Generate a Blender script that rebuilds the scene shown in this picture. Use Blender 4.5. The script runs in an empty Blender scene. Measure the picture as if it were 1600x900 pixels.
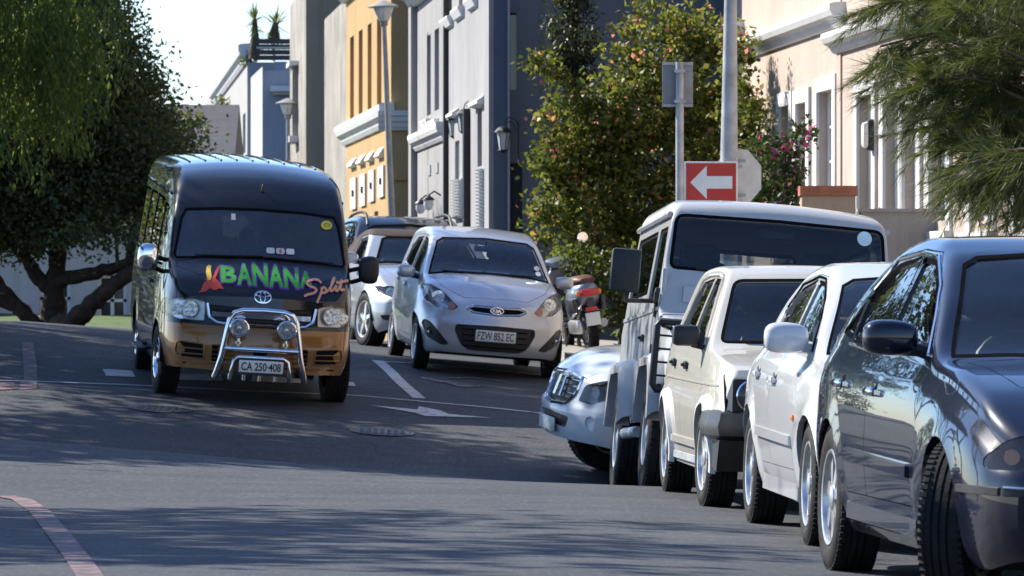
import bpy, bmesh, math, random
import numpy as np
from mathutils import Vector, Matrix
from mathutils.bvhtree import BVHTree
R = math.radians
random.seed(7)
scene = bpy.context.scene
COL = scene.collection
# ------------------------------------------------------------------ camera, sky, sun, exposure
FPX = 9000.0            # focal length in pixels of a 1600 px wide picture
CZ = 1.2                # eye height above the near road
SUN_EL, SUN_AZ = 38.0, -58.0      # azimuth measured from +Y (view direction), negative = to the left
cam_d = bpy.data.cameras.new('camera'); cam = bpy.data.objects.new('camera', cam_d); COL.objects.link(cam)
cam.location = (0, 0, CZ); cam.rotation_euler = (R(90), 0, 0)
cam_d.sensor_width = 36.0; cam_d.lens = 36.0 * FPX / 1600.0
cam_d.clip_start = 0.5; cam_d.clip_end = 3000
cam_d.dof.use_dof = True; cam_d.dof.focus_distance = 35.0; cam_d.dof.aperture_fstop = 14.0
scene.camera = cam
world = bpy.data.worlds.new('World'); scene.world = world; world.use_nodes = True
wn = world.node_tree; wn.nodes.clear()
sky = wn.nodes.new('ShaderNodeTexSky'); sky.sky_type = 'NISHITA'; sky.sun_disc = False
sky.sun_elevation = R(SUN_EL); sky.sun_rotation = R(SUN_AZ)
sky.air_density = 1.0; sky.dust_density = 0.4; sky.ozone_density = 3.0
bg = wn.nodes.new('ShaderNodeBackground'); bg.inputs[1].default_value = 0.10
wo = wn.nodes.new('ShaderNodeOutputWorld')
tint = wn.nodes.new('ShaderNodeMix'); tint.data_type = 'RGBA'; tint.blend_type = 'MULTIPLY'; tint.inputs[0].default_value = 1.0; tint.inputs[7].default_value = (.86, .97, 1.17, 1)   # the picture's cool white balance
wn.links.new(sky.outputs[0], tint.inputs[6]); wn.links.new(tint.outputs[2], bg.inputs[0]); wn.links.new(bg.outputs[0], wo.inputs[0])
sun_d = bpy.data.lights.new('sun', 'SUN'); sun_d.energy = 5.0; sun_d.angle = R(0.53); sun_d.color = (1.0, 0.93, 0.82)
sun = bpy.data.objects.new('sun', sun_d); COL.objects.link(sun); sun.location = (-30, 60, 40)
TOSUN = Vector((math.sin(R(SUN_AZ)) * math.cos(R(SUN_EL)), math.cos(R(SUN_AZ)) * math.cos(R(SUN_EL)), math.sin(R(SUN_EL))))
sun.rotation_euler = TOSUN.to_track_quat('Z', 'Y').to_euler()
scene.view_settings.view_transform = 'Standard'; scene.view_settings.look = 'None'
scene.view_settings.exposure = 1.08; scene.view_settings.gamma = 1.0; scene.view_settings.use_curve_mapping = False
scene.cycles.max_bounces = 8; scene.cycles.transparent_max_bounces = 16
scene.cycles.caustics_reflective = False; scene.cycles.caustics_refractive = False

def W(px, py, d):
    """point seen at pixel (px,py) of the 1600x900 picture at distance d"""
    return Vector(((px - 800) / FPX * d, d, CZ + (450 - py) / FPX * d))
def sx(px, d): return (px - 800) / FPX * d
def sz(py, d): return CZ + (450 - py) / FPX * d

# ------------------------------------------------------------------ small maths helpers
def pchip(pts):
    xs = np.array([p[0] for p in pts], float); ys = np.array([p[1] for p in pts], float)
    if len(xs) == 1: return lambda q: np.full_like(np.asarray(q, float), ys[0])
    h = np.diff(xs); dl = np.diff(ys) / h; m = np.zeros_like(xs)
    for i in range(1, len(xs) - 1):
        if dl[i-1] * dl[i] > 0:
            w1 = 2*h[i] + h[i-1]; w2 = h[i] + 2*h[i-1]
            m[i] = (w1 + w2) / (w1/dl[i-1] + w2/dl[i])
    m[0] = dl[0]; m[-1] = dl[-1]
    def f(q):
        q = np.clip(np.asarray(q, float), xs[0], xs[-1])
        i = np.clip(np.searchsorted(xs, q, side='right') - 1, 0, len(xs) - 2)
        t = (q - xs[i]) / h[i]; t2 = t*t; t3 = t2*t
        return (2*t3-3*t2+1)*ys[i] + (t3-2*t2+t)*h[i]*m[i] + (-2*t3+3*t2)*ys[i+1] + (t3-t2)*h[i]*m[i+1]
    return f
def lerpf(pts):
    xs = [p[0] for p in pts]; ys = [p[1] for p in pts]
    return lambda q: np.interp(q, xs, ys)
def sstep(a, b, x):
    t = np.clip((x - a) / (b - a), 0, 1); return t*t*(3-2*t)

# ------------------------------------------------------------------ the lie of the land
_base = pchip([(-40,0),(0,0),(33.5,0),(35.5,-.01),(38,-.10),(41,-.22),(44,-.36),(46.5,-.43),(48.5,-.42),(50,-.33),(52.5,-.12),(55,.09),(57,.19),(60,.33),(63,.50),(68,.54),(74,.53),(82,.42),(92,.33),(110,.25),(150,.2),(400,.2)])
_cross = pchip([(-40,.03),(33,.03),(36,.035),(38.5,.085),(44,.08),(50,.065),(56,.058),(60,.08),(64,.085),(70,.06),(80,.03),(100,.0),(400,0)])
_pivot = pchip([(-40,.3),(33,.3),(43,.3),(50,-2.0),(400,-2.0)])
def ground(x, d):
    x = np.asarray(x, float); d = np.asarray(d, float)
    f = np.clip(x - _pivot(d), -3.6, 6.5); f = np.where((d < 36) & (f < 0), f*np.clip((d-33)/3, 0, 1), f)
    z = _base(d) - _cross(d) * f
    return z
def gz(x, d): return float(ground(x, d))
def ghit(px, py, d0=20.0, d1=110.0):
    """first point of the ground on the ray through a pixel"""
    ds = np.linspace(d0, d1, 3000)
    xs = (px - 800) / FPX * ds; zr = CZ + (450 - py) / FPX * ds
    g = ground(xs, ds); k = np.nonzero(zr <= g)[0]
    if len(k) == 0: return None
    i = k[0]; return Vector((xs[i], ds[i], g[i]))

# ------------------------------------------------------------------ objects
WORLD_PARTS = set()      # things whose parts are built in world space
def link(o, parent=None):
    COL.objects.link(o)
    if parent is not None:
        o.parent = parent
        if parent.name in WORLD_PARTS: o.matrix_parent_inverse = Matrix.Translation(-Vector(parent.location))
    return o
def tag(o, label=None, cat=None, group=None, kind=None):
    if label: o['label'] = label
    if cat: o['category'] = cat
    if group: o['group'] = group
    if kind: o['kind'] = kind
    return o
def empty(name, loc=(0,0,0), rz=0, parent=None):
    o = bpy.data.objects.new(name, None); o.empty_display_size = .2
    link(o, parent); o.location = loc; o.rotation_euler = (0, 0, rz); return o
def smooth(me, ang=38):
    me.polygons.foreach_set('use_smooth', [True] * len(me.polygons))
    me.set_sharp_from_angle(angle=R(ang))
def mesh_obj(name, verts, faces, mat=None, parent=None, sm=None):
    me = bpy.data.meshes.new(name); me.from_pydata([tuple(v) for v in verts], [], faces); me.update()
    if mat is not None: me.materials.append(mat)
    if sm: smooth(me, sm)
    o = bpy.data.objects.new(name, me); return link(o, parent)
def big_mesh(name, V, F, mat, parent=None, smoothed=False):
    """numpy verts (n,3) and faces (m,k) with k = 3 or 4"""
    me = bpy.data.meshes.new(name); n, k = F.shape
    me.vertices.add(len(V)); me.vertices.foreach_set('co', np.ascontiguousarray(V, np.float32).ravel())
    me.loops.add(n*k); me.loops.foreach_set('vertex_index', np.ascontiguousarray(F, np.int32).ravel())
    me.polygons.add(n); me.polygons.foreach_set('loop_start', np.arange(0, n*k, k, dtype=np.int32))
    me.polygons.foreach_set('loop_total', np.full(n, k, np.int32))
    if smoothed: me.polygons.foreach_set('use_smooth', np.ones(n, bool))
    me.update(calc_edges=True); me.validate()
    me.materials.append(mat)
    o = bpy.data.objects.new(name, me); return link(o, parent)

class MB:
    """collects simple shapes into one mesh"""
    def __init__(s): s.v = []; s.f = []
    def add(s, v, f):
        n = len(s.v); s.v += [Vector(p) for p in v]; s.f += [tuple(i + n for i in q) for q in f]; return s
    def box(s, c, size, rot=None):
        hx, hy, hz = size[0]/2, size[1]/2, size[2]/2
        P = [Vector((x, y, z)) for x in (-hx, hx) for y in (-hy, hy) for z in (-hz, hz)]
        if rot is not None:
            M = rot if isinstance(rot, Matrix) else Matrix.Rotation(rot, 3, 'Z')
            P = [M @ p for p in P]
        c = Vector(c); P = [p + c for p in P]
        return s.add(P, [(0,1,3,2),(4,6,7,5),(0,4,5,1),(2,3,7,6),(0,2,6,4),(1,5,7,3)])
    def rbox(s, c, size, r, rot=None, seg=2):
        bm = bmesh.new(); bmesh.ops.create_cube(bm, size=1.0)
        for v in bm.verts: v.co = Vector((v.co.x*size[0], v.co.y*size[1], v.co.z*size[2]))
        bmesh.ops.bevel(bm, geom=bm.edges[:], offset=r, segments=seg, affect='EDGES', profile=.5)
        M = (rot if isinstance(rot, Matrix) else Matrix.Rotation(rot, 3, 'Z')) if rot is not None else Matrix.Identity(3)
        bm.verts.index_update(); c = Vector(c)
        s.add([M @ v.co + c for v in bm.verts], [[v.index for v in f.verts] for f in bm.faces]); bm.free(); return s
    def tube(s, pts, r, n=8, caps=True, closed=False):
        pts = [Vector(p) for p in pts]; m = len(pts)
        rr = r if isinstance(r, (list, tuple)) else [r] * m
        V = []; F = []; prev = None
        for i, p in enumerate(pts):
            if closed: t = pts[(i+1) % m] - pts[i-1]
            else: t = pts[min(i+1, m-1)] - pts[max(i-1, 0)]
            if t.length < 1e-9: t = Vector((0, 0, 1))
            t.normalize()
            if prev is None:
                a = Vector((0, 0, 1)) if abs(t.z) < .9 else Vector((1, 0, 0))
                u = t.cross(a).normalized()
            else:
                u = (prev - t * prev.dot(t)); u = u.normalized() if u.length > 1e-6 else t.orthogonal().normalized()
            prev = u; w = t.cross(u)
            for k in range(n):
                a = 2*math.pi*k/n; V.append(p + (u*math.cos(a) + w*math.sin(a)) * rr[i])
        for i in range(m if closed else m-1):
            j = (i+1) % m
            for k in range(n):
                l = (k+1) % n; F.append((i*n+k, i*n+l, j*n+l, j*n+k))
        if caps and not closed:
            F.append(tuple(range(n-1, -1, -1))); F.append(tuple((m-1)*n + k for k in range(n)))
        return s.add(V, F)
    def lathe(s, prof, n=24, axis='Z', c=(0,0,0), M=None, close=False, caps=True):
        """prof: (radius, height) list"""
        V = []; F = []; c = Vector(c)
        for (r, h) in prof:
            for k in range(n):
                a = 2*math.pi*k/n; x, y = r*math.cos(a), r*math.sin(a)
                p = Vector((x, y, h)) if axis == 'Z' else Vector((x, h, y)) if axis == 'Y' else Vector((h, x, y))
                if M is not None: p = M @ p
                V.append(p + c)
        m = len(prof)
        for i in range(m if close else m-1):
            j = (i+1) % m
            for k in range(n):
                l = (k+1) % n; F.append((i*n+k, i*n+l, j*n+l, j*n+k))
        if not close and caps:
            if prof[0][0] > 1e-4: F.append(tuple(range(n-1, -1, -1)))
            if prof[-1][0] > 1e-4: F.append(tuple((m-1)*n+k for k in range(n)))
        return s.add(V, F)
    def prism(s, poly, ex, M=None):
        """2-D polygon (a,b) extruded: 3-D points from function ex(a,b,side) side 0/1"""
        n = len(poly); A = [Vector(ex(a, b, 0)) for a, b in poly]; B = [Vector(ex(a, b, 1)) for a, b in poly]
        F = [tuple(range(n-1, -1, -1)), tuple(range(n, 2*n))] + [(i, (i+1) % n, n+(i+1) % n, n+i) for i in range(n)]
        return s.add(A+B, F)
    def build(s, name, mat, parent=None, sm=None, fix=True):
        bm = bmesh.new(); vs = [bm.verts.new(p) for p in s.v]
        for q in s.f:
            try: bm.faces.new([vs[i] for i in q])
            except ValueError: pass
        bmesh.ops.remove_doubles(bm, verts=bm.verts, dist=1e-5)
        if fix: bmesh.ops.recalc_face_normals(bm, faces=bm.faces)
        me = bpy.data.meshes.new(name); bm.to_mesh(me); bm.free()
        if mat is not None: me.materials.append(mat)
        if sm: smooth(me, sm)
        return link(bpy.data.objects.new(name, me), parent)

# ------------------------------------------------------------------ materials
MATS = {}
class NT:
    def __init__(s, name):
        s.m = bpy.data.materials.new(name); s.m.use_nodes = True; s.t = s.m.node_tree; s.t.nodes.clear()
        s.out = s.n('ShaderNodeOutputMaterial')
    def n(s, typ, **kw):
        nd = s.t.nodes.new(typ)
        for k, v in kw.items():
            if k.startswith('i_'):
                key = k[2:]; key = int(key) if key.isdigit() else key.replace('_', ' ')
                s.set(nd, key, v)
            else: setattr(nd, k, v)
        return nd
    def set(s, nd, key, v):
        inp = nd.inputs[key]
        if isinstance(v, bpy.types.NodeSocket): s.t.links.new(v, inp)
        elif isinstance(v, bpy.types.Node): s.t.links.new(v.outputs[0], inp)
        else:
            if inp.type == 'RGBA' and len(v) == 3: v = (*v, 1)
            inp.default_value = v
    def l(s, a, b): s.t.links.new(a, b)
    def coord(s, which='Object', scale=(1,1,1)):
        tc = s.n('ShaderNodeTexCoord'); mp = s.n('ShaderNodeMapping'); s.l(tc.outputs[which], mp.inputs[0]); mp.inputs['Scale'].default_value = scale
        return mp.outputs[0]
    def noise(s, scale, detail=4, rough=.55, vec=None, dist=0):
        nd = s.n('ShaderNodeTexNoise'); nd.inputs['Scale'].default_value = scale; nd.inputs['Detail'].default_value = detail
        nd.inputs['Roughness'].default_value = rough; nd.inputs['Distortion'].default_value = dist
        if vec is not None: s.l(vec, nd.inputs['Vector'])
        return nd.outputs[0]
    def ramp(s, fac, stops):
        nd = s.n('ShaderNodeValToRGB'); s.l(fac, nd.inputs[0]); e = nd.color_ramp.elements
        while len(e) < len(stops): e.new(.5)
        for k, (p, c) in enumerate(stops):
            e[k].position = p; e[k].color = (c, c, c, 1) if isinstance(c, (int, float)) else (*c, 1)
        return nd.outputs[0]
    def mix(s, fac, a, b, mode='MIX'):
        nd = s.n('ShaderNodeMix'); nd.data_type = 'RGBA'; nd.blend_type = mode
        for key, v in ((0, fac), (6, a), (7, b)): s.set(nd, key, v)
        return nd.outputs[2]
    def math(s, op, a, b=0.0, clamp=False):
        nd = s.n('ShaderNodeMath'); nd.operation = op; nd.use_clamp = clamp; s.set(nd, 0, a); s.set(nd, 1, b); return nd.outputs[0]
    def bump(s, h, strength=.3, dist=.01):
        nd = s.n('ShaderNodeBump'); nd.inputs['Strength'].default_value = strength; nd.inputs['Distance'].default_value = dist; s.l(h, nd.inputs['Height']); return nd.outputs[0]
    def bsdf(s, base=(.5,.5,.5), rough=.5, metal=0, spec=.5, coat=0, coat_r=.05, normal=None, **kw):
        b = s.n('ShaderNodeBsdfPrincipled'); s.set(b, 'Base Color', base); s.set(b, 'Roughness', rough); s.set(b, 'Metallic', metal)
        s.set(b, 'Specular IOR Level', spec); s.set(b, 'Coat Weight', coat); s.set(b, 'Coat Roughness', coat_r)
        if normal is not None: s.l(normal, b.inputs['Normal'])
        for k, v in kw.items(): s.set(b, k.replace('_', ' '), v)
        s.l(b.outputs[0], s.out.inputs[0]); return b
def M(name, fn=None):
    if name not in MATS:
        t = NT(name); fn(t); MATS[name] = t.m
    return MATS[name]
def plain(name, col, rough=.6, metal=0, spec=.4, var=.12, scale=6, coat=0, bump=0, bscale=60):
    """one colour with mottling and a little relief"""
    def f(t):
        v = t.coord(); nz = t.noise(scale, 5, .6, v)
        dark = tuple(c*(1-var*1.6) for c in col); lite = tuple(min(1, c*(1+var)) for c in col)
        c = t.ramp(nz, [(.3, dark), (.7, lite)])
        nm = t.bump(t.noise(bscale, 4, .6, v), bump, .01) if bump else None
        r = t.ramp(t.noise(scale*2.3, 3, .6, v), [(.3, max(.02, rough*.85)), (.7, min(1, rough*1.15))])
        t.bsdf(c, r, metal, spec, coat, normal=nm)
    return M(name, f)
def paint(name, col, metal=0.0, rough=.35, coat=1.0, flake=0, dust=.12):
    """car paint under clear coat with road film gathering low down"""
    def f(t):
        v = t.coord(); sep = t.n('ShaderNodeSeparateXYZ'); t.l(v, sep.inputs[0])
        low = t.ramp(t.math('MULTIPLY', sep.outputs[2], 1.0), [(.12, 1.0), (.62, .12)])
        nz = t.noise(9, 6, .65, v); film = t.math('MULTIPLY', t.math('MULTIPLY', low, nz), dust*2.2, True)
        spots = t.ramp(t.noise(160, 2, .5, v), [(.45, 0.0), (.75, .10)])
        film = t.math('ADD', film, t.math('MULTIPLY', spots, dust*1.5), True)
        c = t.mix(film, (*col, 1), (.19, .17, .14, 1))
        if flake:
            fl = t.n('ShaderNodeTexVoronoi'); fl.inputs['Scale'].default_value = 900; t.l(v, fl.inputs['Vector'])
            c = t.mix(flake, c, fl.outputs['Color'], 'OVERLAY')
        rr = t.math('ADD', t.math('MULTIPLY', film, .3), rough, True)
        cr = t.math('ADD', t.math('MULTIPLY', film, .10), .008, True)
        wav = t.bump(t.noise(2.2, 2, .5, v), .02, .05)
        t.bsdf(c, rr, metal, .06, coat, cr, normal=wav)
    return M(name, f)
def glass(name, tint=(.55,.62,.62), refl=1.0, rough=.0, dirt=.06):
    """thin pane: mirror by Fresnel over tinted clear, with a film of dust"""
    def f(t):
        fr = t.n('ShaderNodeFresnel'); fr.inputs['IOR'].default_value = 1.52
        tr = t.n('ShaderNodeBsdfTransparent'); tr.inputs[0].default_value = (*tint, 1)
        gl = t.n('ShaderNodeBsdfGlossy'); gl.inputs['Roughness'].default_value = rough; gl.inputs[0].default_value = (1, 1, 1, 1)
        df = t.n('ShaderNodeBsdfDiffuse'); df.inputs[0].default_value = (.55, .56, .56, 1)
        v = t.coord(); dn = t.math('MULTIPLY', t.ramp(t.noise(5, 6, .7, v), [(.3, .25), (.75, 1.0)]), dirt)
        m0 = t.n('ShaderNodeMixShader'); t.l(dn, m0.inputs[0]); t.l(tr.outputs[0], m0.inputs[1]); t.l(df.outputs[0], m0.inputs[2])
        m = t.n('ShaderNodeMixShader'); k = t.math('MULTIPLY', fr.outputs[0], 1.7*refl, True)
        t.l(k, m.inputs[0]); t.l(m0.outputs[0], m.inputs[1]); t.l(gl.outputs[0], m.inputs[2]); t.l(m.outputs[0], t.out.inputs[0])
    return M(name, f)
RUBBER = plain('tyre rubber', (.016,.016,.017), .82, spec=.25, var=.3, scale=14, bump=.25, bscale=90)
def _tread(t):
    v = t.coord(); w = t.n('ShaderNodeTexBrick'); t.l(v, w.inputs['Vector'])
    c = t.ramp(t.noise(10, 4, .6, v), [(.3, (.010,.010,.011)), (.75, (.026,.025,.024))]); t.bsdf(c, .85, 0, .2)
TREAD = M('tyre tread', _tread)
BLACKP = plain('black plastic', (.018,.018,.019), .5, spec=.4, var=.2, scale=10, bump=.08, bscale=200)
DARK = plain('dark void', (.008,.008,.009), .9, spec=.1)
SEAL = plain('rubber seal', (.008,.008,.009), .9, spec=0.0)
CHROME = plain('chrome', (.82,.83,.85), .07, metal=1, var=.05)
ALLOY = plain('alloy', (.62,.62,.62), .32, metal=.85, var=.12, scale=12)
STEEL = plain('galvanised steel', (.42,.43,.44), .48, metal=.6, var=.15, scale=7)
SEATM = plain('seat cloth', (.075,.078,.088), .9, spec=.2, var=.25, scale=20)
SEATT = plain('seat cloth tan', (.16,.12,.10), .9, spec=.2, var=.25, scale=20)
AMBER = plain('amber lens', (.75,.22,.02), .15, spec=.6)
REDL = plain('red lens', (.55,.015,.02), .12, spec=.6)
WHITEP = plain('white enamel', (.78,.78,.76), .4, var=.05)
PLATE = plain('plate white', (.72,.73,.70), .45, var=.06)
INK = plain('plate ink', (.012,.014,.016), .5)
GLASS = glass('window glass', (.80,.85,.85), .72, 0, .015); GLASSD = glass('dark tinted glass', (.30,.33,.35), 1.0, 0, .03); LENS = glass('lamp lens', (.95,.96,.97), .5, 0, .03)
MIRRORM = plain('mirror', (.9,.9,.9), .02, metal=1, var=.01)
REFL = plain('lamp reflector', (.80,.81,.83), .10, metal=1, var=.4, scale=40, bump=1.0, bscale=26)
# ------------------------------------------------------------------ road, markings, pavements
def _asphalt(t):
    v = t.coord('Object'); n1 = t.noise(.35, 5, .6, v); n2 = t.noise(3.0, 6, .65, v); n3 = t.noise(70, 3, .6, v)
    mp = t.n('ShaderNodeMapping'); t.l(v, mp.inputs[0]); mp.inputs['Scale'].default_value = (2.2, .16, 1); streak = t.noise(1.0, 5, .6, mp.outputs[0])
    vo = t.n('ShaderNodeTexVoronoi'); vo.inputs['Scale'].default_value = 95; t.l(v, vo.inputs['Vector'])
    c = t.ramp(n1, [(.3, (.027,.034,.046)), (.7, (.049,.056,.067))])
    c = t.mix(t.ramp(streak, [(.42, 0.0), (.68, .55)]), c, (.074,.076,.080,1))
    mq = t.n('ShaderNodeMapping'); t.l(v, mq.inputs[0]); mq.inputs['Scale'].default_value = (.22, 1.5, 1); band = t.noise(1.0, 6, .7, mq.outputs[0], .6)
    c = t.mix(t.ramp(band, [(.40, .75), (.60, 0.0)]), c, (.019,.025,.034,1))
    mr = t.n('ShaderNodeMapping'); t.l(v, mr.inputs[0]); mr.inputs['Scale'].default_value = (34, 4.5, 1); grit = t.noise(1.0, 3, .75, mr.outputs[0])
    c = t.mix(t.ramp(grit, [(.50, 0.0), (.74, .45)]), c, (.135,.14,.145,1)); c = t.mix(t.ramp(grit, [(.30, .45), (.48, 0.0)]), c, (.018,.022,.029,1))
    c = t.mix(t.ramp(n2, [(.38, .35), (.62, 0.0)]), c, (.028,.029,.032,1))
    c = t.mix(t.ramp(vo.outputs['Distance'], [(.0, .55), (.35, 0.0)]), c, (.13,.125,.12,1))
    c = t.mix(t.ramp(n3, [(.5, 0.0), (.8, .35)]), c, (.02,.02,.022,1))
    cr = t.n('ShaderNodeTexVoronoi'); cr.feature = 'DISTANCE_TO_EDGE'; cr.inputs['Scale'].default_value = .33
    wob = t.n('ShaderNodeVectorMath'); wob.operation = 'ADD'; nn = t.n('ShaderNodeTexNoise'); nn.inputs['Scale'].default_value = 1.3; t.l(v, nn.inputs['Vector']); t.l(v, wob.inputs[0]); t.l(nn.outputs['Color'], wob.inputs[1]); t.l(wob.outputs[0], cr.inputs['Vector'])
    crk = t.ramp(cr.outputs['Distance'], [(.0, 1.0), (.006, 0.0)]); c = t.mix(t.math('MULTIPLY', crk, .7), c, (.012,.012,.013,1))
    h = t.math('ADD', t.math('MULTIPLY', vo.outputs['Distance'], .5), t.math('MULTIPLY', n3, .6)); nm = t.bump(h, .55, .006)
    r = t.ramp(n2, [(.3, .72), (.7, .9)]); t.bsdf(c, r, 0, .35, normal=nm)
ASPHALT = M('asphalt', _asphalt)
def _marking(name, col, wear):
    def f(t):
        v = t.coord(); c = t.ramp(t.noise(7, 6, .7, v), [(wear, (.075,.074,.072)), (wear+.10, tuple(q*.8 for q in col)), (.8, col)])
        nm = t.bump(t.noise(90, 3, .6, v), .35, .004); t.bsdf(c, .75, 0, .3, normal=nm)
    return M(name, f)
WLINE = _marking('worn white road paint', (.62,.62,.60), .34); RLINE = _marking('faded red road paint', (.27,.155,.16), .45); YLINE = _marking('worn dull road paint', (.36,.35,.33), .50)
PAVE = plain('concrete paving', (.30,.285,.265), .85, var=.18, scale=3, bump=.3, bscale=40)
gxs = np.unique(np.concatenate([np.linspace(-400,-30,16), np.linspace(-30,-9,22), np.linspace(-9,9,91), np.linspace(9,30,22), np.linspace(30,400,16)]))
gds = np.unique(np.concatenate([np.linspace(-120,10,20), np.linspace(10,30,41), np.linspace(30,80,201), np.linspace(80,130,51), np.linspace(130,1500,40)]))
GX, GD = np.meshgrid(gxs, gds); GZ = ground(GX, GD)
Vg = np.stack([GX.ravel(), GD.ravel(), GZ.ravel()], 1); nx_, nd_ = len(gxs), len(gds)
I = np.arange(nx_*nd_).reshape(nd_, nx_); Fg = np.stack([I[:-1,:-1].ravel(), I[:-1,1:].ravel(), I[1:,1:].ravel(), I[1:,:-1].ravel()], 1)
tag(big_mesh('road', Vg, Fg, ASPHALT, None, True), 'grey asphalt road dipping and rising through the junction', 'road', kind='structure')
def sheet(name, poly, mat, lift=.006, step=.35, label=None, cat='road marking', group=None, parent=None):
    """a marking on the road: plan polygon (x,d) cut into small cells that follow the ground"""
    bm = bmesh.new(); f = bm.faces.new([bm.verts.new((x, y, 0)) for x, y in poly])
    xs = [p[0] for p in poly]; ys = [p[1] for p in poly]
    for ax, lo, hi in ((0, min(xs), max(xs)), (1, min(ys), max(ys))):
        q = math.ceil(lo/step)*step
        while q < hi:
            co = [0, 0, 0]; no = [0, 0, 0]; co[ax] = q; no[ax] = 1
            bmesh.ops.bisect_plane(bm, geom=bm.verts[:]+bm.edges[:]+bm.faces[:], dist=1e-5, plane_co=co, plane_no=no); q += step
    bmesh.ops.triangulate(bm, faces=bm.faces[:])
    for v in bm.verts: v.co.z = gz(v.co.x, v.co.y) + lift
    bmesh.ops.recalc_face_normals(bm, faces=bm.faces)
    for fc in bm.faces:
        if fc.normal.z < 0: fc.normal_flip()
    me = bpy.data.meshes.new(name); bm.to_mesh(me); bm.free(); me.materials.append(mat); o = link(bpy.data.objects.new(name, me), parent)
    if label: tag(o, label, cat, group)
    return o
def gp(pts): return [(lambda h: (h.x, h.y))(ghit(px, py)) for px, py in pts]
def stripe(path, w):
    """plan polygon of a painted line of width w along plan points"""
    P = [Vector(p) for p in path]; L_ = []; Rr = []
    for i, p in enumerate(P):
        t = (P[min(i+1, len(P)-1)] - P[max(i-1, 0)]).normalized(); q = Vector((-t.y, t.x))*w/2; L_.append(tuple(p+q)); Rr.append(tuple(p-q))
    return L_ + Rr[::-1]
sheet('stop_line', stripe(gp([(-40,594),(60,597),(200,602),(400,612),(560,619),(660,628),(760,637),(850,647)]), .10), WLINE, label='long thin white line across the mouth of the side road', )
sheet('bay_line', stripe(gp([(590,564),(612,583),(640,610),(655,623)]), .13), WLINE, label='short slanting white parking-bay line in front of the silver hatchback')
sheet('bay_line', stripe(gp([(600,566),(660,569),(760,578),(880,590)]), .07), WLINE, label='thin white parking-bay line under the silver hatchback')
for pts, lab in (([(160,577),(206,580),(212,590),(166,588)], 'white block of the broken line left of the minibus'), ([(272,584),(345,586),(350,596),(268,594)], 'white block of the broken line under the minibus grille'), ([(395,586),(470,591),(478,600),(392,597)], 'white block of the broken line under the minibus number plate'), ([(498,594),(552,598),(556,604),(505,603)], 'white block of the broken line beside the minibus front wheel')):
    sheet('broken_line_block', gp(pts), WLINE, label=lab, group='white blocks of the broken line')
ar = gp([(577,634),(652,641),(655,636),(690,643),(700,648),(768,654),(700,652),(664,651),(648,646)]); sheet('turn_arrow', ar, WLINE, lift=.007, label='white turn arrow painted on the road')
for pts in ([(655,590),(700,596),(730,600),(742,604),(760,602),(742,606),(722,606),(690,598),(662,594)],): sheet('bay_symbol', gp(pts), YLINE, lift=.007, label='worn pale symbol painted in the parking bay')
sheet('bay_symbol_bar', stripe(gp([(705,592),(740,592),(790,598)]), .10), YLINE, lift=.010, label='worn pale bar beside the parking-bay symbol')
sheet('red_line', gp([(34,536),(52,536),(58,575),(58,608),(28,610),(38,590),(36,560)]), RLINE, label='faded red painted line at the kerb beyond the white line')
sheet('red_line', gp([(-30,600),(20,598),(30,609),(-30,612)]), RLINE, lift=.009, label='faded red painted line running out at the picture edge')
sheet('red_line', stripe(gp([(-30,777),(10,777),(35,782),(62,800),(95,840),(120,872),(150,915),(190,985)]), .115), RLINE, label='faded red painted line curving through the near road')
def manhole(px, py, r, lab):
    h = ghit(px, py); n = 28; root = empty('manhole_cover', h); tag(root, lab, 'manhole cover', 'manhole covers in the road')
    def disc(name, r0, r1, lift, mat):
        V = []; F = []
        for k in range(n):
            a = 2*math.pi*k/n
            for rr in (r0, r1): x, y = h.x+rr*math.cos(a), h.y+rr*math.sin(a); V.append((x-h.x, y-h.y, gz(x, y)+lift-h.z))
        for k in range(n): F.append((2*k, 2*k+1, (2*k+3) % (2*n), (2*k+2) % (2*n)))
        return mesh_obj(name, V, F, mat, root)
    disc('cover', .001, r-.035, .010, plain('cast iron', (.10,.10,.105), .55, metal=.4, var=.4, scale=30, bump=.8, bscale=60)); disc('ring', r-.03, r, .012, plain('cast iron ring', (.11,.11,.115), .6, metal=.3, var=.3, scale=20))
    mb = MB()
    for i in range(-4, 5):
        for j in range(-4, 5):
            x, y = i*.062, j*.062
            if x*x+y*y < (r-.06)**2: mb.box((x, y, gz(h.x+x, h.y+y)+.014-h.z), (.036, .036, .008))
    tag(mb.build('tread_stud', plain('worn iron', (.17,.17,.175), .5, metal=.4), root), kind='stuff')
manhole(597, 676, .30, 'round iron manhole cover nearest the turn arrow'); manhole(250, 640, .30, 'round iron manhole cover in front of the minibus')
def slab(name, poly, h, mat, label, step=.6):
    o = sheet(name, poly, mat, lift=h, step=step); me = o.data; bm = bmesh.new(); bm.from_mesh(me)
    be = [e for e in bm.edges if e.is_boundary]; r = bmesh.ops.extrude_edge_only(bm, edges=be)
    for g in r['geom']:
        if isinstance(g, bmesh.types.BMVert): g.co.z -= h + .05
    bmesh.ops.recalc_face_normals(bm, faces=bm.faces); bm.to_mesh(me); bm.free(); tag(o, label, 'pavement', kind='structure'); return o
slab('pavement', [(3.75,5),(9,5),(9,44.5),(3.9,44.5)], .13, PAVE, 'raised pavement beside the parked row')
slab('pavement', [(.62,63.2),(5.2,57.5),(5.6,71.5),(.3,71.5)], .19, PAVE, 'raised planted pavement behind the scooter')
LAWN = plain('lawn', (.065,.11,.025), .95, var=.3, scale=2, bump=.6, bscale=60)
_lv = []; _nx, _ny = 24, 10
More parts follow.
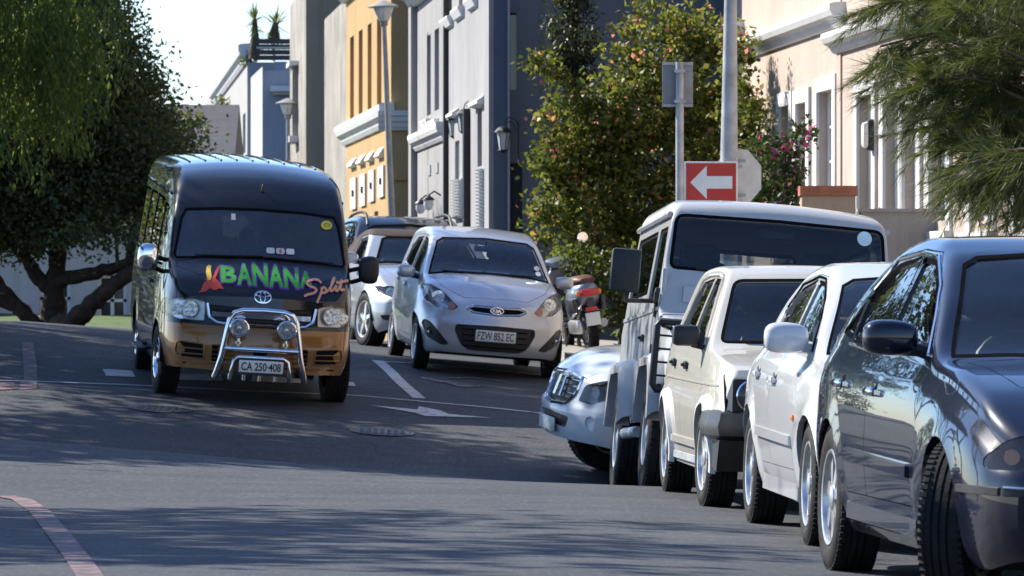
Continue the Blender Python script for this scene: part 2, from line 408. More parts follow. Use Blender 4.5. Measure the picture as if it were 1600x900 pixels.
for j in range(_ny):
    for i in range(_nx):
        x = -30 + (30-6.0)*i/(_nx-1); dd = 94 + (112.9-94)*j/(_ny-1); _lv.append((x, dd, gz(x, dd)+.02+.42*(j/(_ny-1))**.8 + .03*math.sin(x*1.7+dd)))
tag(mesh_obj('lawn', _lv, [(j*_nx+i, j*_nx+i+1, (j+1)*_nx+i+1, (j+1)*_nx+i) for j in range(_ny-1) for i in range(_nx-1)], LAWN, None, 60), 'sunlit lawn rising to the house beyond the trees', 'lawn', kind='structure')
# ------------------------------------------------------------------ vehicles: a lofted shell, cut into panels, panes and lamps
def in_poly(x, y, P):
    c = False; j = len(P) - 1
    for i in range(len(P)):
        xi, yi = P[i]; xj, yj = P[j]
        if (yi > y) != (yj > y) and x < (xj-xi)*(y-yi)/(yj-yi) + xi: c = not c
        j = i
    return c
def poly_area(P): return .5*sum(P[i][0]*P[(i+1) % len(P)][1] - P[(i+1) % len(P)][0]*P[i][1] for i in range(len(P)))
def shrink(P, g):
    """inset a polygon by g (mitred)"""
    if poly_area(P) < 0: P = P[::-1]
    out = []; n = len(P)
    for i in range(n):
        a, b, c = Vector(P[i-1]), Vector(P[i]), Vector(P[(i+1) % n])
        d1 = (b-a).normalized(); d2 = (c-b).normalized(); n1 = Vector((-d1.y, d1.x)); n2 = Vector((-d2.y, d2.x))
        m = n1 + n2; k = max(.35, m.dot(n1)); out.append(tuple(b + m * (g / k)))
    return out
def roundp(P, r, seg=4):
    """round the corners of a polygon"""
    out = []; n = len(P); rs = r if isinstance(r, (list, tuple)) else [r]*n
    for i in range(n):
        a, b, c = Vector(P[i-1]), Vector(P[i]), Vector(P[(i+1) % n]); q = rs[i]
        q = min(q, (a-b).length*.48, (c-b).length*.48)
        if q < 1e-4: out.append(tuple(b)); continue
        p0 = b + (a-b).normalized()*q; p1 = b + (c-b).normalized()*q
        for k in range(seg+1):
            t = k/seg; out.append(tuple(p0*(1-t)**2 + b*2*t*(1-t) + p1*t*t))
    return out
def circ(cx, cy, r, n=24, ry=None): return [(cx + r*math.cos(2*math.pi*k/n), cy + (ry or r)*math.sin(2*math.pi*k/n)) for k in range(n)]
def mirr(P): return P + [(-a, b) for a, b in P[::-1] if abs(a) > 1e-6]
def flip(P): return [(-a, b) for a, b in P]

class Car:
    def __init__(c, name, label, cat, **S):
        c.S = S; c.root = empty(name); tag(c.root, label, cat)
        c.fo, c.wb, c.L = S['fo'], S['wb'], S['L']; c.xo = c.fo + c.wb/2
        c.paint = S['paint']; c.hw = max(w for _, w in S['w'])
        c._shell()
    def X(c, s): return c.xo - s
    def _shell(c):
        S = c.S; L = c.L
        top, bot, wf = pchip(S['top']), pchip(S['bot']), pchip(S['w'])
        belt, tum, rr = lerpf(S['belt']), lerpf(S.get('tumble', [(0, .3)])), lerpf(S['rr'])
        side = pchip(S.get('side', [(0,.93),(.12,.965),(.5,1.0),(.8,.985),(1,.955)]))
        crown = lerpf(S.get('crown', [(0,.02),(L,.02)]))
        fp = pchip(S['fprof']); rp = pchip(S['rprof'])
        ss = sorted(set([round(x, 4) for x in np.concatenate([np.linspace(0, .3, 9), np.arange(.34, L-.3, .045), np.linspace(L-.3, L, 9)])] + [round(p[0], 4) for p in S['top'] if 0 < p[0] < L]))
        ss = [s for i, s in enumerate(ss) if i == 0 or s - ss[i-1] > .006 or s == L]
        NS, NG, NC, NT_ = 15, 9, 6, 7
        rows = []
        for s in ss:
            zt, zb, w, r = float(top(s)), float(bot(s)), float(wf(s)), float(rr(s))
            zbe = min(float(belt(s)), zt - r - .004); tu = float(tum(s)); cr = float(crown(s))
            wb = w*float(side(0)); pts = [(wb*q, zb) for q in (0, .35, .7, .93)]
            for k in range(NS):
                t = k/(NS-1); pts.append((w*float(side(t)), zb + (zbe-zb)*t))
            yb = pts[-1][1-1]; H = max(0, zt - r - zbe)
            for k in range(1, NG+1):
                t = k/NG; pts.append((yb - tu*H*(t**1.12), zbe + H*t))
            ye = pts[-1][0]; cy = ye - r
            for k in range(1, NC+1):
                a = math.pi/2*k/NC; pts.append((cy + r*math.cos(a), zt - r + r*math.sin(a)))
            for k in range(1, NT_+1):
                y = cy*(1 - k/NT_); pts.append((y, zt + cr*(1 - (y/cy)**2)))
            rows.append(pts)
        A = np.array(rows)                                   # (ns, m, 2)
        ns, m, _ = A.shape
        V = []; 
        s_arr = np.array(ss)
        for i in range(ns):
            for j in range(m): V.append((s_arr[i], A[i, j, 0], A[i, j, 1]))
        F = [(i*m+j, i*m+j+1, (i+1)*m+j+1, (i+1)*m+j) for i in range(ns-1) for j in range(m-1)]
        for end in (0, ns-1):                                # caps
            prev = [end*m + j for j in range(m)]
            for q in (.96, .9, .82, .72, .6, .48, .36, .24, .12, 0.0):
                cur = []
                for j in range(m): V.append((s_arr[end], A[end, j, 0]*q, A[end, j, 1])); cur.append(len(V)-1)
                F += [(prev[j], prev[j+1], cur[j+1], cur[j]) for j in range(m-1)]; prev = cur
        V = np.array(V); s, y, z = V[:, 0], V[:, 1], V[:, 2]
        yn = y / c.hw
        wf1 = np.clip(1 - s/S.get('flen', .55), 0, 1)**1.5; wf2 = np.clip(1 - s/S.get('blen', 1.0), 0, 1)**1.5
        wr1 = np.clip(1 - (L-s)/.5, 0, 1)**1.5; wr2 = np.clip(1 - (L-s)/.8, 0, 1)**1.5
        dx = fp(z)*wf1 - S.get('bowf', .14)*yn**2*wf2 - rp(z)*wr1 + S.get('bowr', .1)*yn**2*wr2
        if 'ws' in S:
            a, b = S['ws']; dx = dx - S.get('kws', .14)*yn**2 * sstep(a-.35, a, s)*(1 - sstep(b, b+.5, s))
        # arch flares
        fl = S.get('flare', 0)
        if fl:
            for sa in (c.fo, c.fo + c.wb):
                d = np.hypot(s - sa, z - S['r']*.97); y = y + np.where(y > c.hw*.6, fl*np.exp(-((d - S['arch'])/S.get('flare_w', .055))**2), 0)
        if 'sculpt' in S: y, z = S['sculpt'](s, y, z)
        x = c.xo - s + dx
        verts = np.stack([x, y, z], 1); n0 = len(verts)
        vm = verts.copy(); vm[:, 1] *= -1
        allv = np.concatenate([verts, vm]); allf = F + [tuple(k + n0 for k in f[::-1]) for f in F]
        bm = bmesh.new(); bv = [bm.verts.new(p) for p in allv]
        for f in allf:
            try: bm.faces.new([bv[k] for k in f])
            except ValueError: pass
        bmesh.ops.remove_doubles(bm, verts=bm.verts, dist=2e-4)
        bmesh.ops.dissolve_degenerate(bm, dist=1e-4, edges=bm.edges)
        bmesh.ops.recalc_face_normals(bm, faces=bm.faces)
        bm.normal_update(); c.bm = bm; c.bvh = BVHTree.FromBMesh(bm)
    # --- rays on to the uncut shell
    def side_pt(c, s, z, sgn=-1):
        h = c.bvh.ray_cast(Vector((c.X(s), sgn*3, z)), Vector((0, -sgn, 0))); return (h[0], h[1]) if h[0] else (Vector((c.X(s), sgn*c.hw, z)), Vector((0, sgn, 0)))
    def front_pt(c, y, z):
        h = c.bvh.ray_cast(Vector((c.X(-2), y, z)), Vector((-1, 0, 0))); return (h[0], h[1]) if h[0] else (Vector((c.X(0), y, z)), Vector((1, 0, 0)))
    def top_pt(c, s, y):
        h = c.bvh.ray_cast(Vector((c.X(s), y, 4)), Vector((0, 0, -1))); return (h[0], h[1]) if h[0] else (Vector((c.X(s), y, 1)), Vector((0, 0, 1)))
    # --- cutting
    def _faces(c, P, proj, filt):
        bm = c.bm; a0 = min(p[0] for p in P) - .11; a1 = max(p[0] for p in P) + .11; b0 = min(p[1] for p in P) - .11; b1 = max(p[1] for p in P) + .11
        ia, ib = {'side': (0, 2), 'front': (1, 2), 'top': (0, 1)}[proj]
        sel = []
        for f in bm.faces:
            m = f.calc_center_median()
            if a0 < m[ia] < a1 and b0 < m[ib] < b1 and filt(m, f.normal): sel.append(f)
        return sel, ia, ib
    def cut(c, P, proj, filt):
        """split the shell along polygon P and return the faces inside it"""
        bm = c.bm; sel, ia, ib = c._faces(P, proj, filt); n = len(P); EPS = 2e-5
        cen = [f.calc_center_median() for f in sel]; cen = [(m[ia], m[ib]) for m in cen]
        for i in range(n):
            a, b = P[i], P[(i+1) % n]; da, db = b[0]-a[0], b[1]-a[1]; ln = math.hypot(da, db)
            if ln < 1e-5: continue
            lo_a, hi_a = min(a[0], b[0])-.012, max(a[0], b[0])+.012; lo_b, hi_b = min(a[1], b[1])-.012, max(a[1], b[1])+.012
            na, nb = -db/ln, da/ln; k0 = na*a[0] + nb*a[1]; new = []
            for f, (ca, cb) in zip(sel, cen):
                if ca < lo_a-.1 or ca > hi_a+.1 or cb < lo_b-.1 or cb > hi_b+.1: continue
                vs = f.verts; co = [v.co for v in vs]
                dd = [na*q[ia] + nb*q[ib] - k0 for q in co]
                if max(dd) < EPS or min(dd) > -EPS: continue
                A = [q[ia] for q in co]
                if max(A) < lo_a or min(A) > hi_a: continue
                B = [q[ib] for q in co]
                if max(B) < lo_b or min(B) > hi_b: continue
                on = [v for v, d in zip(vs, dd) if abs(d) <= EPS]
                dv = {v: d for v, d in zip(vs, dd)}
                for e in list(f.edges):
                    v0, v1 = e.verts; d0, d1 = dv[v0], dv[v1]
                    if (d0 > EPS and d1 < -EPS) or (d0 < -EPS and d1 > EPS):
                        r = bmesh.utils.edge_split(e, v0, d0/(d0-d1)); on.append(r[1])
                if len(on) == 2:
                    try: g = bmesh.utils.face_split(f, on[0], on[1])
                    except ValueError: g = None
                    if g and g[0] is not None: g[0].normal_update(); f.normal_update(); new.append(g[0])
            sel += new; cen += [(m[ia], m[ib]) for m in (f.calc_center_median() for f in new)]
        ins = []
        for f in sel:
            m = f.calc_center_median()
            if in_poly(m[ia], m[ib], P) and filt(m, f.normal): ins.append(f)
        return ins
    def take(c, faces, wall=0.0, keep=False):
        """lift faces off the shell; returns (verts, normals, faces); a wall turns the cut edge inwards"""
        bm = c.bm; fs = set(faces); idx = {}; V = []; N = []; F = []
        for v in {v for f in faces for v in f.verts}: v.normal_update()
        for f in faces:
            q = []
            for v in f.verts:
                if v not in idx: idx[v] = len(V); V.append(v.co.copy()); N.append(v.normal.copy())
                q.append(idx[v])
            F.append(q)
        rim = []
        if wall and not keep:
            for f in faces:
                for e in f.edges:
                    o = [g for g in e.link_faces if g not in fs]
                    if o and len(e.link_faces) == 2: rim.append(e)
        nrm = {v: v.normal.copy() for e in rim for v in e.verts}
        if not keep: bmesh.ops.delete(bm, geom=list(faces), context='FACES')
        if rim:
            rim = [e for e in set(rim) if e.is_valid]
            src = list({v for e in rim for v in e.verts}); 
            r = bmesh.ops.extrude_edge_only(bm, edges=rim)
            nv = [g for g in r['geom'] if isinstance(g, bmesh.types.BMVert)]
            lut = {tuple(round(q, 5) for q in v.co): nrm[v] for v in src if v in nrm}
            for v in nv:
                nn = lut.get(tuple(round(q, 5) for q in v.co))
                if nn is not None: v.co -= nn*wall
        return V, N, F
    def part(c, name, faces, mat, parent=None, wall=.012, inset=0.0, flange=0.0, sm=40, keep=False):
        if not faces: print('EMPTY CUT', c.root.name, name); return None
        V, N, F = c.take(faces, wall, keep)
        return c.mk(name, V, N, F, mat, parent, inset, flange, sm)
    def mk(c, name, V, N, F, mat, parent=None, inset=0, flange=0, sm=40):
        bm = bmesh.new(); vs = [bm.verts.new(v - n*inset) for v, n in zip(V, N)]
        for f in F:
            try: bm.faces.new([vs[i] for i in f])
            except ValueError: pass
        if flange:
            bm.verts.index_update(); be = [e for e in bm.edges if len(e.link_faces) == 1]
            r = bmesh.ops.extrude_edge_only(bm, edges=be); NN = {tuple(round(q, 5) for q in (v - n*inset)): n for v, n in zip(V, N)}
            for g in r['geom']:
                if isinstance(g, bmesh.types.BMVert):
                    nn = NN.get(tuple(round(q, 5) for q in g.co))
                    if nn is not None: g.co -= nn*flange
        me = bpy.data.meshes.new(name); bm.to_mesh(me); bm.free(); me.materials.append(mat); smooth(me, sm)
        return link(bpy.data.objects.new(name, me), parent or c.root)
    # filters
    def fside(c, sgn=None, ymin=.3, nmin=.3):
        if sgn is None: return lambda m, n: abs(m.y) > ymin and abs(n.y) > nmin
        return lambda m, n: m.y*sgn > ymin and n.y*sgn > nmin
    def ffront(c, smax=9, nmin=.12, smin=-1): return lambda m, n: n.x > nmin and smin <= c.xo - m.x <= smax
    def fback(c, smin, nmin=.15): return lambda m, n: n.x < -nmin and c.xo - m.x > smin
    def ftop(c, a, b, nmin=.3): return lambda m, n: n.z > nmin and a <= c.xo - m.x <= b
    def sp(c, P): return [(c.X(s), z) for s, z in P]
    def bumper(c, P, mat=None, name='bumper', rear=False, gap=.004):
        """everything in front of (or behind) a line in the side view, as its own skin"""
        XP = c.sp(P); ok = (lambda m, n: c.xo - m.x > c.L*.6) if rear else (lambda m, n: c.xo - m.x < c.L*.4)
        fs = c.cut(XP, 'side', ok); return c.part(name, fs, mat or c.paint, wall=.012, inset=gap*.6, flange=.012)
    def decal(c, name, V, F, mat, parent, proud=.004):
        """flat print laid on the nose; V holds (y, z) pairs"""
        P = []
        for y, z in V:
            p, n = c.front_pt(y, z); P.append(p + n*proud)
        return mesh_obj(name, P, F, mat, parent)
    def ribbon(c, name, path, w, mat, parent, proud=.005):
        V = []; F = []; n = len(path); ws = w if isinstance(w, list) else [w]*n
        for i, (y, z) in enumerate(path):
            a = Vector(path[max(0, i-1)]); b = Vector(path[min(n-1, i+1)]); t = (b-a).normalized(); q = Vector((-t.y, t.x))*ws[i]*.5
            V += [(y+q.x, z+q.y), (y-q.x, z-q.y)]
        F = [(2*i, 2*i+1, 2*i+3, 2*i+2) for i in range(n-1)]
        return c.decal(name, V, F, mat, parent, proud)
    def front_tube(c, name, pts, r, mat, parent=None, proud=.0, closed=False, n=6):
        P = [c.front_pt(y, z) for y, z in pts]; mb = MB(); mb.tube([p + q*proud for p, q in P], r, n, closed=closed); return mb.build(name, mat, parent or c.root, 50)
    # --- standard pieces
    def arches(c, ra=None, lip=.03):
        S = c.S; ra = ra or S['arch']; zc = S.get('arch_z', S['r']*.97)
        for sa in (c.fo, c.fo + c.wb):
            P = [(c.X(sa) + ra*math.cos(t), zc + ra*math.sin(t)) for t in np.linspace(0, math.pi, 19)] + [(c.X(sa) - ra, -.2), (c.X(sa) + ra, -.2)]
            fs = c.cut(P, 'side', lambda m, n: abs(m.y) > c.hw - .34)
            c.take(fs, lip)
        for sa in (c.fo, c.fo + c.wb):
            for sg in (-1, 1):
                mb = MB(); r2 = ra + .012; n = 14
                y0, y1 = sg*(c.hw - .36), sg*(c.hw - .035)
                V = []; F = []
                for k in range(n+1):
                    t = math.pi*k/n; V += [(c.X(sa)+r2*math.cos(t), y0, zc + r2*math.sin(t)), (c.X(sa)+r2*math.cos(t), y1, zc + r2*math.sin(t))]
                for k in range(n): F.append((2*k, 2*k+1, 2*k+3, 2*k+2))
                F.append(tuple(range(0, 2*n+2, 2))); mb.add(V, F)
                mb.build('wheel_arch_liner', DARK, c.root, 60)
    def underside(c):
        fs = [f for f in c.bm.faces if f.normal.z < -.75 and f.calc_center_median().z < c.S['bot'][1][1] + .12]
        c.part('underbody', fs, DARK, wall=0)
    def side_windows(c, polys, mat=None, seal=.022, wall=.03):
        """glass panes, each with a black surround; returns list of (poly, seals, panes) by side"""
        out = []
        for P in polys:
            XP = c.sp(P); d = {}
            for sg in (-1, 1):
                fs = c.cut(XP, 'side', c.fside(sg, .2, .25)); keepset = fs
                Q = shrink(XP, seal); inner = c.cut(Q, 'side', c.fside(sg, .2, .25))
                g = c.take(inner, wall)
                ring = [f for f in c.cut(XP, 'side', c.fside(sg, .2, .25)) if f.is_valid]
                r = c.take(ring, .004)
                d[sg] = (g, r)
            out.append((P, d))
        c.wins = out; c.winmat = mat or GLASS; return out
    def doors(c, polys, owners, gap=.004, seal_mat=None, handles=None, hmat=None, hkind='bar'):
        """door skins with joints; owners[i] lists which windows sit in door i"""
        done = set(); seal_mat = seal_mat or SEAL
        for i, P in enumerate(polys):
            XP = c.sp(P)
            for sg in (-1, 1):
                c.take(c.cut(XP, 'side', c.fside(sg, .2, .12)), 0, keep=True)
                Q = shrink(XP, gap); fs = c.cut(Q, 'side', c.fside(sg, .2, .12))
                dr = c.part('door', fs, c.paint, wall=0, flange=.02)
                ring = [f for f in c.cut(XP, 'side', c.fside(sg, .2, .12))]
                c.take(ring, .02)
                if dr is None: continue
                for w in owners[i]:
                    g, r = c.wins[w][1][sg]; done.add((w, sg))
                    c.mk('window', *g, c.winmat, dr, .008); c.mk('window_seal', *r, seal_mat, dr, .002)
                if handles: c.handle(dr, handles[i], sg, hmat or c.paint, hkind)
        for w, (P, d) in enumerate(c.wins):
            for sg in (-1, 1):
                if (w, sg) not in done:
                    g, r = d[sg]; o = c.mk('quarter_window', *g, c.winmat, c.root, .008); c.mk('window_seal', *r, seal_mat, o, .002)
    def handle(c, dr, sz_, sg, mat, kind='bar'):
        p, n = c.side_pt(sz_[0], sz_[1], sg); mb = MB()
        if kind == 'bar': mb.rbox(p + n*.026, (.17, .022, .03), .009, None); mb.box(p + n*.01 + Vector((.07, 0, 0)), (.02, .03, .02)); mb.box(p + n*.01 - Vector((.07, 0, 0)), (.02, .03, .02))
        elif kind == 'pull':
            mb.rbox(p + n*.022, (.19, .024, .036), .011, None); mb.box(p + n*.008 + Vector((.08, 0, 0)), (.02, .026, .02)); mb.box(p + n*.008 - Vector((.08, 0, 0)), (.02, .026, .02))
        else: mb.rbox(p + n*.012, (.14, .02, .05), .009, None); mb.rbox(p + n*.028 + Vector((.03, 0, .0)), (.05, .03, .022), .008, None)
        h = mb.build('handle', mat, dr, 40)
        if kind == 'pull':
            V, N, F = [], [], []; k = MB(); k.lathe([(0, 0), (.045, 0.0)], 14, 'Y', c=p + n*.003, M=Matrix.Scale(1.0, 3)); k.build('handle_recess', BLACKP, dr)
        return h
    def windscreen(c, P, mat=None, seal=.03, smax=None, nmin=.1, name='windscreen', smin=0.2, wall=.03, sealmat=None):
        ff = c.ffront(smax or c.L*.6, nmin, smin)
        fs = c.cut(P, 'front', ff); Q = shrink(P, seal); inner = c.cut(Q, 'front', ff)
        g = c.take(inner, wall); ring = c.cut(P, 'front', ff); r = c.take(ring, .004)
        o = c.mk(name, *g, mat or GLASS, c.root, .006); c.mk('windscreen_seal', *r, sealmat or SEAL, o, .001); c.wsobj = o; return o
    def rear_window(c, P, smin, mat=None, seal=.03):
        fb = c.fback(smin); c.cut(P, 'front', fb); inner = c.cut(shrink(P, seal), 'front', fb); g = c.take(inner, .03)
        ring = c.cut(P, 'front', fb); r = c.take(ring, .004)
        o = c.mk('rear_window', *g, mat or GLASS, c.root, .006); c.mk('window_seal', *r, SEAL, o, .001); return o
    def bonnet(c, P, gap=.005, a=0, b=3, name='bonnet', mat=None):
        XP = c.sp(P); ft = c.ftop(a, b, .25); c.cut(XP, 'top', ft); fs = c.cut(shrink(XP, gap), 'top', ft)
        o = c.part(name, fs, mat or c.paint, wall=0, flange=.02); c.take(c.cut(XP, 'top', ft), .02); return o
    def front_panel(c, name, P, mat, pair=False, inset=0.0, wall=.03, smax=.9, nmin=.08, parent=None, flange=0, smin=-1):
        out = []
        for Q in ([P, flip(P)] if pair else [P]):
            fs = c.cut(Q, 'front', c.ffront(smax, nmin, smin)); out.append(c.part(name, fs, mat, parent, wall, inset, flange))
        return out
    def headlights(c, P, bulbs, house=None, smax=.9, lens=None, deep=.07, nmin=.02):
        """clear lens over a dark housing with reflector bowls; bulbs: (y, z, r[, material])"""
        outs = []
        for sg in (1, -1):
            Q = [(a*sg, b) for a, b in P]
            fs = c.cut(Q, 'front', c.ffront(smax, nmin)); 
            if not fs: print('EMPTY LAMP', c.root.name); continue
            V, N, F = c.take(fs, .02)
            o = c.mk('headlight', V, N, F, lens or LENS, c.root, .003)
            V2 = [v - Vector((deep*.6, 0, 0)) - n*deep*.6 for v, n in zip(V, N)]
            hb = MB(); hb.add(V2, F); hb.build('housing', house or ALLOY, o, 30)
            for bl in bulbs:
                p, n = c.front_pt(bl[0]*sg, bl[1]); r = bl[2]; ax = Vector((1, n.y*.35, n.z*.2)).normalized()
                Mx = ax.to_track_quat('Z', 'Y').to_matrix(); cc = p - Vector((.018, 0, 0)) - n*.012
                mb = MB(); mb.lathe([(r, 0), (r*1.03, -.004), (r*.97, -.012), (r*.7, -.034), (r*.3, -.045), (0, -.047)], 20, 'Z', cc, Mx); mb.build('reflector', bl[3] if len(bl) > 3 else REFL, o, 40)
                mb = MB(); mb.lathe([(0, -.012), (r*.2, -.014), (r*.26, -.03), (r*.2, -.045)], 12, 'Z', cc, Mx); mb.build('bulb', plain('bulb glass', (.7,.72,.75), .1, spec=.8), o, 40)
            outs.append(o)
        return outs
    def wheels(c, r=None, w=.2, rim=.68, style='five', cap=None, tr=None, steer=0, rimmat=None, offs=.012):
        S = c.S; r = r or S['r']; hw = c.hw
        y_out = hw - offs
        c.wheel_tpl = None
        for (sa, st) in ((c.fo, steer), (c.fo + c.wb, 0)):
            for sg in (-1, 1):
                e = empty('wheel', (c.X(sa), sg*(y_out - w/2), r), 0, c.root); e.rotation_euler = (0, 0, R(st))
                wheel_parts(e, r, w, rim, style, sg, rimmat or ALLOY, cap)
    def mirrors(c, s, z, size=(.11, .2, .15), mat=None, arm=None, rise=.0, tri=None, dy=.05):
        for sg in (-1, 1):
            p, n = c.side_pt(s, z, sg); mb = MB()
            sxx, syy, szz = size; cen = Vector((c.X(s) - .0, p.y + sg*(dy + syy/2), z + rise + szz*.35))
            o = mirror_shell(cen, sxx, syy, szz, sg, mat or c.paint, c.root)
            am = MB(); am.tube([p - n*.03 + Vector((0, 0, -.0)), Vector((cen.x, p.y + sg*dy*.8, cen.z - szz*.32)), cen + Vector((0, -sg*syy*.15, -szz*.3))], [.03, .028, .026], 8)
            am.build('arm', arm or BLACKP, o, 40)
            gm = MB(); gm.prism(roundp([(-syy*.42, -szz*.38), (syy*.42, -szz*.38), (syy*.42, szz*.38), (-syy*.42, szz*.38)], .03), lambda a, b, q: (cen.x - sxx*.52 - .003*q, cen.y + a, cen.z + b)); gm.build('mirror_glass', MIRRORM, o)
    def plate(c, text, y, z, w=.44, h=.115, proud=.012, ty=None, mat=None, sub=None, size=None, tilt=None, ink=None):
        p, n = c.front_pt(y, z); mb = MB(); x = p.x + proud
        mb.rbox((x, y, z), (.012, w, h), .005); o = mb.build('number_plate', mat or PLATE, c.root, 40)
        fr = MB(); 
        for (a, b, ww, hh) in ((0, h/2+.006, w+.03, .012), (0, -h/2-.006, w+.03, .012), (w/2+.008, 0, .014, h+.02), (-w/2-.008, 0, .014, h+.02)): fr.box((x - .001, y + a, z + b), (.014, ww, hh))
        fr.build('plate_frame', BLACKP, o)
        text_mesh('plate_text', text, size or h*.92, ink or INK, o, (x + .0085, y, z), fit=w*.9, bold=.012, hfit=h*.72)
        return o
    def finish(c, ang=30):
        me = bpy.data.meshes.new('body'); c.bm.to_mesh(me); c.bm.free(); me.materials.append(c.paint); smooth(me, ang)
        c.body = link(bpy.data.objects.new('body', me), c.root); return c.body
    def strip(c, name, s0, s1, z0, z1, h, mat, parent=None, proud=.012, n=14, sides=(-1, 1)):
        """a moulding that follows the flank"""
        for sg in sides:
            V = []; F = []
            for k in range(n+1):
                t = k/n; s = s0 + (s1-s0)*t; z = z0 + (z1-z0)*t; p, nn = c.side_pt(s, z, sg); py = p.y
                for dz, dp in ((-h/2, -.004), (-h/2*.8, proud), (h/2*.8, proud), (h/2, -.004)): V.append((p.x, py + sg*dp, z + dz))
            for k in range(n):
                for j in range(3): F.append((4*k+j, 4*k+j+1, 4*k+j+5, 4*k+j+4))
            F += [(0, 1, 2, 3), (4*n+3, 4*n+2, 4*n+1, 4*n)]
            MB().add(V, F).build(name, mat, parent or c.root, 30)
    def lip(c, mat, w=.05, proud=.02, ra=None, rows=None):
        """arch mouldings"""
        S = c.S; ra = ra or S['arch']; zc = S.get('arch_z', S['r']*.97)
        for sa in (c.fo, c.fo + c.wb):
            for sg in (-1, 1):
                V = []; F = []; T = np.linspace(-.22, math.pi+.22, 25)
                for t in T:
                    for q, dp in ((-.006, -.03), (-.004, proud), (w*.7, proud*.9), (w, -.003)):
                        x = c.X(sa) + (ra+q)*math.cos(t); z = zc + (ra+q)*math.sin(t)
                        p, nn = c.side_pt(c.xo - (c.X(sa) + (ra+max(q, .0)+.01)*math.cos(t)), max(z, S['bot'][1][1]+.03), sg); V.append((x, p.y + sg*dp, z))
                for k in range(len(T)-1):
                    for j in range(3): F.append((4*k+j, 4*k+j+1, 4*k+j+5, 4*k+j+4))
                MB().add(V, F).build('arch_moulding', mat, c.root, 40)
    def cabin(c, s_dash, z_dash, seats, mat=None, wheel=None, floor=(.9, 3.2, .32), hw=None, head=True, bench=None):
        hw = hw or c.hw*.86; mat = mat or SEATM
        mb = MB(); mb.box((c.X((floor[0]+floor[1])/2), 0, floor[2]), (floor[1]-floor[0], hw*1.9, .04)); mb.build('floor_pan', DARK, c.root)
        V = []; P = [(s_dash+.42, z_dash-.34), (s_dash+.40, z_dash-.06), (s_dash+.30, z_dash), (s_dash-.22, z_dash-.03), (s_dash-.25, z_dash-.34)]
        MB().prism(P, lambda a, b, q: (c.X(a), (-hw, hw)[q]*.97, b)).build('dashboard', plain('dashboard', (.045,.046,.05), .7), c.root, 30)
        for (s, y, zs) in seats: seat_mesh(c, s, y, zs, mat, head)
        if bench: 
            s, zs, hwid = bench; mb = MB(); mb.rbox((c.X(s), 0, zs), (.5, hwid*2, .16), .05); mb.rbox((c.X(s+.3), 0, zs+.32), (.16, hwid*2, .58), .05, Matrix.Rotation(R(-14), 3, 'Y'))
            for yy in (-hwid*.55, hwid*.55): mb.rbox((c.X(s+.37), yy, zs+.70), (.09, .24, .17), .035)
            mb.build('rear_bench', mat, c.root, 40)
        if wheel:
            s, y, z, r, tilt = wheel; Mx = Matrix.Rotation(R(tilt), 3, 'Y'); pts = [Vector((c.X(s), y, z)) + Mx @ Vector((0, r*math.cos(a), r*math.sin(a))) for a in np.linspace(0, 2*math.pi, 25)[:-1]]
            mb = MB(); mb.tube(pts, .014, 6, closed=True)
            for a in (0, math.pi, -math.pi/2): mb.tube([Vector((c.X(s), y, z)), Vector((c.X(s), y, z)) + Mx @ Vector((0, r*math.cos(a), r*math.sin(a)))], .016, 6)
            mb.lathe([(0, .03), (.06, .02), (.07, 0)], 12, 'X', (c.X(s), y, z)); mb.tube([(c.X(s), y, z), (c.X(s-.35), y, z-.16)], .03, 6)
            mb.build('steering_wheel', plain('wheel rim leather', (.03,.03,.033), .45), c.root, 40)
    def inner_mirror(c, s, z, w=.24):
        mb = MB(); mb.rbox((c.X(s), 0, z), (.03, w, .065), .014); mb.tube([(c.X(s), 0, z+.02), (c.X(s-.05), 0, z+.09)], .01, 6); mb.build('inner_mirror', BLACKP, c.root, 40)
    def wiper(c, pts, r=.009):
        mb = MB(); P = []
        for (y, z) in pts:
            p, n = c.front_pt(y, z); P.append(p + n*.016)
        mb.tube(P, r, 5); mb.build('wiper', BLACKP, c.wsobj, 40)
    def place(c, X, d, a, at='fr', z_off=0.0, k=1.0):
        """stand the car on the ground: X,d is where the given wheel touches, a the heading in degrees to picture right"""
        f = Vector((math.sin(R(a)), -math.cos(R(a)))); l = Vector((math.cos(R(a)), math.sin(R(a))))
        off = {'fr': (c.wb/2, -1), 'rr': (-c.wb/2, -1), 'fl': (c.wb/2, 1), 'rl': (-c.wb/2, 1)}[at]; t = c.hw - .1
        o = Vector((X, d)) - f*off[0] - l*off[1]*t
        pt = {}
        for w_, (q, s) in {'fr': (c.wb/2, -1), 'rr': (-c.wb/2, -1), 'fl': (c.wb/2, 1), 'rl': (-c.wb/2, 1)}.items():
            p = o + f*q + l*s*t; pt[w_] = Vector((p.x, p.y, gz(p.x, p.y)))
        fw = ((pt['fr'] + pt['fl']) - (pt['rr'] + pt['rl'])).normalized(); lf = ((pt['fl'] + pt['rl']) - (pt['fr'] + pt['rr'])).normalized()
        up = fw.cross(lf).normalized(); lf = up.cross(fw).normalized()
        cen = (pt['fr'] + pt['fl'] + pt['rr'] + pt['rl'])/4
        Mx = Matrix((fw, lf, up)).transposed().to_4x4(); Mx.translation = cen + Vector((0, 0, z_off)); c.root.matrix_world = Mx @ Matrix.Scale(k, 4)
        c.cen = cen; return c

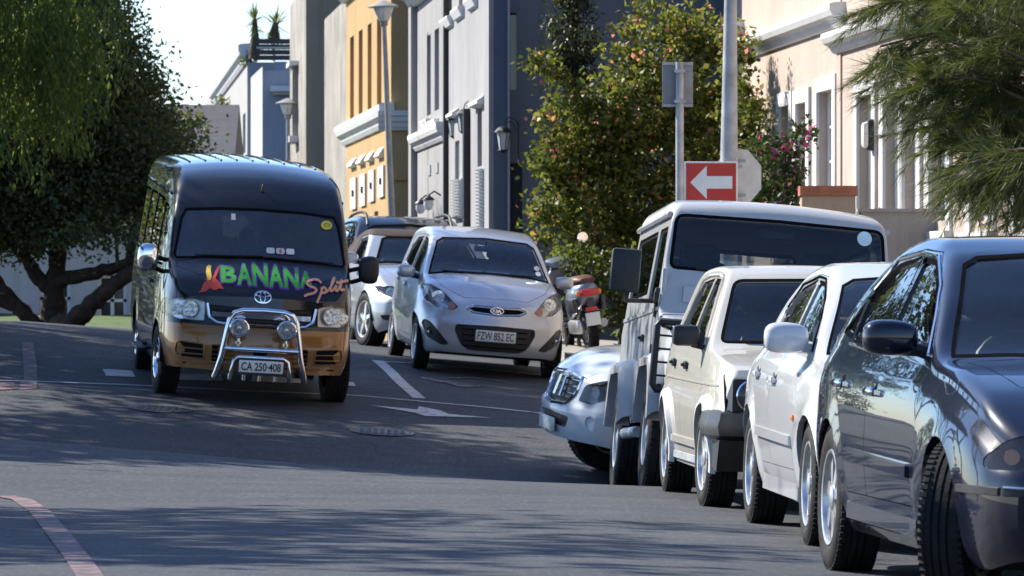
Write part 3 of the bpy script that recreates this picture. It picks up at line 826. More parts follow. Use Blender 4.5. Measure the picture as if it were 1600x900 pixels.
def wheel_parts(e, r, w, rim, style, sg, rimmat, cap=None):
    """tyre with grooves and a dished rim; local Y is the axle, sg the outer side"""
    rr = r*rim; h = w/2
    prof = [(rr*.97, -h*.8), (rr+.01, -h*.92), (rr + (r-rr)*.45, -h*1.0), (r - .03, -h*.96), (r - .008, -h*.82), (r, -h*.70)]
    g = []
    for k in range(4):
        y0 = -h*.62 + k*(h*1.24/4); y1 = y0 + h*1.24/4
        g += [(r, y0+.004), (r, y1-.008), (r-.009, y1-.006), (r-.009, y1+.002)] if k < 3 else [(r, y0+.004), (r, y1)]
    prof += g + [(a, -b) for a, b in [(r, -h*.70), (r - .008, -h*.82), (r - .03, -h*.96), (rr + (r-rr)*.45, -h*1.0), (rr+.01, -h*.92), (rr*.97, -h*.8)]]
    t = MB(); t.lathe(prof, 48, 'Y', close=True); to = t.build('tyre', RUBBER, e, 32)
    n_l = 64; tb = MB()                                           # lateral blocks across the shoulders
    for k in range(n_l):
        a = 2*math.pi*k/n_l; ca, sa = math.cos(a), math.sin(a)
        for s2 in (-1, 1):
            Mx = Matrix(((ca, 0, -sa), (0, 1, 0), (sa, 0, ca)))
            tb.box(Mx @ Vector((r - .001, s2*h*.74, 0)), (.012, h*.26, 2*math.pi*r/n_l*.62), Mx)
    tag(tb.build('tread_block', RUBBER, to), kind='stuff')
    o = sg; m = MB()
    d0 = h*.62
    m.lathe([(rr*1.0, o*h*.86), (rr*.985, o*h*.93), (rr*.93, o*h*.90), (rr*.90, o*h*.72), (rr*.88, -o*h*.75), (rr*.97, -o*h*.82)], 40, 'Y', caps=False)
    ro = m.build('rim', rimmat, e, 35)
    bk = MB(); bk.lathe([(0, -o*h*.05), (rr*.89, -o*h*.05)], 28, 'Y'); bk.build('brake_drum', DARK, e)
    n = {'five': 5, 'seven': 7, 'eight': 8, 'six': 6, 'steel': 0, 'multi': 10}[style if style in ('five','seven','eight','six','steel','multi') else 'five']
    if n:
        for k in range(n):
            a = 2*math.pi*(k+.25)/n; sp_ = MB(); wd0, wd1 = (.05, .034) if n <= 5 else (.045, .03) if n <= 7 else (.036, .03)
            if style == 'eight': wd0, wd1 = .05, .075
            if style == 'seven': wd0, wd1 = .042, .062
            q = rr/.21
            P = [(rr*.16, -wd0*q*.5), (rr*.93, -wd1*q*.5), (rr*.93, wd1*q*.5), (rr*.16, wd0*q*.5)]
            def ex(u, v, s_): 
                x, z = u*math.cos(a) - v*math.sin(a), u*math.sin(a) + v*math.cos(a)
                y = o*(h*.80 - .10*h*(u/rr)) if s_ else o*h*.5
                return (x, y, z)
            sp_.prism(P, ex); sp_.build('spoke', rimmat, ro, 30)
    else:
        m = MB(); m.lathe([(rr*.9, o*h*.70), (rr*.72, o*h*.52), (rr*.55, o*h*.60), (rr*.3, o*h*.72), (0, o*h*.72)], 32, 'Y'); m.build('wheel_disc', rimmat, ro, 35)
        for k in range(10):
            a = 2*math.pi*k/10; m = MB(); m.lathe([(0, 0), (.018, 0)], 8, 'Y', (rr*.64*math.cos(a), o*(h*.57), rr*.64*math.sin(a))); m.build('slot', DARK, ro)
    m = MB(); m.lathe([(rr*.27, o*h*.70), (rr*.25, o*h*.84), (rr*.12, o*h*.90), (0, o*h*.91)], 20, 'Y'); m.build('hub_cap', cap or rimmat, e, 35)

def mirror_shell(cen, a, b, h, sg, mat, parent):
    bm = bmesh.new(); bmesh.ops.create_uvsphere(bm, u_segments=20, v_segments=12, radius=1)
    for v in bm.verts:
        p = v.co; q = [math.copysign(abs(t)**.62, t) for t in p]
        k = 1 - .10*max(0, q[1]*-sg)
        x = q[0]*a*.62
        if x < 0: x = max(x, -a*.5)
        v.co = Vector((x, q[1]*b*.5, q[2]*h*.5*k)) + cen
    me = bpy.data.meshes.new('side_mirror'); bm.to_mesh(me); bm.free(); me.materials.append(mat); smooth(me, 50)
    return link(bpy.data.objects.new('side_mirror', me), parent)

def seat_mesh(c, s, y, zs, mat, head=True):
    mb = MB(); mb.rbox((c.X(s), y, zs), (.5, .5, .15), .05); Mx = Matrix.Rotation(R(-16), 3, 'Y')
    mb.rbox((c.X(s+.33), y, zs+.33), (.14, .48, .62), .055, Mx, 3)
    if head:
        mb.rbox((c.X(s+.43), y, zs+.73), (.10, .27, .19), .045, Mx, 3); mb.tube([(c.X(s+.41), y-.06, zs+.55), (c.X(s+.43), y-.06, zs+.7)], .008, 6); mb.tube([(c.X(s+.41), y+.06, zs+.55), (c.X(s+.43), y+.06, zs+.7)], .008, 6)
    mb.build('seat', mat, c.root, 40)

def text_curve(txt, bold=0.0, shear=0.0, space=1.0):
    cu = bpy.data.curves.new('txt', 'FONT'); cu.body = txt; cu.align_x = 'CENTER'; cu.align_y = 'CENTER'; cu.offset = bold; cu.shear = shear; cu.space_character = space; cu.resolution_u = 4
    ob = bpy.data.objects.new('txt', cu); COL.objects.link(ob); dg = bpy.context.evaluated_depsgraph_get(); dg.update()
    me = bpy.data.meshes.new_from_object(ob.evaluated_get(dg)); bpy.data.objects.remove(ob); bpy.data.curves.remove(cu)
    V = [v.co.copy() for v in me.vertices]; F = [tuple(p.vertices) for p in me.polygons]; bpy.data.meshes.remove(me)
    xs = [v.x for v in V]; ys = [v.y for v in V]; cx, cy = (min(xs)+max(xs))/2, (min(ys)+max(ys))/2
    return [Vector((v.x-cx, v.y-cy, 0)) for v in V], F, max(xs)-min(xs), max(ys)-min(ys)
def fine(V, F, step=.03):
    """cut flat print into small cells so that it follows a curved panel; V holds (y, z) pairs"""
    bm = bmesh.new(); vs = [bm.verts.new((a, b, 0)) for a, b in V]
    for f in F:
        try: bm.faces.new([vs[i] for i in f])
        except ValueError: pass
    for ax in (0, 1):
        lo = min(v[ax] for v in V); hi = max(v[ax] for v in V); q = lo + step
        while q < hi:
            co = [0, 0, 0]; no = [0, 0, 0]; co[ax] = q; no[ax] = 1
            bmesh.ops.bisect_plane(bm, geom=bm.verts[:]+bm.edges[:]+bm.faces[:], dist=1e-6, plane_co=co, plane_no=no); q += step
    bm.verts.index_update(); out = [(v.co.x, v.co.y) for v in bm.verts], [[v.index for v in f.verts] for f in bm.faces]; bm.free(); return out
def text_mesh(name, txt, size, mat, parent, at, fit=None, bold=0.01, hfit=None, fn=None):
    """flat lettering on a plane facing local +X (reading towards +Y)"""
    V, F, w, h = text_curve(txt, bold); ky = (hfit/h) if hfit else size; kx = ky
    if fit and (w*kx > fit or hfit): kx = fit/w if fit else ky
    at = Vector(at); P = [at + Vector((0, v.x*kx, v.y*ky)) for v in V]
    if fn: P = [fn(p) for p in P]
    return mesh_obj(name, P, F, mat, parent)

def ell(P,n=5):
    Q=[]
    for a,b in zip(P,P[1:]+P[:1]):
        for t in np.linspace(0,1,n)[:-1]: Q.append((a[0]+(b[0]-a[0])*t,a[1]+(b[1]-a[1])*t))
    return Q
def fl(P, n=10):
    Q = []
    for a, b in zip(P[:-1], P[1:]):
        for t in np.linspace(0, 1, n)[:-1]: Q.append((a[0]+(b[0]-a[0])*t, a[1]+(b[1]-a[1])*t))
    return Q + [P[-1]]
# ------------------------------------------------------------------ terraced houses up the right of the street
def stucco(name, col, bump=.35, var=.10, bscale=14, streak=.55):
    def f(t):
        v = t.coord(); n1 = t.noise(.9, 5, .6, v); n2 = t.noise(bscale, 6, .65, v); n3 = t.noise(90, 3, .6, v)
        c = t.ramp(n1, [(.3, tuple(q*(1-var) for q in col)), (.7, tuple(min(1, q*(1+var)) for q in col))])
        mp = t.n('ShaderNodeMapping'); t.l(v, mp.inputs[0]); mp.inputs['Scale'].default_value = (3, 3, .22)
        c = t.mix(t.math('MULTIPLY', t.ramp(t.noise(2.2, 5, .65, mp.outputs[0]), [(.5, 0.0), (.75, 1.0)]), streak), c, tuple(q*.62 for q in col)+(1,))
        h = t.math('ADD', t.math('MULTIPLY', n2, 1.0), t.math('MULTIPLY', n3, .25)); t.bsdf(c, .9, 0, .2, normal=t.bump(h, bump, .03 if bump < .9 else .12))
    return M(name, f)
TRIM = plain('white cornice paint', (.60,.605,.60), .7, var=.06, scale=4, bump=.1, bscale=60)
PANE = plain('window pane', (.03,.036,.042), .06, spec=.7, var=.2, scale=1.5); FRAME = plain('window frame paint', (.70,.70,.68), .5, var=.06)
class Facade:
    """a straight wall in plan from far end A to near end B (x,d); u runs along it, the street is on its left"""
    def __init__(s, A, B, root):
        s.A, s.B = Vector(A), Vector(B); s.L = (s.B-s.A).length; s.t = (s.B-s.A)/s.L; s.n = Vector((s.t.y, -s.t.x))   # n points to the street
        if s.n.x > 0: s.n = -s.n
        s.root = root
    def P(s, u, z, out=0): q = s.A + s.t*u + s.n*out; return Vector((q.x, q.y, z))
    def u(s, px):
        k = (px-800)/FPX; return (k*s.A.y - s.A.x)/(s.t.x - k*s.t.y)
    def d(s, px): return s.A.y + s.t.y*s.u(px)
    def z(s, px, py): return sz(py, s.d(px))
    def wall(s, name, u0, u1, z0, z1, holes, mat, depth=.22, back=True, back_mat=None, parent=None):
        """a wall with real openings; each opening is turned inwards and closed by a pane further back"""
        us = sorted(set([u0, u1] + [h[i] for h in holes for i in (0, 1)])); zs = sorted(set([z0, z1] + [h[i] for h in holes for i in (2, 3)]))
        us = [q for q in us if u0 <= q <= u1]; zs = [q for q in zs if z0 <= q <= z1]
        mb = MB()
        for a, b in zip(us[:-1], us[1:]):
            for e, f in zip(zs[:-1], zs[1:]):
                m = ((a+b)/2, (e+f)/2)
                if any(h[0] < m[0] < h[1] and h[2] < m[1] < h[3] for h in holes): continue
                mb.add([s.P(a, e), s.P(b, e), s.P(b, f), s.P(a, f)], [(0, 1, 2, 3)])
        for h in holes:
            dp = h[4] if len(h) > 4 else depth; q = [(h[0], h[2]), (h[1], h[2]), (h[1], h[3]), (h[0], h[3])]
            for i in range(4): (a, e), (b, f) = q[i], q[(i+1) % 4]; mb.add([s.P(a, e), s.P(b, f), s.P(b, f, -dp), s.P(a, e, -dp)], [(0, 1, 2, 3)])
        o = mb.build(name, mat, parent or s.root, None, fix=False); return o
    def box(s, name, u0, u1, z0, z1, o0, o1, mat, parent=None, bev=0):
        mb = MB(); V = [s.P(u, z, o) for u in (u0, u1) for o in (o0, o1) for z in (z0, z1)]
        mb.add(V, [(0,1,3,2),(4,6,7,5),(0,4,5,1),(2,3,7,6),(0,2,6,4),(1,5,7,3)]); return mb.build(name, mat, parent or s.root)
    def mould(s, name, u0, u1, prof, mat, parent=None, z0a=0, z1a=0):
        """a moulding: profile of (out, z); z0a/z1a shift its two ends"""
        V = [s.P(u0, z+z0a, o) for o, z in prof] + [s.P(u1, z+z1a, o) for o, z in prof]; n = len(prof)
        F = [(i, (i+1) % n, n+(i+1) % n, n+i) for i in range(n)] + [tuple(range(n)), tuple(range(2*n-1, n-1, -1))]
        return MB().add(V, F).build(name, mat, parent or s.root)
    def window(s, u0, u1, z0, z1, dep, mull=1, bars=1, mat=None):
        o = s.box('window', u0, u1, z0, z1, -dep-.01, -dep+.01, mat or PANE)
        f = .05
        for (a, b, e, g) in ((u0, u0+f, z0, z1), (u1-f, u1, z0, z1), (u0+f, u1-f, z0, z0+f), (u0+f, u1-f, z1-f, z1)): s.box('frame', a, b, e, g, -dep+.012, -dep+.06, FRAME, o)
        for k in range(mull): q = u0+(u1-u0)*(k+1)/(mull+1); s.box('mullion', q-.02, q+.02, z0+f, z1-f, -dep+.012, -dep+.05, FRAME, o)
        for k in range(bars): q = z0+(z1-z0)*(k+1)/(bars+1); s.box('glazing_bar', u0+f, u1-f, q-.015, q+.015, -dep+.012, -dep+.045, FRAME, o)
        return o
def endwall(name, root, x0, x1, d, z0, z1, mat, thick=.3, ang=0):
    mb = MB(); mb.box(((x0+x1)/2, d+thick/2, (z0+z1)/2), (x1-x0, thick, z1-z0)); return mb.build(name, mat, root)
def roofslab(name, root, pts, z, mat, h=.25):
    mb = MB(); mb.prism(pts, lambda a, b, q: (a, b, z + h*q)); return mb.build(name, mat, root)
CORN = [(-.05,0),(.05,.0),(.10,.05),(.12,.09),(.20,.13),(.24,.20),(.24,.27),(.18,.29),(-.05,.30)]
def cornice(scale=1.0): return [(o*scale, z*scale) for o, z in CORN]
# ---- pink house on the right
PINK = stucco('pink render', (.44,.365,.31), .35, .10)
b = empty('pink_house', (4.5,62,.2)); WORLD_PARTS.add(b.name); tag(b, 'pale pink rendered house with white window surrounds behind the flowering shrubs', 'house')
F = Facade((2.80,72.0),(5.35,37.3), b)
wins = []
def uz(px0, px1, pt, pb):
    a, e = F.u(px0), F.u(px1); m = (px0+px1)/2; return a, e, F.z(m, pb), F.z(m, pt)
spec = [(1221,1236,166,300),(1247,1263,161,300),(1280,1304,142,305),(1343,1366,150,345),(1384,1408,158,345),(1414,1436,162,345),(1456,1482,160,345),(1520,1550,160,345),(1590,1625,160,345)]
holes = []
for (p0,p1,pt,pb) in spec:
    a, e, zl, zh = uz(p0, p1, pt, pb); holes.append((a, e, zl, zh, .17))
F.wall('wall', 0, F.L, -1, 7.4, holes, PINK, .17)
for i, h in enumerate(holes):
    F.window(h[0], h[1], h[2], h[3], .15, 1, 2, plain('pale grey pane', (.30,.31,.32), .25, spec=.6, var=.15))  # panes toned pale to stand for the light grey reveals and doors
    for (a, e, zl, zh) in ((h[0]-.26, h[0]-.002, h[2]-.1, h[3]+.16), (h[1]+.002, h[1]+.26, h[2]-.1, h[3]+.16), (h[0]-.002, h[1]+.002, h[3]+.002, h[3]+.16)): F.box('window_surround', a, e, zl, zh, .0, .035, TRIM)
    F.box('sill', h[0]-.3, h[1]+.3, h[2]-.18, h[2]-.1, 0, .09, TRIM)
u0,u1=F.u(1160),F.u(1322); F.mould('cornice', u0, u1, [(o*.75, z*.85+F.z(1240,50)-.13) for o, z in CORN], TRIM)
u0,u1=F.u(1308),F.u(1640); F.mould('cornice', u0, u1, [(o*.75, z*.8+F.z(1360,52)-.11) for o, z in CORN], TRIM)
F.mould('cornice', F.u(1090), F.u(1163), [(o, z+F.z(1150,50)-.2) for o, z in CORN], TRIM)
for px in (1300,): F.box('upper_window', F.u(1232), F.u(1290), F.z(1260,-60), F.z(1260,-140), 0, .01, PANE)
F.box('wall_strip', F.u(1310), F.u(1316), -1, 7.4, .0, .02, PINK)
endwall('end_wall', b, 2.83, 9.5, 72.0, -1, 7.4, PINK); mb=MB(); mb.box((7.4,37.2,3.2),(4.05,.3,8.4)); mb.build('end_wall', PINK, b); roofslab('roof', b, [(2.85,71.9),(9.5,71.9),(9.5,37.3),(5.4,37.3)], 7.4, PINK)
def wall_light(px, py, F_, lab, w=.16, h=.30):
    d_=F_.d(px); uu=F_.u(px); zc=F_.z(px,py); t=empty('wall_light', F_.P(uu,zc,.0)); tag(t, lab, 'wall light')
    q=F_.P(uu,zc,.0); mb=MB(); R3=Matrix(((F_.n.x,-F_.n.y,0),(F_.n.y,F_.n.x,0),(0,0,1)))
    mb.rbox(Vector((0,0,0))+R3@Vector((.05,0,0)),(.10,.20,h*1.08),.03,R3); mb.build('housing', BLACKP, t, 40); mb=MB(); mb.rbox(R3@Vector((.10,0,0)),(.10,.17,h*.9),.04,R3); mb.build('diffuser', plain('opal glass', (.72,.72,.70), .25), t, 40)
    return t
wall_light(1369,211,F,'pale bulkhead wall light beside the pink house door')
def lantern(px, py, d, h, lab, x=None, glow=False):
    p=W(px,py,d); t=empty('wall_lantern', p); tag(t, lab, 'wall lantern', 'wrought iron wall lanterns'); k=h/.5
    m=MB(); m.lathe([(.02,.21*k),(.06,.19*k),(.15*k,.12*k),(.155*k,.10*k)],8,'Z'); m.build('cap', BLACKP, t, 30)
    m=MB(); m.lathe([(.12*k,.10*k),(.075*k,-.20*k)],6,'Z'); m.build('glass', plain('lantern glass', (.50,.52,.52), .1, spec=.7), t)
    m=MB(); m.lathe([(.085*k,-.20*k),(.09*k,-.215*k),(.03*k,-.25*k),(.0,-.27*k)],6,'Z')
    for a in range(6): m.tube([(.122*k*math.cos(a*math.pi/3),.122*k*math.sin(a*math.pi/3),.10*k),(.078*k*math.cos(a*math.pi/3),.078*k*math.sin(a*math.pi/3),-.20*k)],.008*k,5)
    m.build('cage', BLACKP, t, 30)
    m=MB(); m.tube([(0,0,.2*k),(.02,.0,.30*k),(.10*k,0,.37*k),(.22*k,0,.33*k),(.27*k,0,.20*k),(.27*k,0,-.05*k)],.012*k,6); m.tube([(.27*k,0,.30*k),(.27*k,0,-.35*k)],.016*k,6); m.tube([(.05*k,0,.26*k),(.12*k,0,.30*k),(.20*k,0,.24*k),(.24*k,0,.1*k)],.009*k,6); m.build('bracket', BLACKP, t, 40); return t
# ---- low walls in front of the pink house
GREYW = stucco('grey garden wall render', (.30,.27,.25), .25, .08)
mb=MB(); d=55.0; mb.box(((sx(1345,d)+sx(1620,d))/2, d+.15, (sz(331,d)-1)/2), (sx(1620,d)-sx(1345,d), .30, sz(331,d)+1)); o=mb.build('garden_wall', GREYW); tag(o, 'plain grey rendered garden wall in front of the pink house', 'wall')
mb=MB(); mb.box(((sx(1345,d)+sx(1620,d))/2, d+.15, sz(331,d)+.015), (sx(1620,d)-sx(1345,d)+.06, .36, .03)); mb.build('coping', GREYW, o)
d=58.5; t=empty('planter_wall', (sx(1295,d),d,0)); tag(t,'short wall with terracotta coping below the pink flowers','wall')
mb=MB(); mb.box((0,.2,(sz(306,d)-1)/2-0), (sx(1336,d)-sx(1252,d), .4, sz(306,d)+1)); mb.build('wall', stucco('tan wall render', (.40,.30,.22)), t); mb=MB(); mb.box((0,.2,sz(298,d)), (sx(1340,d)-sx(1250,d), .46, .10)); mb.build('coping', plain('terracotta', (.36,.13,.075), .85, var=.2, scale=10, bump=.3), t)
# ---- grey house with lanterns
LGREY = stucco('light grey render', (.285,.283,.285), .25, .12); DGREY = stucco('slate grey render', (.12,.14,.17), .2, .06)
b = empty('grey_house', (-.5,80,.4)); WORLD_PARTS.add(b.name); tag(b, 'light grey rendered house with dark slate end wall and iron lanterns', 'house')
A=(sx(648,90.6),90.6); B=(sx(771,73.3),73.3); F = Facade(A,B,b); CF=F
def hole(px0,px1,pt,pb,dep=.2): 
    m=(px0+px1)/2; return (F.u(px0),F.u(px1),F.z(m,pb),F.z(m,pt),dep)
hs=[hole(667,673,55,180,.18),hole(679,686,45,172,.18),hole(711,718,220,285,.14),hole(746,753,165,260,.22),hole(700,706,-40,22,.16),hole(717,723,-50,12,.16)]
F.wall('wall', 0, F.L, -.5, 8.6, hs, LGREY)
for h in hs: F.window(h[0],h[1],h[2],h[3],h[4]-.03,1,2)
u0,u1=F.u(652),F.u(697.5); zz=F.z(675,214); F.mould('cornice',u0,u1,[(o*.65,z*.9+zz-.13) for o,z in CORN],TRIM)
for px in (668,681): F.mould('sill_bracket',F.u(px-5),F.u(px+5),[(-.02,F.z(px,193)-.09),(.04,F.z(px,193)-.06),(.08,F.z(px,193)+.03),(.08,F.z(px,193)+.05),(-.02,F.z(px,193)+.06)],TRIM)
for px,py in ((703,35),(720,20),(741,4)): F.mould('sill_bracket',F.u(px-6),F.u(px+6),[(-.02,F.z(px,py)-.10),(.05,F.z(px,py)-.07),(.10,F.z(px,py)+.03),(.10,F.z(px,py)+.06),(-.02,F.z(px,py)+.07)],TRIM)
F.mould('hood_mould',F.u(743),F.u(757),[(-.02,F.z(750,162)-.05),(.10,F.z(750,162)-.02),(.10,F.z(750,162)+.02),(-.02,F.z(750,162)+.10)],TRIM)
F.mould('hood_mould',F.u(707),F.u(717),[(-.02,F.z(712,180)-.05),(.10,F.z(712,180)-.02),(.10,F.z(712,180)+.02),(-.02,F.z(712,180)+.10)],TRIM)
F.mould('eaves',0,F.u(700),[(o*1.3,z*1.2+F.z(655,8)) for o,z in CORN],TRIM)
def shutter(px0,px1,pt,pb,n,mat):
    m=(px0+px1)/2; a,e=F.u(px0),F.u(px1); z0,z1=F.z(m,pb),F.z(m,pt); o=F.box('shutter',a,e,z0,z1,.0,.03,mat)
    for k in range(n): z=z0+(z1-z0)*(k+.2)/n; V=[F.P(u,z+dz,oo) for u in (a+.03,e-.03) for dz,oo in ((0,.035),(.02,.09),((z1-z0)/n*.62,.04))]; MB().add(V,[(0,1,2),(3,5,4),(0,3,4,1),(1,4,5,2),(0,2,5,3)]).build('slat',mat,o)
shutter(712,723,280,342,13,TRIM); shutter(752,760,263,362,18,plain('grey shutter paint', (.42,.45,.48), .6))
F.box('downpipe',F.u(699.5),F.u(701),-.5,8.6,.0,.07,BLACKP); F.box('pilaster',F.u(764),F.L,-.5,8.6,.0,.06,LGREY); F.box('pilaster',0,F.u(652),-.5,8.6,.0,.10,LGREY)
F.box('string_light_pipe',F.u(733),F.u(735),-.5,F.z(734,170),.0,.09,BLACKP)
for px,py in ((672,266),(684,262),(697,256)): F.box('vent_plate',F.u(px-1.6),F.u(px+1.6),F.z(px,py+8),F.z(px,py-8),.0,.02,STEEL)
xw0,xw1=sx(771,73.3),5.2; hs2=[(sx(797,73.3),sx(816,73.3),0,sz(255,73.3)),(sx(797,73.3),sx(807,73.3),sz(140,73.3),sz(20,73.3))]
mb=MB(); us=sorted({xw0,xw1,*[q for h in hs2 for q in h[:2]]}); zs=sorted({-.5,8.6,*[q for h in hs2 for q in h[2:4]]})
for a,e in zip(us[:-1],us[1:]):
    for f,g in zip(zs[:-1],zs[1:]):
        if any(h[0]<(a+e)/2<h[1] and h[2]<(f+g)/2<h[3] for h in hs2): continue
        mb.add([(a,73.3,f),(e,73.3,f),(e,73.3,g),(a,73.3,g)],[(0,1,2,3)])
for h in hs2:
    q=[(h[0],h[2]),(h[1],h[2]),(h[1],h[3]),(h[0],h[3])]
    for i in range(4): (a,f),(e,g)=q[i],q[(i+1)%4]; mb.add([(a,73.3,f),(e,73.3,g),(e,73.6,g),(a,73.6,f)],[(0,1,2,3)])
mb.build('end_wall', DGREY, b, fix=False)
mb=MB(); mb.box(((hs2[0][0]+hs2[0][1])/2,73.6,sz(255,73.3)/2),(.2,.02,sz(255,73.3))); mb.build('door', plain('dark door', (.02,.022,.028), .4), b)
mb=MB(); mb.box(((hs2[1][0]+hs2[1][1])/2,73.6,(hs2[1][2]+hs2[1][3])/2),(.12,.02,1.1)); mb.build('window', PANE, b)
mb=MB(); mb.box((sx(806,73.3),73.25,4.0),(.16,.12,9.2)); mb.build('buttress', DGREY, b) if False else None
mb=MB(); mb.box((sx(795.5,73.3)-.005,73.22,4.05),(.03,.16,9.1)); mb.build('wall_rib', plain('pale rib', (.30,.31,.33), .8), b)
roofslab('roof', b, [A,(5.2,90.6),(5.2,73.4),B], 8.6, DGREY)
for px,py,dd,lab in ((709,196,CF.d(709),'iron lantern on the grey house, farther of the pair'),(724,188,CF.d(724)-1.0,'iron lantern on the grey house, nearer of the pair'),(786,216,72.9,'iron lantern on the dark slate end wall')): lantern(px,py,dd-.0,.36,lab)
for px,py,lab in ((676,322,'small round wall lamp low on the grey house, nearer the ochre house'),(689,316,'small round wall lamp low on the grey house, nearer the shutters')):
    uu=CF.u(px); t=empty('wall_lamp',CF.P(uu,CF.z(px,py),.0)); tag(t,lab,'wall lamp','small wall lamps'); m=MB(); m.tube([(0,0,.10),(-.10,0,.16),(-.18,0,.10)],.014,6); m.build('arm',BLACKP,t,40); m=MB(); m.lathe([(.02,.10),(.085,.05),(.09,.03)],12,'Z',(-.18,0,0),caps=False); m.build('cap',BLACKP,t,40); m=MB(); m.lathe([(.07,.04),(.075,-.04),(.05,-.10),(0,-.12)],12,'Z',(-.18,0,0)); m.build('globe',plain('opal glass', (.72,.72,.70), .25),t,40)
# ---- ochre house
OCHRE = stucco('ochre render', (.39,.262,.125), .2, .09)
b = empty('ochre_house', (-2.4,98,.4)); WORLD_PARTS.add(b.name); tag(b, 'ochre yellow house with white cornice and tall slot windows', 'house')
A=(sx(541,105.0),105.0); B=(sx(611,92.0),92.0); F=Facade(A,B,b); OF=F
def hole(px0,px1,pt,pb,dep=.2): m=(px0+px1)/2; return (F.u(px0),F.u(px1),F.z(m,pb),F.z(m,pt),dep)
hs=[hole(547,553,57,186,.2),hole(560.5,566.5,47,180,.2),hole(574.5,580.5,37,172,.2),hole(589,596,27,163,.2),hole(570,577,338,372,.2),hole(585,591,330,366,.2)]
F.wall('wall',0,F.L,-.5,7.6,hs,OCHRE)
for h in hs[:4]: F.box('window',h[0],h[1],h[2],h[3],-.205,-.19,plain('ochre shutter', (.34,.19,.05), .7))
for h in hs[4:]: F.window(h[0],h[1],h[2],h[3],.17,1,1)
zc=F.z(575,195); F.mould('cornice',-.3,F.L+.12,[(o*.85,z*1.25+zc-.19) for o,z in CORN],TRIM); F.mould('cornice',-.1,F.L+.12,[(o*1.3,z*1.3+F.z(545,2)) for o,z in CORN],TRIM)
for px,py,qx,pt,pb in ((553,256,554.5,278,327),(567,251,569,272,322),(581,246,583,266,315),(596,240,598,259,308)):
    F.mould('awning',F.u(px-4),F.u(px+4),[(0,F.z(px,py)-.07),(.09,F.z(px,py)-.05),(.09,F.z(px,py)-.02),(0,F.z(px,py)+.10)],TRIM)
    o=F.box('shutter',F.u(qx-4),F.u(qx+4),F.z(qx,pb),F.z(qx,pt),.0,.04,TRIM); F.box('shutter_catch',F.u(qx+.4),F.u(qx+1.8),F.z(qx,(pt+pb)/2+5),F.z(qx,(pt+pb)/2-5),.04,.07,BLACKP,o)
endwall('end_wall',b,B[0]-.0,5,92.0,-.5,7.6,OCHRE); roofslab('roof',b,[A,(5,105),(5,92.1),B],7.6,OCHRE)
mb=MB(); zq=sz(187,92); 
for z,h,o in ((zq-.14,.06,.08),(zq-.07,.10,.13),(zq+.02,.10,.18),(zq+.10,.08,.22)): mb.box((B[0]+.8,92.0-o/2,z),(2.0,o,h))
mb.build('cornice',TRIM,b); mb=MB(); mb.box((B[0]+1,91.97,sz(279,92)),(2.0,.06,.05)); mb.build('string_course',OCHRE,b)
# ---- rough lit stucco wall and the tan block behind
ROUGH = stucco('rough cream stucco', (.40,.375,.33), 1.0, .28, 2.2, .6); TAN = stucco('tan render', (.27,.215,.155), .3, .08)
b = empty('stucco_wall_house', (-3.6,108,.3)); WORLD_PARTS.add(b.name); tag(b,'rough cream stucco wall standing forward between the ochre house and the tan block','house')
F=Facade((sx(507,113.2),113.2),(sx(541.5,104.9),104.9),b); F.wall('wall',0,F.L,-.5,sz(30,113),[],ROUGH); mb=MB(); mb.add([F.P(0,sz(30,113)),F.P(F.L,sz(30,113)),F.P(F.L,sz(30,113),-.5),F.P(0,sz(30,113),-.5)],[(0,1,2,3)]); mb.build('coping',ROUGH,b)
b = empty('tan_block', (-4.2,118,.3)); WORLD_PARTS.add(b.name); tag(b,'tall tan rendered block rising above the minibus roof','house')
F=Facade((sx(453,124.0),124.0),(sx(478,114.5),114.5),b); F.wall('wall',0,F.L,-.5,sz(-12,118),[],ROUGH)
endwall('end_wall',b,F.B.x,2,114.5,-.5,sz(-12,118),TAN); F.box('drain_pipe',F.u(463),F.u(466),F.z(464,215),F.z(464,105),0,.12,ROUGH); F.box('drain_hopper',F.u(462),F.u(467),F.z(464,105),F.z(464,98),0,.2,TRIM); F.box('drain_shoe',F.u(462),F.u(467),F.z(464,224),F.z(464,214),0,.2,TRIM)
# ---- blue and white house with the roof terrace
BLUEW = stucco('blue grey render', (.26,.29,.33), .15, .05); PALEW = stucco('pale render', (.36,.355,.345), .3, .06)
b = empty('terrace_house', (-6.2,140,.2)); WORLD_PARTS.add(b.name); tag(b,'pale house with blue end wall and a planted roof terrace','house')
F=Facade((sx(338,165),165),(sx(388,134),134),b); zt=sz(112,146)
hs=[(F.u(364),F.u(368),F.z(366,240),F.z(366,188),.3),(F.u(379.5),F.u(383.5),F.z(381,240),F.z(381,178),.3)]
F.wall('wall',0,F.L,-.5,F.z(365,128),hs,PALEW)
for h in hs: F.window(h[0],h[1],h[2],h[3],.2,0,2)
F.mould('cornice',0,F.L,[(o*1.0,z*1.5+F.z(365,128)) for o,z in CORN],TRIM)
F2=Facade((sx(390,134.5),134.5),(sx(410,127),127),b); F2.wall('wall',0,F2.L,-.5,sz(112,130),[],stucco('white stucco', (.44,.45,.455), .8, .05, 3)); endwall('end_wall',b,F2.B.x,-2,127,-.5,sz(110,127),BLUEW); endwall('end_wall',b,sx(386,133.7),-2,133.8,-.5,sz(97,133.7),BLUEW); endwall('end_wall',b,sx(427,130),-2,130.4,-.5,sz(95,130),BLUEW)
mb=MB(); mb.box((sx(440,126.6),126.6,sz(139,126.6)),(sx(458,126.6)-sx(424,126.6),.7,.12)); mb.box((sx(442,126.8),126.8,sz(144,126.6)),(.42,.4,.10)); mb.build('cornice',TRIM,b)
t=empty('terrace_screen',(sx(428,132),132,sz(95,132))); tag(t,'dark boarded screen on the roof terrace','fence'); wd=sx(456,132)-sx(401,132)
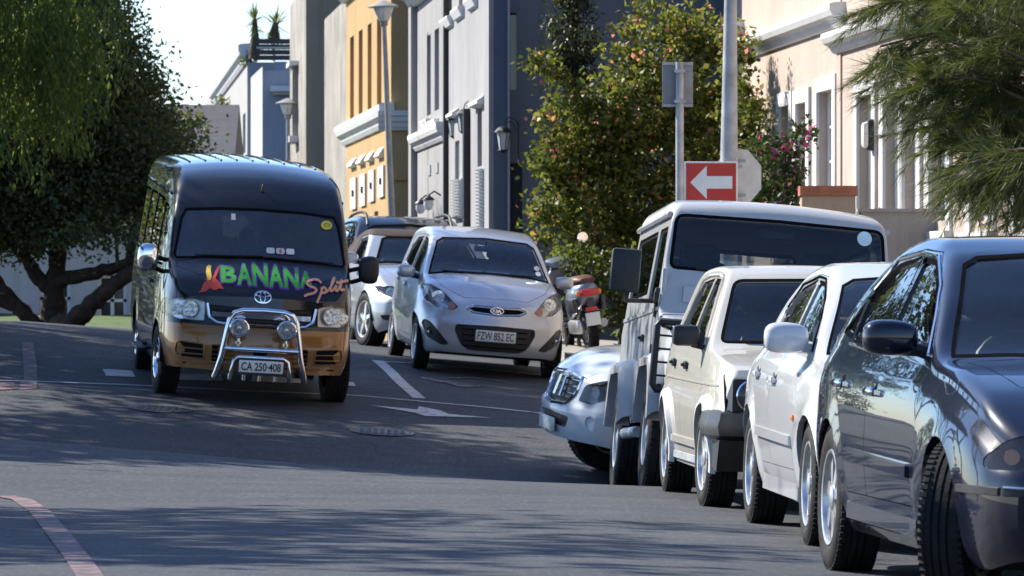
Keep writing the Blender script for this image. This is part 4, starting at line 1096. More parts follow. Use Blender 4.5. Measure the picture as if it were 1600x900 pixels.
for k in range(4): mb=MB(); mb.box((0,0,.07+k*.125),(wd,.03,.115)); mb.build('board',plain('dark stained board', (.05,.04,.04), .7),t)
for k in (-.5,0,.5): mb=MB(); mb.box((wd*k,.03,.24),(.05,.05,.5)); mb.build('post',plain('dark stained board', (.05,.04,.04), .7),t)
mb=MB(); mb.box((0,-.02,.30),(wd,.03,.03)); mb.build('rail',STEEL,t)
t=empty('terrace_railing',(sx(388,140),140,sz(110,140))); tag(t,'thin red rail sloping along the roof terrace','railing'); P0=W(364,108,150);P1=W(400,82,136); o0=Vector(t.location)
for k in range(6):
    p=P0.lerp(P1,k/5); mb=MB(); mb.tube([p-o0,p-o0-Vector((0,0,.55))],.03,6); mb.build('post',STEEL,t)
mb=MB(); mb.tube([P0-o0,P1-o0],.04,6); mb.build('rail',plain('red rail paint', (.35,.06,.05), .5),t)
b = empty('far_block', (sx(334,180),180,.2)); WORLD_PARTS.add(b.name); tag(b,'farthest small beige block at the end of the terrace','house')
F=Facade((sx(322,196),196),(sx(337,180),180),b); F.wall('wall',0,F.L,-.5,sz(138,186),[],PALEW); endwall('end_wall',b,F.B.x,-6,180,-.5,sz(138,186),TAN)
# ---- house across the lawn on the left
b = empty('lawn_house', (-8,112,.3)); WORLD_PARTS.add(b.name); tag(b,'pale house with sash windows glimpsed behind the tree trunks','house'); LH=stucco('lilac white render', (.42,.43,.47), .15, .05); d=113.0
hs=[(sx(62,d),sx(110,d),sz(497,d),sz(436,d)),(sx(152,d),sx(198,d),sz(509,d),sz(430,d)),(sx(262,d),sx(300,d),sz(500,d),sz(436,d)),(sx(-60,d),sx(-10,d),sz(497,d),sz(436,d))]
us=sorted({sx(-400,d),sx(345,d),*[q for h in hs for q in h[:2]]}); zs=sorted({-.5,sz(330,d),*[q for h in hs for q in h[2:4]]}); mb=MB()
for a,e in zip(us[:-1],us[1:]):
    for f,g in zip(zs[:-1],zs[1:]):
        if any(h[0]<(a+e)/2<h[1] and h[2]<(f+g)/2<h[3] for h in hs): continue
        mb.add([(a,d,f),(e,d,f),(e,d,g),(a,d,g)],[(0,1,2,3)])
for h in hs:
    q=[(h[0],h[2]),(h[1],h[2]),(h[1],h[3]),(h[0],h[3])]
    for i in range(4): (a,f),(e,g)=q[i],q[(i+1)%4]; mb.add([(a,d,f),(e,d,g),(e,d+.2,g),(a,d+.2,f)],[(0,1,2,3)])
mb.build('wall',LH,b,fix=False)
for h in hs:
    mb=MB(); mb.box(((h[0]+h[1])/2,d+.16,(h[2]+h[3])/2),(h[1]-h[0],.02,h[3]-h[2])); wo=mb.build('window',PANE,b)
    for (a,e,f,g) in ((h[0],h[0]+.07,h[2],h[3]),(h[1]-.07,h[1],h[2],h[3]),((h[0]+h[1])/2-.035,(h[0]+h[1])/2+.035,h[2],h[3]),(h[0],h[1],h[2],h[2]+.06),(h[0],h[1],(h[2]+h[3])/2-.03,(h[2]+h[3])/2+.03),(h[0],h[1],h[3]-.06,h[3])): mb=MB(); mb.box(((a+e)/2,d+.12,(f+g)/2),(e-a,.05,g-f)); mb.build('frame',FRAME,wo)
mb=MB(); mb.prism([(0,0),(4,2.2),(8,0)],lambda q,z,s:((sx(-400,d)-.2,sx(345,d)+.2)[s],d-.5+q,sz(330,d)+z)); mb.build('roof',plain('slate roof', (.10,.10,.11), .8),b)
# ------------------------------------------------------------------ street lamps, sign posts
LAMPM=plain('lamp post paint', (.30,.31,.31), .5, metal=.3, var=.15); OPAL=plain('lamp opal', (.70,.68,.63), .3, spec=.5)
def street_lamp(base, top, s, lab):
    base=Vector(base); top=Vector(top); t=empty('street_lamp',base); tag(t,lab,'street lamp','street lamps up the hill'); v=top-base; L_=v.length; ax=v.normalized()
    m=MB(); n=14; m.tube([ax*(L_*k/n) for k in range(n+1)],[(.085-.04*(k/n))*s for k in range(n+1)],14); m.build('post',LAMPM,t,50)
    Mx=ax.to_track_quat('Z','Y').to_matrix()
    def la(name,prof,mat,nn=20): mm=MB(); mm.lathe([(r*s,z*s) for r,z in prof],nn,'Z',ax*L_,Mx); mm.build(name,mat,t,40)
    la('collar',[(.06,-.06),(.075,-.04),(.075,.02),(.10,.04)],LAMPM); la('lantern_bowl',[(.09,.04),(.11,.07),(.185,.26),(.19,.30)],OPAL); la('lamp_hood',[(.19,.30),(.30,.305),(.305,.325),(.20,.37),(.10,.41),(.03,.44),(0,.445)],LAMPM)
    for k in range(6):
        a=k*math.pi/3; mm=MB(); mm.tube([ax*L_+Mx@Vector((.11*math.cos(a),.11*math.sin(a),.07))*s,ax*L_+Mx@Vector((.19*math.cos(a),.19*math.sin(a),.30))*s],.008*s,5); mm.build('lantern_rib',LAMPM,t)
d=87.5; xb=sx(620,d); street_lamp((xb,d,gz(xb,d)),W(600,36,d),.78,'tall leaning street lamp in front of the ochre house')
d=119; xb=sx(452,d); street_lamp((xb,d,gz(xb,d)),W(450,182,d),.86,'street lamp in front of the blue end wall'); d=145; xb=sx(370,d); street_lamp((xb,d,gz(xb,d)),W(370,250,d),.86,'farthest street lamp just above the minibus roof')
d=54.0; GP=plain('galvanised pole', (.40,.41,.43), .5, metal=.35, var=.2, scale=5)
xq=sx(1062,d); t=empty('sign_post',(xq,d,gz(xq,d))); tag(t,'slim grey post carrying a square sign seen from behind','sign'); zb=gz(xq,d)
mb=MB(); mb.tube([(0,0,0),(0,0,sz(97,d)-zb)],.038,12); mb.build('post',GP,t,50)
hw_=(sx(1083,d)-sx(1035,d))/2; zc=(sz(97,d)+sz(167,d))/2-zb; hh=(sz(97,d)-sz(167,d))/2
mb=MB(); mb.rbox((sx(1059,d)-xq,.055,zc),(hw_*2,.012,hh*2),.004); so=mb.build('sign_back',plain('sign back grey', (.26,.27,.28), .6, metal=.2),t,40)
for z in (zc+hh*.93,zc-hh*.93): mb=MB(); mb.box((sx(1059,d)-xq,.044,z),(hw_*2,.012,.025)); mb.build('stiffener',GP,so)
for z in (zc+hh*.6,zc-hh*.75): mb=MB(); mb.box((0,-.002,z),(.10,.10,.03)); mb.build('clamp',STEEL,so)
d=53.0; xq=sx(1139,d); zb=gz(xq,d); t=empty('lamp_pole',(xq,d,zb)); tag(t,'thick pale grey pole carrying the red arrow sign','pole')
mb=MB(); mb.tube([(0,0,0),(0,0,sz(250,d)-zb),(.015,0,sz(0,d)-zb),(.03,0,6.2)],[.085,.08,.058,.04],16); mb.build('shaft',GP,t,50)
mb=MB(); mb.tube([(.03,0,6.2),(-.25,0,6.5),(-.8,0,6.6)],.035,8); mb.rbox((-.95,0,6.6),(.5,.2,.12),.04); mb.build('lamp_arm',GP,t,50)
SRED=plain('sign red', (.52,.045,.03), .45, var=.08); t2=empty('arrow_sign',W(1111,285,52.85)); tag(t2,'red one-way sign with a white arrow pointing left','sign'); w_=(sx(1152,d)-sx(1069,d)); h_=sz(253,d)-sz(318,d); Rz=Matrix.Rotation(R(-3),3,'Z')
mb=MB(); mb.rbox((0,0,0),(w_,.012,h_),.004,Rz); mb.build('panel',WHITEP,t2,40); mb=MB(); mb.rbox((0,-.008,0),(w_-.03,.006,h_-.03),.002,Rz); mb.build('red_face',SRED,t2)
P=[(-.39,0),(-.08,.40),(-.08,.15),(.40,.15),(.40,-.15),(-.08,-.15),(-.08,-.40)]; mesh_obj('arrow',[Rz@Vector((a*w_,-.0135,b_*h_)) for a,b_ in P],[(0,1,2,5,6),(2,3,4,5)],WHITEP,t2)
for z in (h_*.38,-h_*.44): mb=MB(); mb.box((.16,.03,z),(.26,.06,.03)); mb.build('clamp',STEEL,t2)
t3=empty('octagonal_sign',W(1153,277,53.2)); tag(t3,'octagonal sign seen from behind on the thick pole','sign'); r_=(sz(233,53.2)-sz(320,53.2))/2/math.cos(math.pi/8)
mb=MB(); mb.prism([(r_*math.cos(math.pi/8+k*math.pi/4),r_*math.sin(math.pi/8+k*math.pi/4)) for k in range(8)],lambda a,b_,q:(a*.86,.012*q+a*.45,b_)); mb.build('sign_back',plain('sign back pale', (.50,.52,.54), .5, metal=.1),t3,20)
for z in (r_*.55,-r_*.6): mb=MB(); mb.box((-.02,-.03,z),(.18,.05,.03)); mb.build('clamp',STEEL,t3)
# ------------------------------------------------------------------ dark blue saloon, nearest of the parked row
NAVY = paint('navy metallic paint', (.0035,.006,.018), .0, .3, 1.0, .0, .035)
c = Car('parked_saloon', 'dark blue four-door saloon nearest the camera at the end of the parked row', 'car',
    L=4.70, fo=.93, wb=2.70, r=.318, arch=.355, paint=NAVY,
    top=[(0,.66),(.06,.70),(.25,.775),(.6,.865),(1.0,.925),(1.28,.955),(1.36,.985),(1.75,1.225),(2.10,1.395),(2.45,1.452),(2.8,1.46),(3.2,1.425),(3.6,1.29),(3.95,1.12),(4.1,1.06),(4.5,1.03),(4.7,.97)],
    bot=[(0,.22),(.3,.17),(1.3,.185),(3.4,.19),(4.3,.22),(4.7,.30)],
    w=[(0,.70),(.06,.755),(.18,.81),(.45,.85),(.9,.871),(2.3,.873),(3.6,.866),(4.2,.83),(4.5,.78),(4.65,.72),(4.7,.66)],
    belt=[(0,.60),(.3,.72),(1.2,.90),(1.5,.925),(2.5,.945),(3.8,.985),(4.7,.92)], tumble=[(0,.40),(4.7,.42)], rr=[(0,.06),(.6,.075),(1.25,.06),(1.5,.05),(2.2,.10),(3.2,.10),(3.9,.05),(4.7,.05)],
    side=[(0,.905),(.08,.945),(.22,.975),(.5,1.0),(.78,.992),(.92,.965),(1,.925)], crown=[(0,.03),(1.2,.035),(1.6,.02),(4.7,.02)],
    fprof=[(.15,-.10),(.25,-.03),(.42,0),(.52,0),(.56,-.03),(.70,-.10),(.9,-.2)], rprof=[(.2,-.08),(.45,0),(.6,-.01),(1.1,-.06)], bowf=.20, blen=1.1, bowr=.13, ws=(1.36, 2.1), kws=.17, flare=.012, flare_w=.05)
c.side_windows([roundp([(1.66,.985),(2.62,.975),(2.62,1.375),(2.30,1.36),(1.98,1.235)], [.02,.01,.02,.05,.04]), roundp([(2.68,.975),(3.46,1.0),(3.52,1.20),(3.18,1.345),(2.68,1.38)], [.01,.02,.05,.06,.02]), roundp([(3.52,1.01),(3.86,1.04),(3.58,1.18)], .02)], GLASS, seal=.026)
c.windscreen(mirr([(0,.985),(.52,.975),(.735,.962),(.585,1.345),(.52,1.38),(.3,1.40),(0,1.41)]), smax=2.3, seal=.015)
c.rear_window(mirr([(0,1.09),(.58,1.09),(.50,1.33),(0,1.37)]), 2.9)
c.arches()
c.doors([[(1.50,.36),(1.44,.62),(1.50,.93),(1.60,.968),(1.98,1.265),(2.29,1.395),(2.65,1.408),(2.65,.36)], [(2.65,.36),(2.65,1.408),(3.2,1.375),(3.56,1.215),(3.49,.99),(3.46,.78),(3.24,.56),(3.16,.36)]], [[0], [1]], handles=[(2.50,.80), (3.34,.82)], hmat=CHROME, hkind='pull')
c.bonnet([(.20,0),(.26,.46),(.62,.62),(1.26,.70),(1.30,.60),(1.20,0),(1.30,-.60),(1.26,-.70),(.62,-.62),(.26,-.46)], a=.1, b=1.5)
c.headlights(roundp([(.33,.565),(.80,.555),(.80,.60),(.70,.685),(.44,.70),(.35,.68)], [.02,.02,.03,.05,.02,.03]), [(.45,.625,.058),(.60,.622,.052),(.71,.612,.030,AMBER)], house=plain('lamp housing dark', (.03,.03,.034), .3), smax=.9)
gr = c.front_panel('grille', roundp(mirr([(0,.545),(.29,.55),(.31,.68),(0,.70)]), .02), BLACKP, inset=.02, smax=.5)[0]
for z in (.575, .605, .635, .665):
    mb = MB(); mb.tube([c.front_pt(y, z)[0] + Vector((-.006, 0, 0)) for y in np.linspace(-.28, .28, 9)], .007, 6); mb.build('grille_bar', CHROME if z > .66 else BLACKP, gr)
c.front_panel('air_intake', roundp(mirr([(0,.24),(.36,.24),(.36,.36),(0,.36)]), .03), BLACKP, inset=.03, smax=.4)
for o in c.front_panel('fog_lamp', circ(.60,.305,.055,16), LENS, pair=True, inset=.004, smax=.7): pass
c.underside()
c.strip('bumper_trim', .20, .56, .475, .475, .035, BLACKP, proud=.012)
V=[];F=[]
for k,y in enumerate(np.linspace(-.74,.74,31)):
    p,n=c.front_pt(y,.475)
    V += [p+Vector((-.004,0,-.018)), p+n*.014+Vector((0,0,-.014)), p+n*.014+Vector((0,0,.014)), p+Vector((-.004,0,.018))]
for k in range(30):
    for j in range(3): F.append((4*k+j,4*k+j+1,4*k+j+5,4*k+j+4))
MB().add(V,F).build('bumper_trim', BLACKP, c.root, 30)
V=[(v.x,v.y,v.z) for v in V]; mb=MB(); mb.tube([c.front_pt(y,.492)[0]+c.front_pt(y,.492)[1]*.012 for y in np.linspace(-.74,.74,31)], .005, 5); mb.build('chrome_line', CHROME, c.root, 40)
c.strip('door_moulding', 1.56, 3.14, .50, .52, .055, NAVY, proud=.016); c.strip('chrome_line', 1.56, 3.14, .527, .547, .012, CHROME, proud=.014)
c.strip('sill_trim', 1.42, 3.20, .275, .285, .09, NAVY, proud=.012)
for sg in (-1,1):                                             # bright line round the windows
    mb=MB(); P=[(1.62,.972),(1.97,1.25),(2.30,1.378),(2.65,1.393),(3.2,1.36),(3.54,1.205)]
    Q=[]
    for a,b in zip(P[:-1],P[1:]):
        for t in np.linspace(0,1,7)[:-1]: Q.append((a[0]+(b[0]-a[0])*t, a[1]+(b[1]-a[1])*t))
    mb.tube([c.side_pt(s,z,sg)[0]+c.side_pt(s,z,sg)[1]*.003 for s,z in Q], .007, 5); mb.build('window_trim', CHROME, c.root, 40)
    mb=MB(); mb.tube([c.side_pt(s,z,sg)[0]+c.side_pt(s,z,sg)[1]*.004 for s,z in [(1.62,.972),(2.1,.968),(2.65,.963),(3.1,.975),(3.5,.99)]], .008, 5); mb.build('window_trim', CHROME, c.root, 40)
c.mirrors(1.74, .985, (.12,.225,.145), NAVY, dy=.03)
c.cabin(1.42, .945, [(2.25,-.37,.50),(2.25,.37,.50)], bench=(3.05,.44,.60), wheel=(1.86,-.37,.90,.185,-22), floor=(1.2,3.9,.30))
c.inner_mirror(1.98,1.29)
c.wheels(w=.205, rim=.665, style='seven', steer=-27)
c.finish(); PASSAT = c.place(sx(1320,25.2), 25.2, 6.0, 'rr')
# ------------------------------------------------------------------ rounded white saloon
WHITE = paint('white paint', (.51,.525,.54), 0, .36, 1.0, 0, .13)
c = Car('parked_saloon', 'rounded white four-door saloon parked right behind the dark blue one', 'car',
    L=4.48, fo=.88, wb=2.60, r=.305, arch=.350, paint=WHITE,
    top=[(0,.66),(.05,.70),(.25,.765),(.6,.85),(1.0,.91),(1.22,.935),(1.32,.975),(1.72,1.22),(2.0,1.345),(2.3,1.405),(2.6,1.415),(3.0,1.39),(3.4,1.27),(3.72,1.10),(3.85,1.05),(4.25,1.02),(4.48,.96)],
    bot=[(0,.22),(.3,.17),(1.3,.185),(3.3,.19),(4.1,.22),(4.48,.30)],
    w=[(0,.68),(.06,.735),(.18,.79),(.45,.835),(.9,.862),(2.3,.866),(3.4,.86),(4.0,.83),(4.3,.78),(4.43,.72),(4.48,.66)],
    belt=[(0,.60),(.3,.71),(1.2,.885),(1.5,.91),(2.5,.93),(3.6,.96),(4.48,.91)], tumble=[(0,.40),(4.48,.42)], rr=[(0,.06),(.6,.075),(1.25,.06),(1.5,.05),(2.1,.10),(3.0,.10),(3.7,.05),(4.48,.05)],
    side=[(0,.89),(.08,.93),(.22,.965),(.5,1.0),(.78,.99),(.92,.945),(1,.89)], crown=[(0,.03),(1.2,.035),(1.6,.02),(4.48,.02)],
    fprof=[(.15,-.10),(.25,-.03),(.42,0),(.52,0),(.56,-.03),(.70,-.10),(.9,-.2)], rprof=[(.2,-.08),(.45,0),(.6,-.01),(1.1,-.06)], bowf=.20, blen=1.1, bowr=.13, ws=(1.32,2.0), kws=.17, flare=.016, flare_w=.05)
c.side_windows([roundp([(1.60,.965),(2.50,.955),(2.50,1.325),(2.22,1.315),(1.92,1.205)], [.02,.01,.02,.05,.04]), roundp([(2.56,.955),(3.26,.975),(3.36,1.14),(3.08,1.285),(2.56,1.33)], [.01,.02,.05,.06,.02])], GLASS, seal=.024)
c.windscreen(mirr([(0,.965),(.52,.955),(.71,.942),(.565,1.30),(.50,1.335),(.3,1.355),(0,1.365)]), smax=2.2, seal=.015)
c.rear_window(mirr([(0,1.07),(.56,1.07),(.48,1.29),(0,1.33)]), 2.8)
c.arches()
c.doors([[(1.44,.35),(1.38,.60),(1.44,.91),(1.54,.945),(1.92,1.235),(2.21,1.345),(2.53,1.358),(2.53,.35)], [(2.54,.35),(2.54,1.358),(3.10,1.315),(3.41,1.15),(3.33,.96),(3.30,.76),(3.10,.55),(3.02,.35)]], [[0],[1]], handles=[(2.38,.79),(3.18,.81)], hkind='pull')
c.bonnet([(.20,0),(.26,.45),(.62,.60),(1.20,.68),(1.24,.58),(1.15,0),(1.24,-.58),(1.20,-.68),(.62,-.60),(.26,-.45)], a=.1, b=1.5)
c.headlights(roundp([(.36,.56),(.76,.555),(.76,.60),(.68,.67),(.44,.69),(.37,.67)], [.02,.02,.03,.04,.02,.03]), [(.48,.615,.052),(.62,.612,.045)], house=ALLOY, smax=.9)
c.front_panel('grille', roundp(mirr([(0,.545),(.27,.55),(.30,.665),(0,.685)]), .02), BLACKP, inset=.02, smax=.5)
c.front_panel('air_intake', roundp(mirr([(0,.24),(.40,.24),(.40,.36),(0,.36)]), .03), BLACKP, inset=.03, smax=.4)
c.underside()
c.strip('door_moulding', 1.48, 3.02, .50, .515, .06, WHITE, proud=.016); c.strip('sill_trim', 1.36, 3.06, .24, .25, .11, WHITE, proud=.014)
for sg in (-1,1):
    p,n=c.side_pt(1.40,.62,sg); mb=MB(); mb.rbox(p+n*.006,(.055,.014,.03),.006); mb.build('side_indicator', AMBER, c.root, 40)
    mb=MB(); Q=[]; P=[(1.57,.955),(1.91,1.222),(2.22,1.33),(2.53,1.343),(3.09,1.30),(3.39,1.15)]
    for a,b in zip(P[:-1],P[1:]):
        for t in np.linspace(0,1,7)[:-1]: Q.append((a[0]+(b[0]-a[0])*t,a[1]+(b[1]-a[1])*t))
    mb.tube([c.side_pt(s,z,sg)[0]+c.side_pt(s,z,sg)[1]*.002 for s,z in Q], .007, 5); mb.build('window_trim', SEAL, c.root, 40)
c.mirrors(1.66, .965, (.13,.23,.16), WHITE, arm=WHITE, dy=.015)
c.cabin(1.38,.925,[(2.15,-.36,.50),(2.15,.36,.50)], mat=plain('seat cloth plum', (.10,.045,.05), .9, var=.2), bench=(2.9,.52,.6), wheel=(1.78,-.36,.89,.185,-22), floor=(1.1,3.7,.30))
c.inner_mirror(1.9,1.25)
c.wheels(w=.20, rim=.70, style='five')
c.finish(); SEDAN = c.place(sx(1182,30.2), 30.2, 3.9, 'rr', k=.965)
# ------------------------------------------------------------------ boxy cream hatchback of the eighties
CREAM = paint('cream white paint', (.48,.46,.405), 0, .38, .8, 0, .16)
c = Car('boxy_hatchback', 'boxy cream five-door hatchback with black bumper parked between the off-roader and the white saloon', 'car',
    L=3.78, fo=.74, wb=2.40, r=.286, arch=.325, paint=CREAM,
    top=[(0,.765),(.02,.80),(.08,.815),(.5,.86),(.95,.905),(1.02,.925),(1.08,.96),(1.52,1.30),(1.62,1.36),(1.78,1.392),(2.3,1.41),(2.9,1.395),(3.12,1.36),(3.22,1.30),(3.62,.93),(3.72,.90),(3.78,.82)],
    bot=[(0,.30),(.2,.26),(.9,.2),(3.0,.21),(3.5,.26),(3.78,.34)],
    w=[(0,.775),(.04,.785),(.3,.80),(.9,.812),(2.9,.812),(3.5,.80),(3.74,.785),(3.78,.77)],
    belt=[(0,.70),(.4,.80),(1.0,.865),(1.4,.885),(3.2,.92),(3.78,.86)], tumble=[(0,.36),(3.78,.36)], rr=[(0,.035),(1.0,.035),(1.3,.035),(1.8,.055),(3.2,.055),(3.78,.04)],
    side=[(0,.945),(.1,.965),(.52,1.0),(.56,1.0),(.60,.985),(.85,.968),(1,.945)], crown=[(0,.015),(1,.02),(3.78,.02)],
    fprof=[(.2,-.12),(.36,-.05),(.48,0),(.76,0),(.84,-.02)], rprof=[(.3,-.04),(.5,0),(.9,-.02),(1.4,-.02)], bowf=.05, blen=.6, bowr=.04, ws=(1.05,1.6), kws=.10, flare=.0)
c.side_windows([roundp([(1.34,.925),(2.16,.925),(2.16,1.335),(1.78,1.325)], [.02,.02,.03,.05]), roundp([(2.24,.925),(2.94,.935),(2.94,1.02),(2.80,1.31),(2.24,1.335)], [.02,.02,.02,.05,.03])], GLASS, seal=.024)
c.windscreen(roundp(mirr([(0,.955),(.69,.945),(.57,1.33),(0,1.35)]), [0,.05,.06,0,.06,.05]), smax=2.0, seal=.02)
c.rear_window(roundp(mirr([(0,.98),(.60,.98),(.52,1.30),(0,1.31)]), .05), 2.9)
c.arches()
c.doors([[(1.14,.36),(1.12,.70),(1.20,.87),(1.32,.90),(1.74,1.352),(2.20,1.362),(2.20,.36)], [(2.21,.36),(2.21,1.362),(2.83,1.338),(3.00,1.0),(2.98,.86),(2.80,.68),(2.66,.5),(2.62,.36)]], [[0],[1]], handles=[(2.08,.80),(2.84,.81)], hmat=BLACKP, hkind='paddle')
c.bonnet([(.02,0),(.03,.60),(.98,.68),(1.02,.55),(1.0,0),(1.02,-.55),(.98,-.68),(.03,-.60)], a=.0, b=1.2)
g=c.front_panel('grille', roundp(mirr([(0,.555),(.715,.555),(.715,.75),(0,.755)]), .02), BLACKP, inset=.035, smax=.3)[0]
for z in np.linspace(.58,.735,7): c.front_tube('grille_bar', [(y,z) for y in np.linspace(-.42,.42,5)], .006, BLACKP, g, -.02)
mb=MB(); mb.tube([c.front_pt(y,z)[0] for y,z in ell([(-.75,.55),(.75,.55),(.75,.76),(-.75,.76)],4)], .012, 6, closed=True); mb.build('grille_surround', SEAL, g, 40)
for sg in (-1,1):
    for (y,r) in ((.60,.088),(.40,.072)):
        cc=c.front_pt(y*sg,.655)[0]+Vector((-.02,0,0)); mb=MB(); mb.lathe([(r*1.06,0),(r*1.08,.012),(r*.98,.016)],24,'X',cc,caps=False); ho=mb.build('headlight', CHROME, c.root, 40)
        mb=MB(); mb.lathe([(r,.005),(r*.8,-.03),(r*.4,-.05),(0,-.055)],24,'X',cc,caps=False); mb.build('reflector', REFL, ho, 40); mb=MB(); mb.lathe([(0,.035),(r*.5,.030),(r*.98,.012)],24,'X',cc,caps=False); mb.build('lens', LENS, ho, 40)
c.underside()
# black bumper wrapping the corners, with the apron below
V=[];F=[]; T=[]
for y in np.linspace(-.70,.70,15): T.append((c.front_pt(y,.50)[0].x+.085-.05*(abs(y)/.7)**4,y))
L_=[(c.X(.52),-.845),(c.X(.30),-.845),(c.X(.12),-.835),(c.X(.0)+.02,-.79)]; Rr=[(a,-b) for a,b in L_[::-1]]; T=L_+T+Rr
for (x,y) in T:
    k=1.0
    for dz,dd in ((-.10,-.05),(-.075,0),(-.02,.012),(.02,.0),(.055,-.005),(.07,-.06)): 
        v=Vector((x,y,0)); v-= v.normalized()*0; V.append((x+dd*(1 if abs(y)<.8 else .2), y+ (dd*(1 if y>0 else -1) if abs(y)>.7 else 0), .50+dz))
m=6
for i in range(len(T)-1):
    for j in range(m-1): F.append((m*i+j,m*i+j+1,m*i+m+j+1,m*i+m+j))
MB().add(V,F).build('bumper', plain('bumper plastic', (.030,.030,.032), .38, spec=.5, var=.2), c.root, 35)
mb=MB(); mb.prism([(c.X(-.02),.40),(c.X(.36),.40),(c.X(.40),.24),(c.X(.10),.22)], lambda a,b,q:(a,(-.79,.79)[q],b)); mb.build('front_apron', BLACKP, c.root, 30)
for sg in (-1,1): mb=MB(); mb.box((c.X(-.10),sg*.58,.485),(.012,.15,.055)); mb.build('indicator', AMBER, c.root)
c.lip(plain('silver arch trim', (.50,.50,.49), .4, metal=.0), .052, .030)
c.strip('waist_crease', .30, 3.4, .705, .72, .012, CREAM, proud=.006); c.strip('sill_moulding', 1.10, 2.76, .345, .35, .05, CREAM, proud=.016); c.strip('sill_trim', 1.10, 2.78, .25, .25, .05, STEEL, proud=.010)
for sg in (-1,1):
    p,n=c.side_pt(1.40,.92,sg); cen=Vector((c.X(1.36),p.y+sg*.11,.985)); mb=MB(); mb.rbox(cen,(.075,.165,.125),.03); o=mb.build('side_mirror', BLACKP, c.root, 40); mb=MB(); mb.prism([(0,0),(.12,0),(.05,.10)],lambda a,b,q:(c.X(1.33+a),p.y+sg*(.0+.03*q),.91+b)); mb.tube([p,cen+Vector((0,-sg*.04,-.05))],.022,6); mb.build('arm', BLACKP, o, 40); mb=MB(); mb.box(cen+Vector((-.038,0,0)),(.004,.14,.10)); mb.build('mirror_glass', MIRRORM, o)
    mb=MB(); mb.tube([c.side_pt(s,z,sg)[0]+c.side_pt(s,z,sg)[1]*.004 for s,z in [(1.34,.93),(1.45,1.02),(1.55,1.12),(1.66,1.22),(1.76,1.335),(2.0,1.352),(2.5,1.35),(2.82,1.325),(2.9,1.18),(2.97,1.0)]],.010,6); mb.build('rain_gutter', CREAM, c.root, 40)
c.wiper([(y,.955) for y in np.linspace(-.55,-.05,6)]); c.wiper([(y,.957) for y in np.linspace(.0,.5,6)])
c.cabin(1.10,.90,[(1.78,-.34,.50),(1.78,.34,.50)], bench=(2.6,.36,.55), wheel=(1.46,-.34,.90,.19,-25), floor=(1.0,3.4,.30))
mb=MB()                                                    # slatted luggage screen behind the back seat
for z in (1.05,1.15,1.24): mb.box((c.X(3.02),0,z),(.03,1.0,.035))
for y in (-.35,0,.35): mb.box((c.X(3.035),y,1.13),(.02,.06,.36))
mb.build('luggage_screen', STEEL, c.root)
c.inner_mirror(1.62,1.28,.2)
c.wheels(w=.185, rim=.70, style='eight', offs=-.005, steer=3)
c.finish(); GOLF = c.place(sx(1053,34.7), 34.7, 3.7, 'rr', k=.965)
# ------------------------------------------------------------------ tall white off-roader
OFFW = paint('off-roader white paint', (.39,.405,.41), 0, .45, .7, 0, .18)
c = Car('off_roader', 'tall boxy white off-roader with black door mirrors and lamp guard leaning in the parked row', 'off-roader',
    L=3.90, fo=.62, wb=2.36, r=.385, arch=.445, arch_z=.42, paint=OFFW,
    top=[(0,1.05),(.02,1.09),(.08,1.12),(.9,1.19),(.98,1.20),(1.02,1.26),(1.05,1.40),(1.08,1.46),(1.12,1.52),(1.25,1.86),(1.28,1.91),(1.33,1.945),(1.5,1.98),(2.0,2.01),(3.6,2.01),(3.8,1.98),(3.87,1.93),(3.90,1.86)],
    bot=[(0,.52),(.3,.50),(1.1,.48),(2.9,.48),(3.6,.52),(3.90,.55)],
    w=[(0,.775),(.04,.79),(.3,.80),(3.75,.80),(3.87,.79),(3.90,.775)],
    belt=[(0,1.0),(.95,1.12),(1.15,1.22),(3.9,1.22)], tumble=[(0,.12),(1.0,.05),(1.2,.10),(3.9,.10)], rr=[(0,.04),(1.0,.04),(1.2,.03),(1.4,.10),(3.7,.10),(3.9,.06)],
    side=[(0,.985),(.1,1.0),(.85,1.0),(1,.985)], crown=[(0,.02),(1,.03),(1.3,.03),(3.9,.03)],
    fprof=[(.4,-.02),(.7,0),(1.0,0),(1.15,-.03)], rprof=[(.4,0),(2,0)], bowf=.03, blen=.5, bowr=.02, ws=(1.1,1.3), kws=.015)
c.side_windows([roundp([(1.24,1.30),(1.98,1.30),(1.98,1.80),(1.40,1.80)], .04), roundp([(2.14,1.36),(3.65,1.36),(3.65,1.80),(2.14,1.80)], .05)], GLASSD, seal=.025)
ws=c.windscreen(roundp(mirr([(0,1.50),(.735,1.50),(.705,1.885),(0,1.895)]), [0,.06,.07,0,.07,.06]), mat=GLASS, smax=1.6, seal=.024, smin=.9)
c.rear_window(roundp(mirr([(0,1.36),(.42,1.36),(.42,1.8),(0,1.8)]), .05), 3.6, GLASSD)
c.arches(lip=.05)
c.doors([[(1.10,.56),(1.10,1.24),(1.20,1.26),(1.38,1.85),(2.03,1.85),(2.03,.56)]], [[0]], handles=[(1.90,1.05)], hmat=BLACKP, hkind='paddle')
c.bonnet([(.02,0),(.03,.50),(.94,.55),(.97,0),(.94,-.55),(.03,-.50)], a=.0, b=1.2)
g=c.front_panel('grille', roundp(mirr([(0,.66),(.40,.66),(.40,1.0),(0,1.0)]), .02), BLACKP, inset=.05, smax=.3)[0]
for z in np.linspace(.70,.96,8): c.front_tube('grille_bar', [(y,z) for y in np.linspace(-.38,.38,5)], .009, BLACKP, g, -.02)
